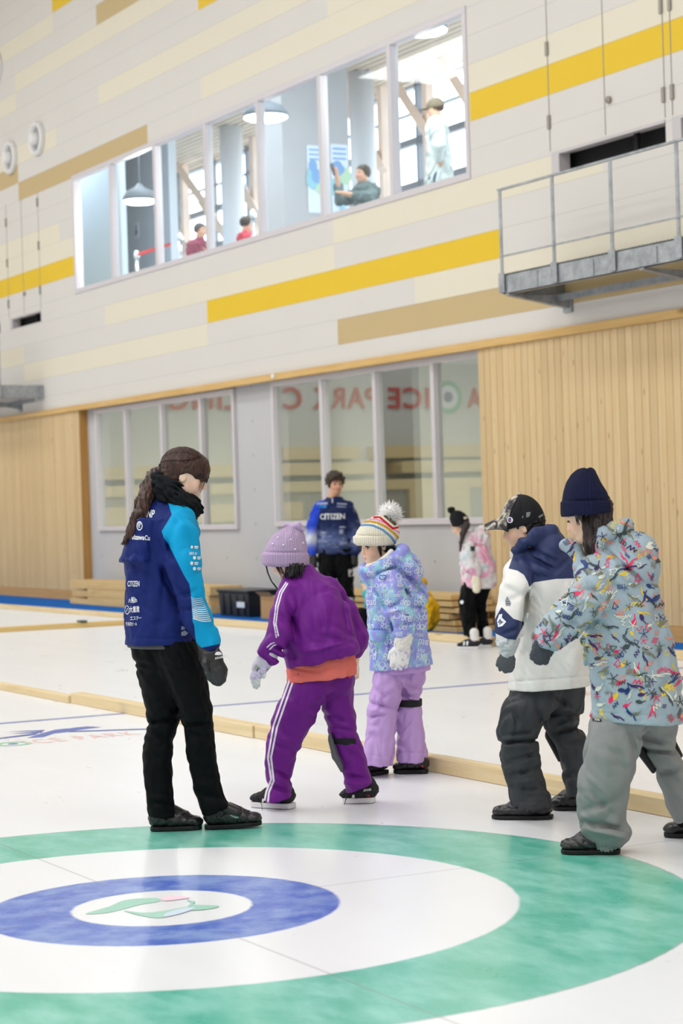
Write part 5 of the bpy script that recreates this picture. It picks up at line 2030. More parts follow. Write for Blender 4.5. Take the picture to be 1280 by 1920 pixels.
cr = crease(D, [(706, 1076, 745, 1062, .010, 3), (742, 1064, 782, 1096, .012, 3.5), (700, 1100, 728, 1150, .010, 4), (728, 1140, 752, 1128, .010, 4), (722, 1150, 765, 1140, -.006, 4), (730, 1158, 738, 1185, .010, 3), (748, 1090, 775, 1130, .008, 5), (691, 1181, 730, 1181, .005, 1.6), (691, 1200, 727, 1199, .008, 1.6), (709, 1203, 708, 1240, .004, 1.6), (729, 1183, 730, 1245, .006, 2), (742, 1175, 780, 1165, .006, 3), (765, 1140, 800, 1135, .006, 4), (780, 1100, 800, 1122, .008, 4)])
jacket = surf('jacket', jk, .0052, periwinkle(), lila, both(folds(51, .0052, .13, UP - .4 * RT, 3), cr), None, [half_below(D, 696, 1256, 809, 1245)[:1] + (pt(690, 1225, D) - .25, pt(812, 1290, D) + .25, 0, True)])
tj = bvh_of(jacket)
r = random.Random(12)
let = plain('pale_letter_print', (226, 236, 248), .6)
words = ['rides', 'del', 'pad', 'bel', 'ador', 'RIdJ', 'dep', 'oder', 'bdo', 'qrd', 'idor', 'je', 'do', 'brel']
row = 1046.0
prints = []
k = 0
while row < 1264:
    h = (8, 13, 9, 15, 7, 11)[k % 6] + r.uniform(-.5, .5)
    x = 682 + r.uniform(-4, 4)
    while x < 810:
        w = words[r.randrange(len(words))]
        k += 1
        wd = h * .56 * len(w)
        prints.append(mark_text(w, x + wd / 2, row + r.uniform(-2, 2), h, r.uniform(-14, 14), tj, let, jacket, .66, r.choice((0, .25)), 0.0, 'letter_print', .95, .0015))
        x += wd + 2
    row += h * 1.02 + 2
for i in range(40):                       # loose rings between the letters
    x, y, q = r.uniform(686, 806), r.uniform(1045, 1255), r.uniform(2.5, 5)
    prints.append(mark_polys([arc_poly(x, y, q, q + 1.1, a, a + 45, 3) for a in range(0, 360, 45)], tj, let, jacket, 'ring_print', .0014))
absorb(jacket, prints)

# the ring and the stud on the sleeve
rg = MB()
pr = [pt(717 + 6 * math.cos(a), 1082 - 5 * math.sin(a), D - .195) for a in np.linspace(-PI, 0, 9)]
rg.tube(pr + [pt(717 + 6, 1079, D - .19), pt(717 - 6, 1079, D - .19), pr[0]], .0022, 6)
rg.build('d_ring', plain('ring_dark', (60, 62, 84), .4), jacket, True)
MB().lathe([(.0004, -.004), (.009, -.003), (.010, 0), (.009, .003), (.0004, .004)]).build('snap_stud', plain('stud_grey', (110, 108, 110), .4, .5), jacket, True).location = pt(763, 1152.5, D - .255)
fl_ = surf('pocket_flap', [ploft(D, [(1181, 690, 729, -.07, .100), (1190, 690, 729, -.07, .104), (1200, 690.5, 727, -.07, .104)], 0, 2.4, .003)], .0045, periwinkle(), jacket)
surf('hem_band', [ploft(D, [(1240, 698, 806, 0, .158), (1268, 702, 808, 0, .162)], 0, 2.2, .003), half_below(D, 703, 1265, 809, 1255)], .0055, fabric('lilac_hem', (196, 158, 220)), jacket)
surf('fleece_lining', pchain(D, [(690, 1062, -.075, 5), (706, 1057, -.095, 5), (724, 1044, -.10, 5), (733, 1034, -.09, 5)], 0, .006) + pchain(D, [(690, 1061, .03, 5), (690, 1062, -.075, 5)], .005), .0035, fabric('cream_fleece', (240, 234, 224), .95, 300, .5), jacket)
lt = fabric('lilac_shell', (198, 162, 222), .6, 500, .1)
tl = [ploft(D, [(1250, 706, 768, -.02, .115), (1275, 700, 765, -.04, .112), (1300, 695, 755, -.05, .10), (1320, 690, 745, -.05, .088), (1345, 689, 742, -.06, .082), (1380, 686, 740, -.08, .080), (1410, 683, 738, -.10, .082), (1433, 681, 735, -.11, .084)], 0, 2.2, .005),
      ploft(D, [(1250, 738, 798, .02, .115), (1275, 740, 795, .04, .112), (1300, 741, 789, .05, .10), (1318, 742, 787, .05, .088), (1345, 743, 790, .04, .08), (1380, 745, 795, .02, .08), (1427, 745, 801, .0, .088)], .015, 2.2, .005)]
cr = crease(D, [(694, 1318, 742, 1330, .008, 4), (690, 1330, 738, 1340, -.006, 4), (745, 1300, 788, 1306, .006, 4), (742, 1265, 762, 1310, .008, 5), (700, 1290, 730, 1315, .005, 6), (690, 1345, 735, 1338, .005, 3), (760, 1280, 792, 1290, .006, 5), (692, 1416, 735, 1419, .002, 1.5), (746, 1411, 798, 1412, .002, 1.5)])
trousers = surf('trousers', tl, .0052, lt, lila, both(folds(55, .0035, .08, UP, 2.5), cr))
kp = surf('knee_strap', [ploft(D, [(1310, 738, 791, .05, .106), (1323, 739, 791, .05, .104)], 0, 2.2, .003)], .0045, plain('strap_black', (30, 30, 34), .8), lila)
surf('knee_pad', [cone(pt(742, 1325, D + .03), pt(742, 1352, D + .03), .020, .018, 0, (RT, .6))], .004, plain('pad_black', (36, 36, 40), .6), kp)
# striped hat and bobble
hc = pt(705, 1005, D)
ht = [ploft(D, [(966, 703, 727, 0, .045), (974, 688, 738, 0, .075), (985, 676, 746, 0, .094), (997, 668, 749.5, 0, .104), (1008, 664, 748, 0, .107), (1018, 664, 741, 0, .104), (1023, 668, 737, 0, .10)], 0, 2, .006, .04),
      ploft(D, [(1003, 664, 744, 0, .106), (1007, 661, 744, 0, .113), (1018, 662, 742, 0, .112), (1022, 667, 740, 0, .105)], .002, 2, .005, .03)]
zp = lambda pts: [(640 + x / 8, 930 + y / 8) for x, y in pts]
zn = {'blue': lines_attr([zp([(270, 440), (380, 432), (480, 445), (620, 510), (740, 610), (810, 710)])], 2.1),
      'gold': lines_attr([zp([(330, 390), (420, 380), (540, 400), (680, 470), (790, 560), (880, 660)])], 2.1),
      'pink': lines_attr([zp([(420, 345), (540, 355), (650, 405), (760, 490), (890, 560)])], 1.5),
      'red': lines_attr([zp([(490, 320), (545, 318)]), zp([(575, 322), (670, 400), (770, 487), (850, 470)])], 2.0),
      'brown': lines_attr([zp([(660, 300), (720, 350), (800, 420)])], 3.0)}
g = ribbed('striped_knit', (244, 238, 218), 62, .9, [('blue', (110, 158, 208)), ('gold', (214, 164, 56)), ('pink', (232, 150, 208)), ('red', (214, 40, 56)), ('brown', (104, 90, 74))], .7)
zn['rib'] = rib_about(hc, UP, FW)
hat = surf('bobble_hat', ht, .0038, g, lila, crease(D, [(664, 1004.5, 726, 1005, .003, 1.3)]), zn)
loc = []
pc = pt(732, 963, D)
for i in range(900):
    v = unit(np.array([r.gauss(0, 1) for _ in range(3)]))
    e = pc + v * r.uniform(.052, .066)
    loc.append(([pc + v * .012, pc + v * .038 + .004 * np.array([r.gauss(0, 1) for _ in range(3)]), e + .006 * np.array([r.gauss(0, 1) for _ in range(3)])], .0024))
fur = N('white_fur_tuft')
fur.bsdf.inputs['Subsurface Weight'].default_value = .7
fur.bsdf.inputs['Subsurface Radius'].default_value = (.03, .03, .03)
fur.bsdf.inputs['Subsurface Scale'].default_value = 1.0
fur = fur.done(rgb(252, 250, 247), .9, .1)
pom = surf('pom_pom', [ell(pc, (RT, FW, UP), (.042, .042, .044))], .004, fur, hat)
strands('fur_tufts', loc, .002, fur, pom, 4)
hair = surf('hair', [hd.e(-.06, 0, .12, .42, .345, .36), hd.e(-.22, 0, -.12, .24, .31, .26, .06), hd.e(.42, 0, -.16, .42, .6, .42, .02, True)], .0042, hb, lila, folds(61, .002, .02, UP, 5))
loc = []
for i in range(16):
    t = r.random()
    loc.append(([hd.p(.02 + .14 * t, .31 - .06 * t, .12), hd.p(.03 + .10 * t, .325 - .04 * t, -.05), hd.p(.06 + .05 * t, .31, -.20 - .1 * r.random())], .0016))
strands('hair_strands', loc, .002, hb, hair, 5)
# glove
gp = N('white_glove_print')
o = gp.obj()
gp = gp.done(gp.mix(gp.ramp(gp.noise(o, 42, 2), [(0.54, (0, 0, 0, 1)), (0.62, (1, 1, 1, 1))]), rgb(240, 240, 238), rgb(206, 196, 226)), .6, .3)
g1 = glove('glove', lila, pt(755, 1208, D - .215), pt(750, 1236, D - .215), -RT, -FW, .047, .066, gp, .3, 7, None, 1.15, .0034)
surf('cuff', [cone(pt(757, 1192, D - .215), pt(754, 1209, D - .215), .043, .040, 0, (FW, .9))], .0036, fabric('white_cuff', (238, 236, 230)), g1, folds(70, .002, .02, RT, 2))
glove('glove', lila, pt(762, 1195, D + .19), pt(758, 1222, D + .19), -RT, FW, .04, .06, gp, .3, 8)
for heel, toe in (((733, 1451), (684, 1458)), ((800, 1452), (735, 1452))):
    s, c, ax, sd = shoe('shoe', D, heel, toe, None, .072, lila, leather, rubber, .022, .055)
    tm = bvh_of(s)
    mark_polys(stroke_poly([(heel[0] - 9, heel[1] - 17), (heel[0] - 7, heel[1] - 14)], 3), tm, pink_m, s, 'red_dash')

# ------------------------------------------------------------------ 4: boy with the camouflage cap
D = 8.72
S = FPX / D
hd = Head(pt(981, 989, D), 172, 12, .205)
ops = hd.ops(True)
ops += pchain(D, [(992, 1015, 0, 20), (1005, 1050, 0, 22)], .02) + pchain(D, [(1015, 1070, 0, 38), (1030, 1170, 0, 42), (1025, 1280, 0, 42)], .03)
ops += pchain(D, [(975, 1080, -.08, 17), (966, 1150, -.18, 14), (955, 1190, -.2, 12), (949, 1230, -.22, 9)], .02)
ops += pchain(D, [(1045, 1080, .1, 17), (1060, 1150, .17, 14), (1050, 1200, .19, 12), (1030, 1240, .2, 9)], .02)
ops += pchain(D, [(1000, 1290, -.04, 26), (974, 1380, -.06, 16)], .02) + leg_foot(D, (972, 1385, -.06, 21), (1034, 1538.5), (919, 1538), .09, .85)
ops += pchain(D, [(1050, 1290, .04, 26), (1060, 1370, .08, 15)], .02) + leg_foot(D, (1064, 1375, .08, 21), (1098, 1521), (1034, 1521), .085, .8)
ops += glove_ops(pt(949, 1232, D - .22), pt(950, 1248, D - .22), -RT, -FW, .024, .036, .7)
ops += glove_ops(pt(1028, 1240, D + .2), pt(1022, 1262, D + .2), -RT, FW, .024, .04, .4)
boy = person(D, None, 'boy in a camouflage cap and white and navy hooded jacket', skin_b, ops, hd.attrs(), None, .0052)
hd.eyes(boy, .5, .35)
jk = [ploft(D, [(1030, 975, 1055, 0, .10), (1050, 960, 1075, 0, .145), (1072, 950, 1087, 0, .175), (1100, 950, 1093, 0, .185), (1140, 958, 1095, 0, .18), (1190, 968, 1100, 0, .18), (1240, 961, 1103, 0, .185), (1288, 954, 1105, 0, .19), (1302, 953, 1106, 0, .19)], 0, 2.2, .006)]
jk += pchain(D, [(972, 1076, -.11, 30), (969, 1110, -.18, 27), (963, 1150, -.21, 27), (958, 1183, -.23, 25), (953, 1206, -.24, 17)], .015, .02)
jk += pchain(D, [(1050, 1076, .11, 30), (1065, 1130, .18, 27), (1055, 1195, .2, 22), (1032, 1235, .2, 16)], .02, .02)
jk += [ell(pt(1028, 1032, D), (unit(RT + .25 * UP), FW, unit(UP - .25 * RT)), (.088, .135, .085), .02), ell(pt(1040, 1050, D), (RT, FW, UP), (.06, .11, .046), .02)]
jk += pchain(D, [(970, 1034, -.04, 10), (986, 1018, -.095, 12), (1004, 1004, -.10, 12), (1030, 998, -.06, 12), (1036, 1000, .05, 12), (1004, 1002, .10, 12), (972, 1030, .05, 10)], .01, .01)
jk += pchain(D, [(968, 1040, -.03, 9), (975, 1052, -.05, 12)], .01, .01)
jk.append(hd.e(.04, 0, -.05, .42, .34, .52, .01, True))
jk.append(half_below(D, 954, 1293, 1103, 1282))
jk[-1] = (jk[-1][0], pt(940, 1262, D) - .25, pt(1110, 1310, D) + .25, .004, True)
nv = [(955, 1030), (962, 1040), (953, 1066), (970, 1070), (982, 1078), (989, 1091), (992, 1101), (1000, 1092), (1042, 1085.5), (1090, 1084), (1112, 1083), (1100, 1040), (1070, 985), (1000, 980), (960, 1015)]
bd = [(940, 1138), (946, 1144), (962, 1160), (984, 1167), (980, 1174), (967, 1200), (950, 1198), (925, 1186), (925, 1165)]
ny, nb = poly_sd(nv), poly_sd(bd)
shell = zoned('white_navy_shell', (236, 233, 230), [('navy', (44, 54, 96))], .55, .3, .4)
cr = crease(D, [(985, 1040, 1040, 1070, .010, 4), (1040, 1072, 1068, 1045, .008, 4), (1000, 1030, 1060, 1050, -.005, 5), (985, 1022, 1030, 1045, .006, 4), (990, 1100, 978, 1180, .014, 5), (978, 1180, 962, 1240, .010, 5), (940, 1190, 978, 1176, .008, 4), (938, 1202, 970, 1204, .010, 4), (936, 1214, 962, 1222, .010, 4), (945, 1100, 985, 1120, .006, 6), (948, 1130, 985, 1112, .006, 6), (1040, 1095, 1030, 1270, .004, 14), (1000, 1110, 985, 1270, .005, 10), (955, 1279, 1103, 1268, .003, 1.6), (1070, 1100, 1075, 1270, -.004, 12)])
jacket = surf('jacket', jk, .0056, shell, boy, both(folds(81, .0045, .16, UP + .3 * RT, 4), folds(82, .0016, .07, UP - .5 * RT, 4), cr), {'navy': lambda P: np.maximum(ny(P), nb(P) - 50 * ((to_px(P)[0] > 982) | (((P - pt(960, 1165, D)) @ FW) > .02)))}, [half_below(D, 954, 1293, 1103, 1282)[:1] + (pt(935, 1262, D) - .25, pt(1112, 1310, D) + .25, 0, True)])
tb = bvh_of(jacket)
mark_polys([[(936, 1152), (942, 1151), (941, 1158), (949, 1166), (942, 1174), (934, 1176), (932, 1164)]], tb, white_print, jacket, 'sleeve_patch')
mark_text('by', 939, 1165, 8, 28, tb, plain('navy_print', (44, 54, 96), .6), jacket, .75, .2, .04, 'lettering', 1, .003)
mark_polys([[(951, 1118), (958, 1131), (956, 1136), (948, 1136), (947, 1126)]], tb, plain('patch_grey', (150, 152, 158), .6), jacket, 'badge')
mark_polys(stroke_poly([(949, 1128), (956, 1129)], 1.2) + stroke_poly([(949, 1132), (956, 1133)], 1.6), tb, plain('patch_dark', (84, 86, 92), .6), jacket, 'badge_print', .003)
surf('cuff', pchain(D, [(951, 1204, -.24, 20), (951, 1219, -.24, 14)], 0, .01), .0045, fabric('pale_grey_cuff', (206, 208, 212), .7), jacket, folds(82, .004, .04, RT, 3))
dg = fabric('dark_grey_shell', (62, 64, 68), .6, 500, .1)
tl = [ploft(D, [(1270, 966, 1066, -.01, .12), (1300, 957, 1060, -.03, .12), (1325, 944, 1042, -.06, .112), (1350, 937, 1022, -.06, .10), (1370, 933, 1010, -.06, .09), (1388, 934, 1006, -.06, .084), (1396, 939, 1006, -.06, .08), (1420, 938, 1010, -.05, .084), (1445, 944, 1013, -.04, .08), (1470, 953, 1020, -.03, .078), (1490, 957, 1028, -.03, .08), (1511, 960, 1033, -.03, .082)], 0, 2.2, .005),
      ploft(D, [(1270, 1004, 1092, .02, .12), (1300, 1006, 1095, .04, .12), (1330, 1012, 1090, .06, .108), (1350, 1016, 1083, .07, .096), (1366, 1022, 1084, .08, .088), (1380, 1030, 1098, .08, .084), (1410, 1044, 1103, .09, .08), (1440, 1054, 1102, .10, .076), (1470, 1061, 1094, .10, .07), (1490, 1065, 1090, .10, .068)], .015, 2.2, .005)]
cr = crease(D, [(938, 1393, 1005, 1388, .012, 3.5), (940, 1380, 1000, 1372, .008, 4), (945, 1402, 1000, 1398, -.006, 4), (942, 1430, 1008, 1412, .007, 4), (950, 1455, 1014, 1440, .008, 4), (955, 1470, 1018, 1462, -.006, 4), (960, 1478, 1024, 1480, .006, 4), (1005, 1300, 1012, 1365, .008, 6), (1035, 1300, 1075, 1330, .008, 5), (1030, 1340, 1082, 1338, .009, 4), (1040, 1375, 1090, 1362, .010, 4), (1055, 1395, 1098, 1390, .006, 5), (1050, 1360, 1085, 1350, -.006, 4), (960, 1504, 1033, 1503, .002, 1.5), (950, 1320, 975, 1355, .005, 6)])
trousers = surf('trousers', tl, .0056, dg, boy, both(folds(84, .0045, .08, UP - .4 * RT, 2.5), cr))
surf('knee_pad', [cone(pt(1026, 1378, D + .08), pt(1048, 1420, D + .09), .022, .020, 0, (RT, .5))], .004, plain('pad_black', (36, 36, 40), .6), boy)
# cap
cap_c = hd.p(-.03, 0, .17)
cr_ops = [hd.e(-.035, 0, .13, .45, .37, .56), hd.e(.06, 0, .22, .37, .36, .38, .03), hd.e(0, 0, -.36, .8, .8, .44, .004, True), hd.e(-.48, 0, .10, .10, .10, .08, .01, True)]
camo = N('camouflage')
o = camo.obj()
nn = camo.noise(camo.mapping(o, (1, 1, 1)), 26, 1.5, .5, .8)
cm = camo.ramp(nn, [(0.0, rgb(60, 58, 62)), (0.44, rgb(108, 102, 98)), (0.52, rgb(168, 160, 150)), (0.60, rgb(196, 188, 176))], 'CONSTANT')
camo = camo.done(cm, .8, .2)
front = poly_sd([(930, 990), (949, 990), (953, 972), (958, 955), (966, 938), (974, 925), (974, 910), (930, 915)])
g = N('cap_cloth')
o = g.obj()
nn = g.noise(o, 26, 1.5, .5, .8)
cm = g.ramp(nn, [(0.0, rgb(60, 58, 62)), (0.44, rgb(108, 102, 98)), (0.52, rgb(168, 160, 150)), (0.60, rgb(196, 188, 176))], 'CONSTANT')
mr = g.node('ShaderNodeMapRange')
g.link(g.attr('front').outputs['Fac'], mr.inputs[0])
mr.inputs[1].default_value, mr.inputs[2].default_value = -.4, .4
g.bump(g.noise(o, 700, 2), .25, .003)
cap_m = g.done(g.mix(mr.outputs[0], rgb(24, 24, 28), cm), .75, .25)
cap = surf('cap', cr_ops, .004, cap_m, boy, crease(D, [(974, 928, 982, 975, .002, 1.5), (974, 928, 948, 985, .002, 1.5)]), {'front': front})
vz = []
tip, mid, root = pt(908, 983, D), pt(930, 976, D), pt(952, 968, D)
sl = hd.l
vz = [cone(tip + sl * -.035, tip + sl * .035, .004, .004), ]
br = MB()
rows_ = []
for i in range(9):
    t = i / 8
    hw = .080 * math.sqrt(max(.02, 1 - (1 - t) ** 2.2)) if t < 1 else .080
    base = tip * (1 - t) + root * t + UP * .006 * math.sin(PI * t)
    rows_.append([(base + sl * hw * s - UP * .056 * (s * s) * (.45 + .55 * t)) for s in np.linspace(-1, 1, 13)])
v = [p for rr in rows_ for p in rr] + [p - UP * .004 for rr in rows_ for p in rr]
fc = []
n0 = 9 * 13
for i in range(8):
    for j in range(12):
        a = i * 13 + j
        fc += [(a, a + 1, a + 14, a + 13), (n0 + a, n0 + a + 13, n0 + a + 14, n0 + a + 1)]
for i in range(8):
    for j in (0, 12):
        a = i * 13 + j
        fc.append((a, a + 13, n0 + a + 13, n0 + a))
for j in range(12):
    for i in (0, 8):
        a = i * 13 + j
        fc.append((a, a + 1, n0 + a + 1, n0 + a))
br.add(v, fc)
br.build('visor', camo, cap, True)
MB().lathe([(.0005, -.005), (.010, -.003), (.008, .003), (.0005, .005)]).build('button', plain('cap_button', (186, 182, 176), .6), cap, True).location = pt(973, 926, D)
tc = bvh_of(cap)
mark_polys([arc_poly(956.5, 975, .2, 5.6, 0, 359, 20, .95)], tc, white_print, cap, 'badge', .003)
mark_polys([arc_poly(957, 975, 1.6, 3.9, 60, 300, 10, .9)], tc, plain('badge_blue', (40, 50, 140), .5), cap, 'badge_letter', .0042)
mark_polys([arc_poly(957.6, 975, .3, 1.5, 0, 359, 8)], tc, plain('badge_red', (206, 40, 52), .5), cap, 'badge_dot', .0045)
mark_polys([[(986, 961), (994, 960), (993, 966), (990, 970), (986, 970)], [(979, 967), (981, 967), (980, 972), (978, 971)], [(1008, 968), (1019, 962), (1019, 966), (1009, 972)]], tc, plain('cap_print', (128, 128, 130), .6), cap, 'cap_print', .003)
hb2 = hair_mat('boy_hair', (20, 19, 20), (44, 40, 40))
surf('hair', [hd.e(-.05, 0, .08, .425, .343, .36), hd.e(.42, 0, -.16, .42, .6, .40, .02, True), hd.e(0, 0, -.52, .8, .8, .42, .02, True), hd.e(.02, .34, -.10, .10, .12, .17, .01, True), hd.e(.02, -.34, -.10, .10, .12, .17, .01, True)], .004, hb2, boy, folds(88, .002, .02, UP, 5))
gg = fabric('grey_glove', (92, 94, 100), .7)
g1 = glove('glove', boy, pt(950, 1228, D - .24), pt(950, 1247, D - .24), -RT, -FW, .036, .045, gg, .8, 5, None, .9)
glove('glove', boy, pt(1030, 1236, D + .2), pt(1024, 1258, D + .2), -RT, FW, .034, .05, gg, .4, 6)
mag = plain('lace_magenta', (206, 44, 130), .6)
for heel, toe, dd in (((1034, 1538.5), (919, 1538), 0), ((1098, 1521), (1034, 1521), .1)):
    s, c, ax, sd = shoe('shoe', D, heel, toe, None, .09, boy, leather, rubber, .018, .06)
    strands('shoelace', [([c(.40, .075, -.03), c(.48, .085, 0), c(.44, .080, .03)], .003), ([c(.50, .066, -.03), c(.42, .085, .0)], .003), ([c(.56, .058, -.025), c(.48, .075, .01)], .0028)], .003, mag, s)
    MB().lathe([(.0004, -.004), (.005, 0), (.0004, .004)]).build('lace_bead', plain('bead_yellow', (228, 206, 40), .4), s, True).location = c(.30, .072, -.052)

# ------------------------------------------------------------------ 5: child in the scribble-print jacket
D = 7.82
S = FPX / D
hd = Head(pt(1102, 970, D), 155, 15, .205)
ops = hd.ops(True)
ops += pchain(D, [(1112, 1000, 0, 22), (1135, 1040, 0, 24)], .02) + pchain(D, [(1160, 1060, 0, 42), (1175, 1190, 0, 44), (1185, 1300, 0, 34)], .03)
ops += pchain(D, [(1120, 1065, -.08, 20), (1080, 1150, -.15, 16), (1012, 1215, -.17, 10)], .02)
ops += pchain(D, [(1195, 1065, .1, 20), (1200, 1150, .18, 16), (1140, 1190, .2, 10)], .02)
ops += pchain(D, [(1160, 1345, -.04, 30), (1146, 1430, -.06, 18)], .02) + leg_foot(D, (1142, 1440, -.06, 22), (1162, 1604), (1050, 1604), .09, .85)
ops += pchain(D, [(1228, 1350, .08, 22), (1234, 1405, .12, 15)], .02) + leg_foot(D, (1238, 1415, .12, 22), (1356, 1571), (1246, 1573), .09, .85)
ops += glove_ops(pt(1014, 1212, D - .17), pt(1010, 1230, D - .17), RT, -FW, .026, .036, .5)
ops += glove_ops(pt(1140, 1192, D + .2), pt(1120, 1200, D + .2), RT, FW, .026, .04, .4)
scr = person(D, None, 'child in a blue-grey jacket printed with colourful scribbles, navy beanie and grey trousers', skin_c, ops, hd.attrs(), None, .0054)
hd.eyes(scr, .45, .3)
jk = [ploft(D, [(1018, 1112, 1180, 0, .09), (1038, 1103, 1212, 0, .14), (1062, 1099, 1224, 0, .18), (1092, 1096, 1227, 0, .195), (1135, 1091, 1234, 0, .195), (1190, 1092, 1254, 0, .195), (1247, 1101, 1267, 0, .2), (1300, 1107, 1273, 0, .2), (1354, 1111, 1278, 0, .2), (1370, 1111, 1279, 0, .2)], 0, 2.2, .006)]
jk += pchain(D, [(1126, 1072, -.10, 34), (1103, 1124, -.16, 37), (1072, 1158, -.17, 35), (1042, 1184, -.175, 29), (1018, 1204, -.175, 25)], .02, .02)
jk.append(half_below(D, 992, 1189, 1034, 1229))
jk[-1] = (jk[-1][0], pt(985, 1190, D - .175) - .08, pt(1020, 1235, D - .175) + .06, .003, True)
jk += pchain(D, [(1195, 1072, .10, 34), (1205, 1140, .18, 32), (1150, 1190, .2, 24)], .02, .02)
jk += [ell(pt(1184, 1038, D), (unit(RT - .35 * UP), FW, unit(UP + .35 * RT)), (.10, .15, .085), .02), ell(pt(1205, 1066, D), (RT, FW, UP), (.05, .12, .05), .02)]
jk += pchain(D, [(1120, 1022, -.09, 12), (1134, 1004, -.10, 13), (1156, 993, -.08, 13), (1172, 990, -.02, 13), (1172, 990, .06, 13), (1140, 1000, .10, 13)], .012, .012)
jk += pchain(D, [(1063, 1022, .03, 9), (1078, 1032, .0, 13), (1092, 1055, -.02, 17), (1100, 1080, -.04, 18)], .012, .012)
jk.append(hd.e(.02, 0, -.03, .42, .345, .50, .01, True))
jk.append(half_below(D, 1111, 1345, 1278, 1355))
jk[-1] = (jk[-1][0], pt(1100, 1330, D) - .25, pt(1285, 1375, D) + .25, .004, True)
cr = crease(D, [(1135, 1030, 1205, 1092, .013, 4), (1100, 1085, 1140, 1150, .008, 6), (1120, 1060, 1165, 1120, .006, 6), (1085, 1120, 1130, 1135, -.006, 5), (1092, 1105, 1140, 1108, .007, 4), (1090, 1190, 1120, 1160, .012, 5), (1050, 1150, 1090, 1180, .007, 5), (1030, 1170, 1060, 1200, .006, 5), (1100, 1200, 1110, 1330, .006, 6), (1150, 1050, 1190, 1060, -.005, 6), (1175, 1010, 1215, 1060, .006, 6), (1120, 1228, 1185, 1222, .003, 2), (1230, 1140, 1250, 1330, .006, 8), (1200, 1130, 1215, 1330, -.004, 12), (1112, 1336, 1275, 1345, .003, 1.6)])
jm = fabric('blue_grey_shell', (164, 182, 194), .6, 500, .1)
jacket = surf('jacket', jk, .0058, jm, scr, both(folds(91, .0048, .17, UP + .3 * RT, 4), folds(92, .0018, .07, UP - .5 * RT, 4), cr), None, [half_below(D, 1111, 1345, 1278, 1355)[:1] + (pt(1095, 1330, D) - .25, pt(1290, 1375, D) + .25, 0, True)])
tj = bvh_of(jacket)
cols = [(238, 206, 66), (236, 52, 104), (244, 156, 132), (64, 40, 104), (34, 60, 124), (226, 228, 212), (60, 74, 76), (128, 130, 108)]
cmat = [plain('scribble_%d_%d_%d' % c, c, .6) for c in cols]
r = random.Random(23)
groups = {i: [] for i in range(len(cols))}


def scribble(x, y, kind, ci, a, s):
    ca, sa = math.cos(a), math.sin(a)
    R = lambda p, q: (x + s * (p * ca - q * sa), y + s * (p * sa + q * ca))
    g = groups[ci]
    if kind == 0:                                   # slash brush
        g += stroke_poly([R(-11, 0), R(-4, 1), R(4, -.8), R(12, .8)], 1.9 * s)
        g += stroke_poly([R(-6, 2.5), R(4, 2.0)], 1.5 * s)
    elif kind == 1:                                 # star of strokes
        for k in range(5):
            t = k * 1.25
            g += stroke_poly([R(0, 0), R(8 * math.cos(t), 8 * math.sin(t))], 1.1 * s)
    elif kind == 2:                                 # zigzag
        g += stroke_poly([R(-7, 3), R(-4, -3), R(-2, 3), R(1, -3), R(3, 3), R(6, -2)], 1.4 * s)
    elif kind == 3:                                 # loops
        g += [arc_poly(*R(k * 4 - 4, 0), 1.8 * s, 3.3 * s, q, q + 60, 3, .6) for k in range(3) for q in range(0, 360, 60)]
    elif kind == 4:                                 # small tree outline
        g += stroke_poly([R(0, -6), R(5, 4), R(2, 3), R(0, 7), R(-2, 3), R(-5, 4), R(0, -6)], 1.1 * s)
    elif kind == 5:                                 # fat blot
        g.append([R(-5, -2), R(0, -3.4), R(5, -1), R(4, 2.2), R(-1, 3.2), R(-6, 1.4)])
        g += stroke_poly([R(3, 0), R(10, -3)], 1.4 * s)
    else:                                           # parallel hatches
        for k in range(4):
            g += stroke_poly([R(k * 2.4 - 4, -4), R(k * 2.4 - 2, 4)], 1.1 * s)


y = 985
while y < 1352:
    x = 990 + r.uniform(0, 14)
    while x < 1282:
        for _ in range(r.choice((1, 2, 2, 3))):
            scribble(x + r.uniform(-8, 8), y + r.uniform(-8, 8), r.choice((0, 0, 1, 2, 3, 4, 5, 5, 6, 0, 1)), r.randrange(8), r.uniform(-1.3, 1.3), r.uniform(.8, 1.5))
        x += r.uniform(19, 29)
    y += r.uniform(17, 22)
absorb(jacket, [mark_polys(ps, tj, cmat[ci], jacket, 'scribble_print', .0012 + .00035 * ci) for ci, ps in groups.items()])
surf('fleece_lining', pchain(D, [(1128, 1000, -.10, 6), (1140, 992, -.09, 6.5), (1154, 987, -.06, 6.5), (1166, 984, 0, 6.5)], 0, .006), .004, fabric('cream_fleece', (240, 234, 224), .95, 300, .5), jacket)
gy = fabric('grey_shell', (142, 144, 144), .6, 500, .1)
tl = [ploft(D, [(1330, 1118, 1220, -.02, .135), (1355, 1110, 1214, -.04, .135), (1395, 1102, 1199, -.06, .125), (1440, 1092, 1188, -.06, .11), (1489, 1083, 1177, -.05, .10), (1520, 1084, 1168, -.04, .094), (1540, 1087, 1170, -.03, .10), (1557, 1090, 1182, -.02, .104), (1572, 1098, 1176, -.02, .09), (1582, 1108, 1167, -.02, .074), (1589, 1112, 1163, -.02, .066)], 0, 2.2, .006, .03),
      ploft(D, [(1330, 1165, 1266, .04, .135), (1355, 1178, 1267, .06, .13), (1380, 1190, 1262, .09, .12), (1400, 1203, 1262, .11, .105), (1420, 1216, 1272, .13, .098), (1440, 1230, 1285, .15, .092), (1480, 1242, 1300, .18, .09), (1510, 1250, 1318, .2, .09), (1525, 1258, 1325, .21, .085), (1540, 1266, 1318, .21, .066)], .015, 2.2, .006, .03)]
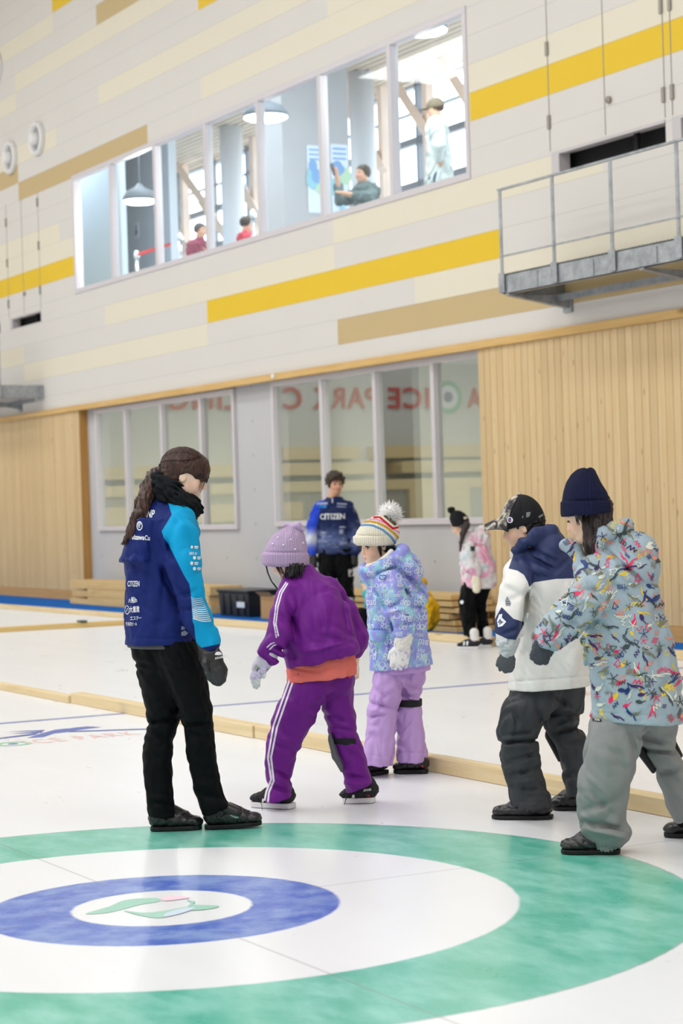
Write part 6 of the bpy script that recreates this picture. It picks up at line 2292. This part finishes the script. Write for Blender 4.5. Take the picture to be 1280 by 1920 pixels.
cr = crease(D, [(1095, 1540, 1170, 1556, .010, 5), (1100, 1556, 1176, 1572, -.006, 4), (1092, 1520, 1160, 1500, .006, 6), (1120, 1400, 1180, 1420, .004, 9), (1180, 1370, 1190, 1410, .008, 5), (1195, 1380, 1255, 1395, .009, 5), (1205, 1405, 1265, 1412, .010, 4), (1230, 1450, 1290, 1440, .005, 6), (1135, 1350, 1138, 1500, -.003, 10), (1100, 1470, 1150, 1530, .005, 7), (1085, 1500, 1120, 1560, .004, 6)] + [(1100 + 7 * k, 1574 + 1.6 * k, 1103 + 7 * k, 1594 + 1.2 * k, .006, 1.8) for k in range(9)])
trousers = surf('trousers', tl, .0056, gy, scr, both(folds(94, .0045, .11, UP, 2.5), cr))
tt = bvh_of(trousers)
mark_polys([[(1111, 1347), (1128, 1349), (1128, 1354), (1111, 1352)]], tt, plain('tag_black', (30, 30, 34), .6), trousers, 'label', .003)
mark_text('TON', 1120.5, 1350.5, 3.6, 5, tt, white_print, trousers, .9, 0, .03, 'lettering', 1.1, .0045)
surf('knee_pad', [cone(pt(1200, 1406, D + .09), pt(1224, 1440, D + .13), .026, .022, 0, (RT, .55)), cone(pt(1262, 1392, D + .1), pt(1274, 1416, D + .13), .012, .012, 0)], .0045, plain('pad_black', (36, 36, 40), .6), scr)
# beanie
hc = pt(1098, 930, D)
ht = [ploft(D, [(877, 1089, 1108, 0, .03), (881, 1080, 1113, 0, .052), (890, 1070, 1119, 0, .074), (905, 1061, 1126, 0, .096), (922, 1056, 1137, 0, .108), (940, 1053, 1143, 0, .112), (960, 1053, 1144, 0, .112)], 0, 2, .008, .04),
      ploft(D, [(938, 1053, 1143, 0, .112), (942, 1050.5, 1145.5, 0, .118), (962, 1050.5, 1146.5, 0, .118), (970, 1052, 1145, 0, .114)], .002, 2, .006, .03), ell(pt(1107, 885, D), (RT, FW, UP), (.016, .03, .014), .012)]
beanie = surf('beanie', ht + [half_below(D, 1050, 970, 1146, 961)], .0042, ribbed('navy_rib_knit', (30, 34, 66), 60, .9, (), .9), scr, crease(D, [(1052, 939.5, 1145, 937, .003, 1.6), (1100, 878, 1104, 892, .004, 3)]), {'rib': rib_about(hc, UP, FW)})
h5 = hair_mat('near_black_hair', (26, 20, 21), (70, 56, 56))
hair = surf('hair', [hd.e(-.06, 0, .10, .43, .35, .36), hd.e(.40, 0, -.16, .42, .6, .44, .02, True)] + [ploft(D, [(955, 1094, 1143, .0, .085), (980, 1095, 1146, -.01, .085), (1000, 1094, 1140, -.03, .07), (1018, 1094, 1128, -.06, .05), (1036, 1098, 1116, -.08, .03), (1044, 1101, 1110, -.085, .015)], .01, 2, .006)], .0045, h5, scr, folds(97, .004, .02, UP, 7))
loc = []
for i in range(90):
    t = r.random()
    x0 = 1092 + 50 * t
    loc.append(([pt(x0, 962, D - .07), pt(x0 - 1 - 5 * t, 990, D - .085), pt(1096 + 26 * t * (1 - t) + 14 * t, 1015, D - .10), pt(1099 + 12 * t + r.uniform(-3, 3), 1036 + r.uniform(-10, 6), D - .115)], .0024))
for i in range(6):
    loc.append(([pt(1077 + i, 966, D - .10), pt(1080 + i, 978, D - .105), pt(1082 + i, 985, D - .10)], .0014))
strands('hair_strands', loc, .002, h5, hair, 5)
gd = fabric('charcoal_glove', (72, 76, 84), .7)
glove('glove', scr, pt(1020, 1203, D - .175), pt(1013, 1227, D - .18), RT + .3 * FW, -FW + .2 * UP, .042, .046, gd, .4, 11, None, .7)
glove('glove', scr, pt(1146, 1192, D + .2), pt(1118, 1200, D + .2), RT, FW, .036, .05, plain('black_glove', (28, 28, 30), .7), .4, 12)
blue_l = plain('lace_blue', (44, 92, 214), .6)
for heel, toe in (((1162, 1604), (1050, 1604)), ((1356, 1571), (1246, 1573))):
    s, c, ax, sd = shoe('shoe', D, heel, toe, None, .09, scr, leather, rubber, .019, .06)
    strands('shoelace', [([c(.44, .078, -.03), c(.52, .082, 0), c(.48, .080, .03)], .003), ([c(.54, .066, -.03), c(.46, .085, .0)], .003), ([c(.60, .056, -.025), c(.52, .075, .01)], .003)], .003, blue_l, s)
    ts = bvh_of(s)
    mark_polys([[(heel[0] - 56, heel[1] - 12), (heel[0] - 46, heel[1] - 11), (heel[0] - 46, heel[1] - 9), (heel[0] - 56, heel[1] - 10)]], ts, pink_m, s, 'red_dash')

# ------------------------------------------------------------------ 6: man by the wall
D = 22.2
hd = Head(pt(628, 907, D), 292, 6, .235, 0)
ops = hd.ops()
ops += pchain(D, [(626, 925, 0, 10), (625, 945, 0, 10)], .02) + pchain(D, [(625, 962, 0, 17), (624, 1030, 0, 17)], .05)
ops += pchain(D, [(600, 952, 0, 10), (588, 1000, 0, 8), (586, 1040, -.03, 6)], .03) + pchain(D, [(650, 952, 0, 10), (662, 1000, 0, 8), (664, 1040, -.03, 6)], .03)
ops += pchain(D, [(613, 1040, 0, 15), (612, 1110, 0, 10), (612, 1170, 0, 6)], .03) + pchain(D, [(640, 1040, 0, 15), (648, 1110, 0, 10), (652, 1170, 0, 6)], .03)
ops += glove_ops(pt(586, 1042, D - .03), pt(587, 1056, D - .04), RT, -FW, .035, .06, .4) + glove_ops(pt(664, 1042, D - .03), pt(662, 1056, D - .04), -RT, -FW, .035, .06, .4)
man = person(D, None, 'man in a blue and navy training top standing by the ground-floor window', skin_mat('skin_man', (214, 166, 136), (176, 104, 94)), ops, hd.attrs(), None, .008)
hd.eyes(man, .2, .3)
jk = [ploft(D, [(934, 614, 641, 0, .09), (944, 601, 652, 0, .11), (958, 592, 661, 0, .13), (985, 594, 659, 0, .14), (1015, 594, 659, 0, .14), (1038, 597, 658, 0, .14)], 0, 2.3, .01)]
jk += pchain(D, [(600, 952, 0, 12), (589, 985, -.02, 12), (584, 1015, -.04, 11), (585, 1033, -.05, 9)], .03, .02) + pchain(D, [(651, 952, 0, 12), (662, 985, -.02, 12), (667, 1015, -.04, 11), (666, 1033, -.05, 9)], .03, .02)
jm = N('blue_navy_top')
o = jm.obj()
nm = jm.noise(jm.mapping(o, (1, 1, 2.2)), 5, 5, .6)
base = jm.mix(jm.attr('haze').outputs['Fac'], rgb(24, 38, 84), rgb(84, 100, 150))
base = jm.mix(jm.math('MULTIPLY', jm.attr('haze').outputs['Fac'], jm.ramp(nm, [(.5, (0, 0, 0, 1)), (.62, (1, 1, 1, 1))])), base, rgb(150, 160, 196))
sl = jm.mix(jm.attr('fade').outputs['Fac'], rgb(30, 66, 196), rgb(206, 212, 226))
mr = jm.node('ShaderNodeMapRange')
jm.link(jm.attr('sleeve').outputs['Fac'], mr.inputs[0])
mr.inputs[1].default_value, mr.inputs[2].default_value = -.4, .4
jm = jm.done(jm.mix(mr.outputs[0], base, sl), .6, .2)


def gauss_y(y0, s):
    return lambda P: np.exp(-((to_px(P)[1] - y0) / s) ** 2)


jacket = surf('jacket', jk, .008, jm, man, both(folds(101, .008, .14, UP, 2), crease(D, [(600, 1000, 605, 1035, .012, 3), (648, 960, 655, 1030, .012, 3), (610, 1020, 650, 1030, .008, 3), (600, 945, 612, 1000, .006, 3)])),
              {'haze': gauss_y(1012, 16), 'fade': gauss_y(1010, 12), 'sleeve': poly_sd([(560, 930), (612, 930), (600, 955), (594, 985), (592, 1045), (560, 1045)])})
tm = bvh_of(jacket)
mark_text('CITIZEN', 623, 968, 10.5, -1, tm, white_print, jacket, .88, 0, .03, 'lettering', 1, .004)
pale = plain('pale_print', (150, 160, 190), .6)
mark_polys([[(594, 943), (614, 942), (614, 946), (594, 947)], [(632, 943), (650, 944), (650, 947), (631, 946)], [(631, 949), (648, 950), (648, 952), (631, 951)], [(599, 997), (611, 997), (611, 1000), (599, 1000)], [(636, 987), (648, 987), (648, 990), (636, 990)], [(636, 993), (643, 993), (643, 1001), (636, 1001)], [(577, 960), (580, 959), (580, 975), (576, 975)]], tm, pale, jacket, 'sponsor_mark', .004)
mark_polys([[(596, 948), (612, 947.5), (612, 952), (596, 952)]], tm, plain('cyan_print', (30, 130, 210), .6), jacket, 'sponsor_mark', .004)
surf('zip', [cone(pt(623, 935, D - .14), pt(623, 942, D - .15), .008, .008)], .004, plain('zip_pull', (190, 192, 200), .4), jacket)
tl = [ploft(D, [(1030, 596, 640, 0, .13), (1060, 597, 634, 0, .12), (1085, 600, 628, 0, .10), (1120, 600, 625, 0, .085), (1160, 601, 624, 0, .08), (1174, 602, 623, 0, .085)], 0, 2.1, .01), ploft(D, [(1030, 615, 658, 0, .13), (1060, 622, 660, 0, .12), (1085, 632, 662, 0, .10), (1120, 636, 663, 0, .085), (1160, 640, 665, 0, .08), (1174, 641, 664, 0, .085)], .02, 2.1, .01)]
trm = surf('trousers', tl, .009, blk, man, folds(103, .006, .12, UP, 2))
tm = bvh_of(trm)
mark_polys([[(651, 1120), (662, 1121), (663, 1138), (653, 1139)], [(652, 1068), (662, 1067), (662, 1080), (653, 1081)]], tm, plain('silver_print', (196, 198, 204), .5), trm, 'knee_patch', .005)
hm2 = hair_mat('streaked_hair', (20, 16, 15), (84, 62, 42))
surf('hair', [hd.e(-.05, 0, .15, .44, .37, .40), hd.e(.22, 0, .34, .20, .28, .14, .06), hd.e(.45, 0, -.14, .42, .7, .40, .02, True), hd.e(0, 0, -.52, .8, .8, .42, .02, True)], .007, hm2, man, folds(105, .012, .05, hd.f, 2))
for sx in (-1, 1):
    w = pt(586 if sx < 0 else 664, 1038, D - .04)
    glove('glove', man, w, w - UP * .09 - FW * .01, RT * -sx, -FW + .3 * RT * sx, .048, .085, leather, .5, 106 + sx, None, 1, .0055)
for hx, tx in ((604, 610), (645, 652)):
    gz = ground_pt(hx, 1181, .012)
    s = surf('shoe', [cone(gz + np.array([0, 0, .06]) + AW * .06, gz + np.array([0, 0, .045]) - AW * .14, .045, .04), cone(gz + np.array([0, 0, .13]) + AW * .06, gz + np.array([0, 0, .06]) + AW * .06, .045, .045, .02), (lambda X, Y, Z: (Z - .036) + 0 * X + 0 * Y, gz - .3, np.array([gz[0] + .3, gz[1] + .3, .036]), .002, True)], .008, leather, man)
    surf('sole', [cone(gz + np.array([0, 0, .022]) + AW * .06, gz + np.array([0, 0, .022]) - AW * .15, .046, .042, 0, (ZU, .4)), (lambda X, Y, Z: (Z - .0135) + 0 * X + 0 * Y, gz - .3, np.array([gz[0] + .3, gz[1] + .3, .0135]), .001, True)], .007, rubber, s)

# ------------------------------------------------------------------ 7: child in the pink fleece
D = 19.15
hd = Head(pt(862, 984, D), 172, 32, .205)
ops = hd.ops(True)
ops += pchain(D, [(868, 998, 0, 8), (882, 1010, 0, 9)], .02) + pchain(D, [(893, 1022, 0, 17), (896, 1095, 0, 17)], .04)
ops += pchain(D, [(882, 1022, -.08, 8), (880, 1055, -.14, 6), (893, 1085, -.16, 5)], .02) + pchain(D, [(895, 1022, .1, 8), (902, 1060, .14, 6), (895, 1090, .14, 5)], .02)
ops += pchain(D, [(885, 1105, -.05, 12), (875, 1145, -.05, 8), (880, 1195, -.05, 5)], .02) + pchain(D, [(903, 1105, .05, 12), (905, 1145, .05, 8), (908, 1196, .05, 5)], .02)
ops += glove_ops(pt(893, 1084, D - .16), pt(893, 1094, D - .16), -RT, -FW, .022, .04, .3) + glove_ops(pt(895, 1090, D + .14), pt(895, 1098, D + .14), -RT, FW, .022, .04, .3)
pnk = person(D, None, 'child in a pale pink tie-dye fleece hoodie and black trousers looking down', skin_c, ops, hd.attrs(), None, .0075)
hd.eyes(pnk, .5, .5)
fl = N('pink_fleece')
o = fl.obj()
n1 = fl.noise(o, 7, 2)
n2 = fl.noise(fl.mapping(o, (1, 1, 1), (0, 0, 0), (3, 1, 7)), 8, 2)
c = fl.ramp(n1, [(.42, rgb(238, 236, 236)), (.56, rgb(240, 176, 204))])
c = fl.mix(fl.ramp(n2, [(.52, (0, 0, 0, 1)), (.66, (1, 1, 1, 1))]), c, rgb(216, 228, 232))
fl.bump(fl.noise(o, 160, 3), .6, .01)
fl = fl.done(c, .95, .05)
jk = [ploft(D, [(1000, 873, 900, 0, .09), (1012, 868, 915, 0, .13), (1035, 866, 920, 0, .15), (1060, 864, 928, 0, .16), (1090, 866, 929, 0, .165), (1099, 868, 926, 0, .16)], 0, 2.2, .01)]
jk += pchain(D, [(880, 1018, -.09, 12), (877, 1045, -.15, 13), (883, 1062, -.18, 12), (892, 1072, -.18, 9)], .02, .02) + pchain(D, [(902, 1020, .1, 12), (912, 1055, .15, 12), (900, 1080, .16, 9)], .02, .02)
jk += [ell(pt(900, 1008, D), (RT, FW, UP), (.085, .13, .10), .03), hd.e(0, 0, 0, .42, .36, .5, .01, True)]
jacket = surf('hoodie', jk, .0075, fl, pnk, both(folds(111, .007, .10, UP, 2), crease(D, [(885, 1022, 915, 1025, .012, 3), (890, 1035, 890, 1060, .010, 3)])))
surf('hem_band', [ploft(D, [(1092, 869, 925, 0, .155), (1103, 870, 924, 0, .155)], 0, 2.2, .006)], .007, fabric('white_rib', (238, 234, 234), .9), jacket)
tm = bvh_of(jacket)
mark_polys([[(881, 1025), (890, 1024), (890, 1033), (882, 1034)]], tm, plain('patch_charcoal', (60, 58, 62), .6), jacket, 'sleeve_badge', .005)
tl = [ploft(D, [(1088, 868, 905, -.01, .12), (1110, 865, 902, -.03, .11), (1130, 860, 893, -.04, .095), (1140, 861, 891, -.04, .09), (1165, 867, 890, -.05, .085), (1191, 870, 890, -.05, .08)], 0, 2.1, .01), ploft(D, [(1088, 885, 920, .02, .12), (1110, 888, 917, .04, .11), (1130, 890, 910, .05, .09), (1150, 891, 912, .05, .085), (1192, 897, 916, .05, .08)], .02, 2.1, .01)]
trm = surf('trousers', tl, .008, blk, pnk, folds(113, .006, .10, UP, 2))
tm = bvh_of(trm)
mark_polys([arc_poly(866, 1129, .2, 3.6, 0, 359, 14)], tm, white_print, trm, 'knee_logo', .005)
surf('mitten', pchain(D, [(892, 1077, -.19, 6.5), (893, 1095, -.2, 7.5), (893, 1105, -.2, 7.5)], 0, .01, (FW, .7)) + pchain(D, [(888, 1084, -.2, 3), (886, 1092, -.21, 3)], .01), .005, fabric('cream_mitten', (240, 234, 210), .9), pnk)
surf('mitten', pchain(D, [(898, 1086, .16, 6.5), (897, 1102, .16, 7.5)], 0, .01, (FW, .7)), .006, fabric('cream_mitten2', (240, 234, 210), .9), pnk)
hat = surf('beanie', [ploft(D, [(957, 848, 862, 0, .07), (963, 844, 872, 0, .10), (972, 842, 878, 0, .11), (982, 845, 879, 0, .112), (988, 847, 876, 0, .105)], 0, 2, .01, .04), half_below(D, 844, 995, 881, 975)], .006, ribbed('black_rib', (34, 34, 38), 50, .9, (), .6), pnk, None, {'rib': rib_about(pt(862, 975, D), UP, FW)})
surf('pom_pom', [ell(pt(846, 957, D), (RT, FW, UP), (.03, .03, .025))], .006, fabric('black_pom', (28, 28, 30), .95, 200, .8), hat, folds(115, .006, .02, UP, 1))
tm = bvh_of(hat)
mark_polys([[(868, 970), (878, 967), (879, 971), (869, 974)]], tm, plain('hat_label', (226, 220, 206), .6), hat, 'label', .005)
surf('hair', [hd.e(-.06, 0, .08, .43, .35, .36), hd.e(.42, 0, -.16, .42, .6, .42, .02, True)] + pchain(D, [(874, 984, -.10, 7), (868, 1000, -.13, 5), (864, 1018, -.14, 3), (863, 1033, -.14, 1.2)], .01), .006, h5, pnk, folds(116, .003, .02, UP, 5))
for heel, toe, dd in (((896, 1217), (854, 1217), 0), ((920, 1213.5), (892, 1214), .1)):
    s, c, ax, sd = shoe('shoe', D, heel, toe, None, .08, pnk, snk, wsole, .022, .05)
    surf('sock', [cone(c(.2, .08), c(.22, .15), .04, .042)], .006, fabric('white_sock', (234, 232, 230), .9), s)
    ts = bvh_of(s)
    mark_polys([[(869, 1203), (872, 1203), (871, 1210), (868, 1210)], [(875, 1203), (878, 1203), (877, 1210), (874, 1210)]] if dd == 0 else [[(900, 1207), (904, 1207), (903, 1212), (899, 1212)]], ts, white_print, s, 'side_flash', .004)

# ------------------------------------------------------------------ two children crouching behind the child in lilac
def croucher(D, x, y0, sc, jacket_m, hat_m, label, leg_m, glove_m, yaw):
    hd = Head(pt(x - 10 * sc, y0 + 8, D), yaw, 30, .2)
    ops = hd.ops(True)
    ops += pchain(D, [(x - 4 * sc, y0 + 22, 0, 9), (x, y0 + 32, 0, 13), (x + 4 * sc, y0 + 62, 0, 15)], .02)
    ops += pchain(D, [(x, y0 + 60, -.08, 11), (x - 22 * sc, y0 + 58, -.10, 8), (x - 8 * sc, y0 + 82, -.10, 6)], .02)
    ops += pchain(D, [(x, y0 + 60, .08, 11), (x - 22 * sc, y0 + 58, .10, 8), (x - 8 * sc, y0 + 82, .10, 6)], .02)
    ops += pchain(D, [(x + 4 * sc, y0 + 32, -.12, 7), (x + 2 * sc, y0 + 56, -.2, 6), (x + 2 * sc, y0 + 78, -.2, 5)], .02)
    p = person(D, None, label, skin_c, ops, hd.attrs(), None, .009)
    hd.eyes(p, .6, .5)
    surf('jacket', pchain(D, [(x - 4 * sc, y0 + 26, 0, 14), (x + 4 * sc, y0 + 45, 0, 18), (x + 6 * sc, y0 + 68, 0, 18)], 0, .03, (FW, 1.3)) + pchain(D, [(x + 2 * sc, y0 + 34, -.14, 10), (x + 4 * sc, y0 + 58, -.2, 10), (x + 3 * sc, y0 + 78, -.2, 8)], .02), .009, jacket_m, p, folds(int(x), .01, .12, UP, 2))
    surf('trousers', pchain(D, [(x, y0 + 64, -.09, 13), (x - 22 * sc, y0 + 60, -.11, 10), (x - 8 * sc, y0 + 83, -.10, 9)], 0, .02) + pchain(D, [(x, y0 + 64, .09, 13), (x - 22 * sc, y0 + 60, .11, 10), (x - 8 * sc, y0 + 83, .10, 9)], .01, .02), .009, leg_m, p)
    surf('hat', [hd.e(-.04, 0, .16, .46, .40, .42), hd.e(.1, 0, -.46, .9, .9, .50, .01, True)], .008, hat_m, p)
    w = pt(x + 2 * sc, y0 + 74, D - .2)
    glove('glove', p, w, w - UP * .05, RT, -FW, .035, .05, glove_m, .4, int(x) + 1, None, 1, .006)
    for s in (-1, 1):
        q = pt(x - 4 * sc, y0 + 97, D + .10 * s)
        q[2] = .058
        surf('shoe', [cone(q, q + heading(yaw)[0] * .14, .045, .038), (lambda X, Y, Z: (Z - .0145) + 0 * X + 0 * Y, q - .3, np.array([q[0] + .3, q[1] + .3, .0145]), .002, True)], .008, rubber, p)
    return p


croucher(20.8, 797, 1094, 1, fabric('yellow_shell', (226, 180, 22), .6), fabric('yellow_hat', (220, 176, 40), .8), 'crouching child in a yellow jacket half hidden behind the lilac snow jacket', blk, fabric('blue_glove', (40, 120, 200), .7), 175)
croucher(21.4, 700, 1090, 1, fabric('teal_shell', (70, 172, 180), .6), fabric('teal_hat', (60, 150, 160), .8), 'crouching child in teal showing as a sliver left of the lilac snow jacket', blk, rubber, 10)

# ------------------------------------------------------------------ people upstairs
def upstairs(px, py, Y, H, yaw, pitch, label, top_m, leg_m, hair_m, hat_m=None, sit=False, arm_up=False, wide=1.0, group=None):
    d = (px - 640) / FPX * RT - (py - 960) / FPX * UP + FW
    D = (Y - CAM[1]) / d[1]
    c = pt(px, py, D)
    hd = Head(c, yaw, pitch, H)
    f, u = heading(yaw)
    l = np.cross(u, f)
    P = lambda a, b, z: c + f * a + l * b + ZU * z
    ops = hd.ops()
    hip = -.78 if not sit else -.72
    ops += [cone(P(-.02, 0, -.08), P(-.02, 0, -.2), .05, .055, .02), cone(P(-.02, 0, -.30), P(-.02, 0, hip), .12, .11, .05)]
    arms = []
    for s in (1, -1):
        sh = P(-.02, .17 * s, -.24)
        if arm_up and s < 0:
            el, ha = P(.16, .30 * s, -.30), P(.22, .26 * s, .0)
        elif arm_up:
            el, ha = P(.10, .30 * s, -.36), P(.36, .05 * s, -.27)
        else:
            el, ha = P(-.06, .25 * s, -.50), P(-.05, .16 * s, -.72)
        arms.append((sh, el, ha))
        ops += [cone(sh, el, .05, .042, .03), cone(el, ha, .042, .03, .01)]
        ops += glove_ops(ha, ha + unit(ha - el) * .07, l * s if not arm_up else f, ZU if arm_up else l * s, .03, .06, .4)
    feet = []
    for s in (1, -1):
        hp = P(0, .09 * s, hip)
        kn = P(.42, .10 * s, hip + .02) if sit else P(.02, .09 * s, hip - .42)
        an = np.array([kn[0] + .02 * f[0], kn[1] + .02 * f[1], LF + .09])
        feet.append((hp, kn, an))
        ops += [cone(hp, kn, .075, .055, .04), cone(kn, an, .055, .035, .01), cone(an - ZU * .04, an - ZU * .045 + f * .14, .035, .03, .02)]
    p = person(D, None, label, skin_mat('skin_up_%d' % int(px), (222, 178, 152)), ops, hd.attrs(), group, .010)
    tops = [cone(P(-.02, 0, -.24), P(-.02, 0, hip - (.06 if sit else .10)), .13 * wide, .17 * wide, 0, (f, .8))]
    for sh, el, ha in arms:
        m = el * .45 + ha * .55
        tops += [cone(P(-.02, 0, -.22), sh, .10, .075, .03), cone(sh, el, .072 * wide, .06 * wide, .03), cone(el, m, .058 * wide, .045, .01)]
    surf('top', tops, .010, top_m, p, folds(int(px), .012, .12, ZU, 2.5))
    legs = []
    for hp, kn, an in feet:
        legs += [cone(hp, kn, .095, .075, .03), cone(kn, an + ZU * .02, .075, .06, .01)]
    surf('trousers', legs, .011, leg_m, p, folds(int(px) + 1, .008, .12, ZU, 2))
    for hp, kn, an in feet:
        surf('shoe', [cone(an - ZU * .035, an - ZU * .04 + f * .16, .05, .042), (lambda X, Y, Z: (Z - LF - .002) + 0 * X + 0 * Y, an - .3, np.array([an[0] + .3, an[1] + .3, LF + .002]), .002, True)], .009, rubber, p)
    if hair_m:
        surf('hair', [hd.e(-.05, 0, .12, .44, .37, .40), hd.e(.45, 0, -.14, .42, .7, .40, .02, True), hd.e(0, 0, -.55, .8, .8, .42, .02, True)], .008, hair_m, p)
    if hat_m:
        h = surf('cap', [hd.e(-.03, 0, .14, .46, .38, .44), hd.e(0, 0, -.40, .8, .8, .48, .004, True)], .008, hat_m, p)
        surf('visor', [hd.e(.50, 0, .08, .24, .26, .03)], .006, hat_m, h)
    return p, P, D


up_blue = fabric('denim', (84, 108, 140), .8)
upstairs(816, 204, 10.0, .235, 172, 8, 'person in a cap and loose white blouse standing behind the rightmost upstairs pane', fabric('white_blouse', (222, 232, 230), .85), up_blue, hm2, fabric('olive_cap', (120, 112, 96), .8), False, False, 1.15)
q, P, DD = upstairs(680, 326, 9.9, .235, 215, 0, 'person in a grey green top raising a phone behind the second upstairs pane from right', fabric('grey_green_top', (116, 132, 134), .85), up_blue, hair_mat('dark_hair_up', (46, 40, 38), (90, 76, 66)), None, True, True, 1.1)
ph = MB().box(-.04, .04, -.005, .005, -.08, .08).build('phone', plain('phone_dark', (50, 60, 72), .3, .5), None, False, .004)
tag(ph, 'dark phone held up by the seated person upstairs', 'phone')
ph.location = P(.27, -.26, .08)
ph.rotation_euler = (.2, .3, YAW)
upstairs(463, 420, 9.7, .225, 15, 5, 'dark-haired person in red at the fourth upstairs pane from left', fabric('red_top', (206, 70, 90), .85), up_blue, hair_mat('dark_hair_up2', (40, 34, 32), (70, 60, 54)), None, True, False, 1.0)
upstairs(375, 432, 9.9, .225, 330, 5, 'dim person in dark pink at the third upstairs pane from left', fabric('dark_pink_top', (150, 70, 96), .85), up_blue, hair_mat('dark_hair_up3', (70, 66, 70), (96, 90, 92)), None, True, False, 1.0)


def chair(P, label):
    """lobby chair under a seated person: seat, backrest, four legs"""
    o0 = P(.08, 0, -.90)
    o = empty('lobby_chair', (o0[0], o0[1], LF))
    tag(o, label, 'chair', 'lobby chairs')
    h = max(.28, o0[2] - LF)
    cm = plain('chair_grey', (96, 104, 116), .6)
    h -= .10
    MB().box(-.23, .23, -.23, .23, h - .03, h).build('seat', cm, o, False, .01)
    MB().box(-.23, .23, -.36, -.335, h + .02, h + .36).box(-.2, -.17, -.34, -.22, h - .02, h + .05).box(.17, .2, -.34, -.22, h - .02, h + .05).build('backrest', cm, o, False, .01)
    for a in (-.2, .2):
        for b in (-.2, .2):
            MB().tube([(a, b, .001), (a, b, h - .031)], .012, 8).build('leg', chrome, o)
    f = P(1, 0, 0) - P(0, 0, 0)
    o.rotation_euler = (0, 0, math.atan2(f[1], f[0]) - PI / 2)


chair(P, 'grey chair under the person raising a phone upstairs')
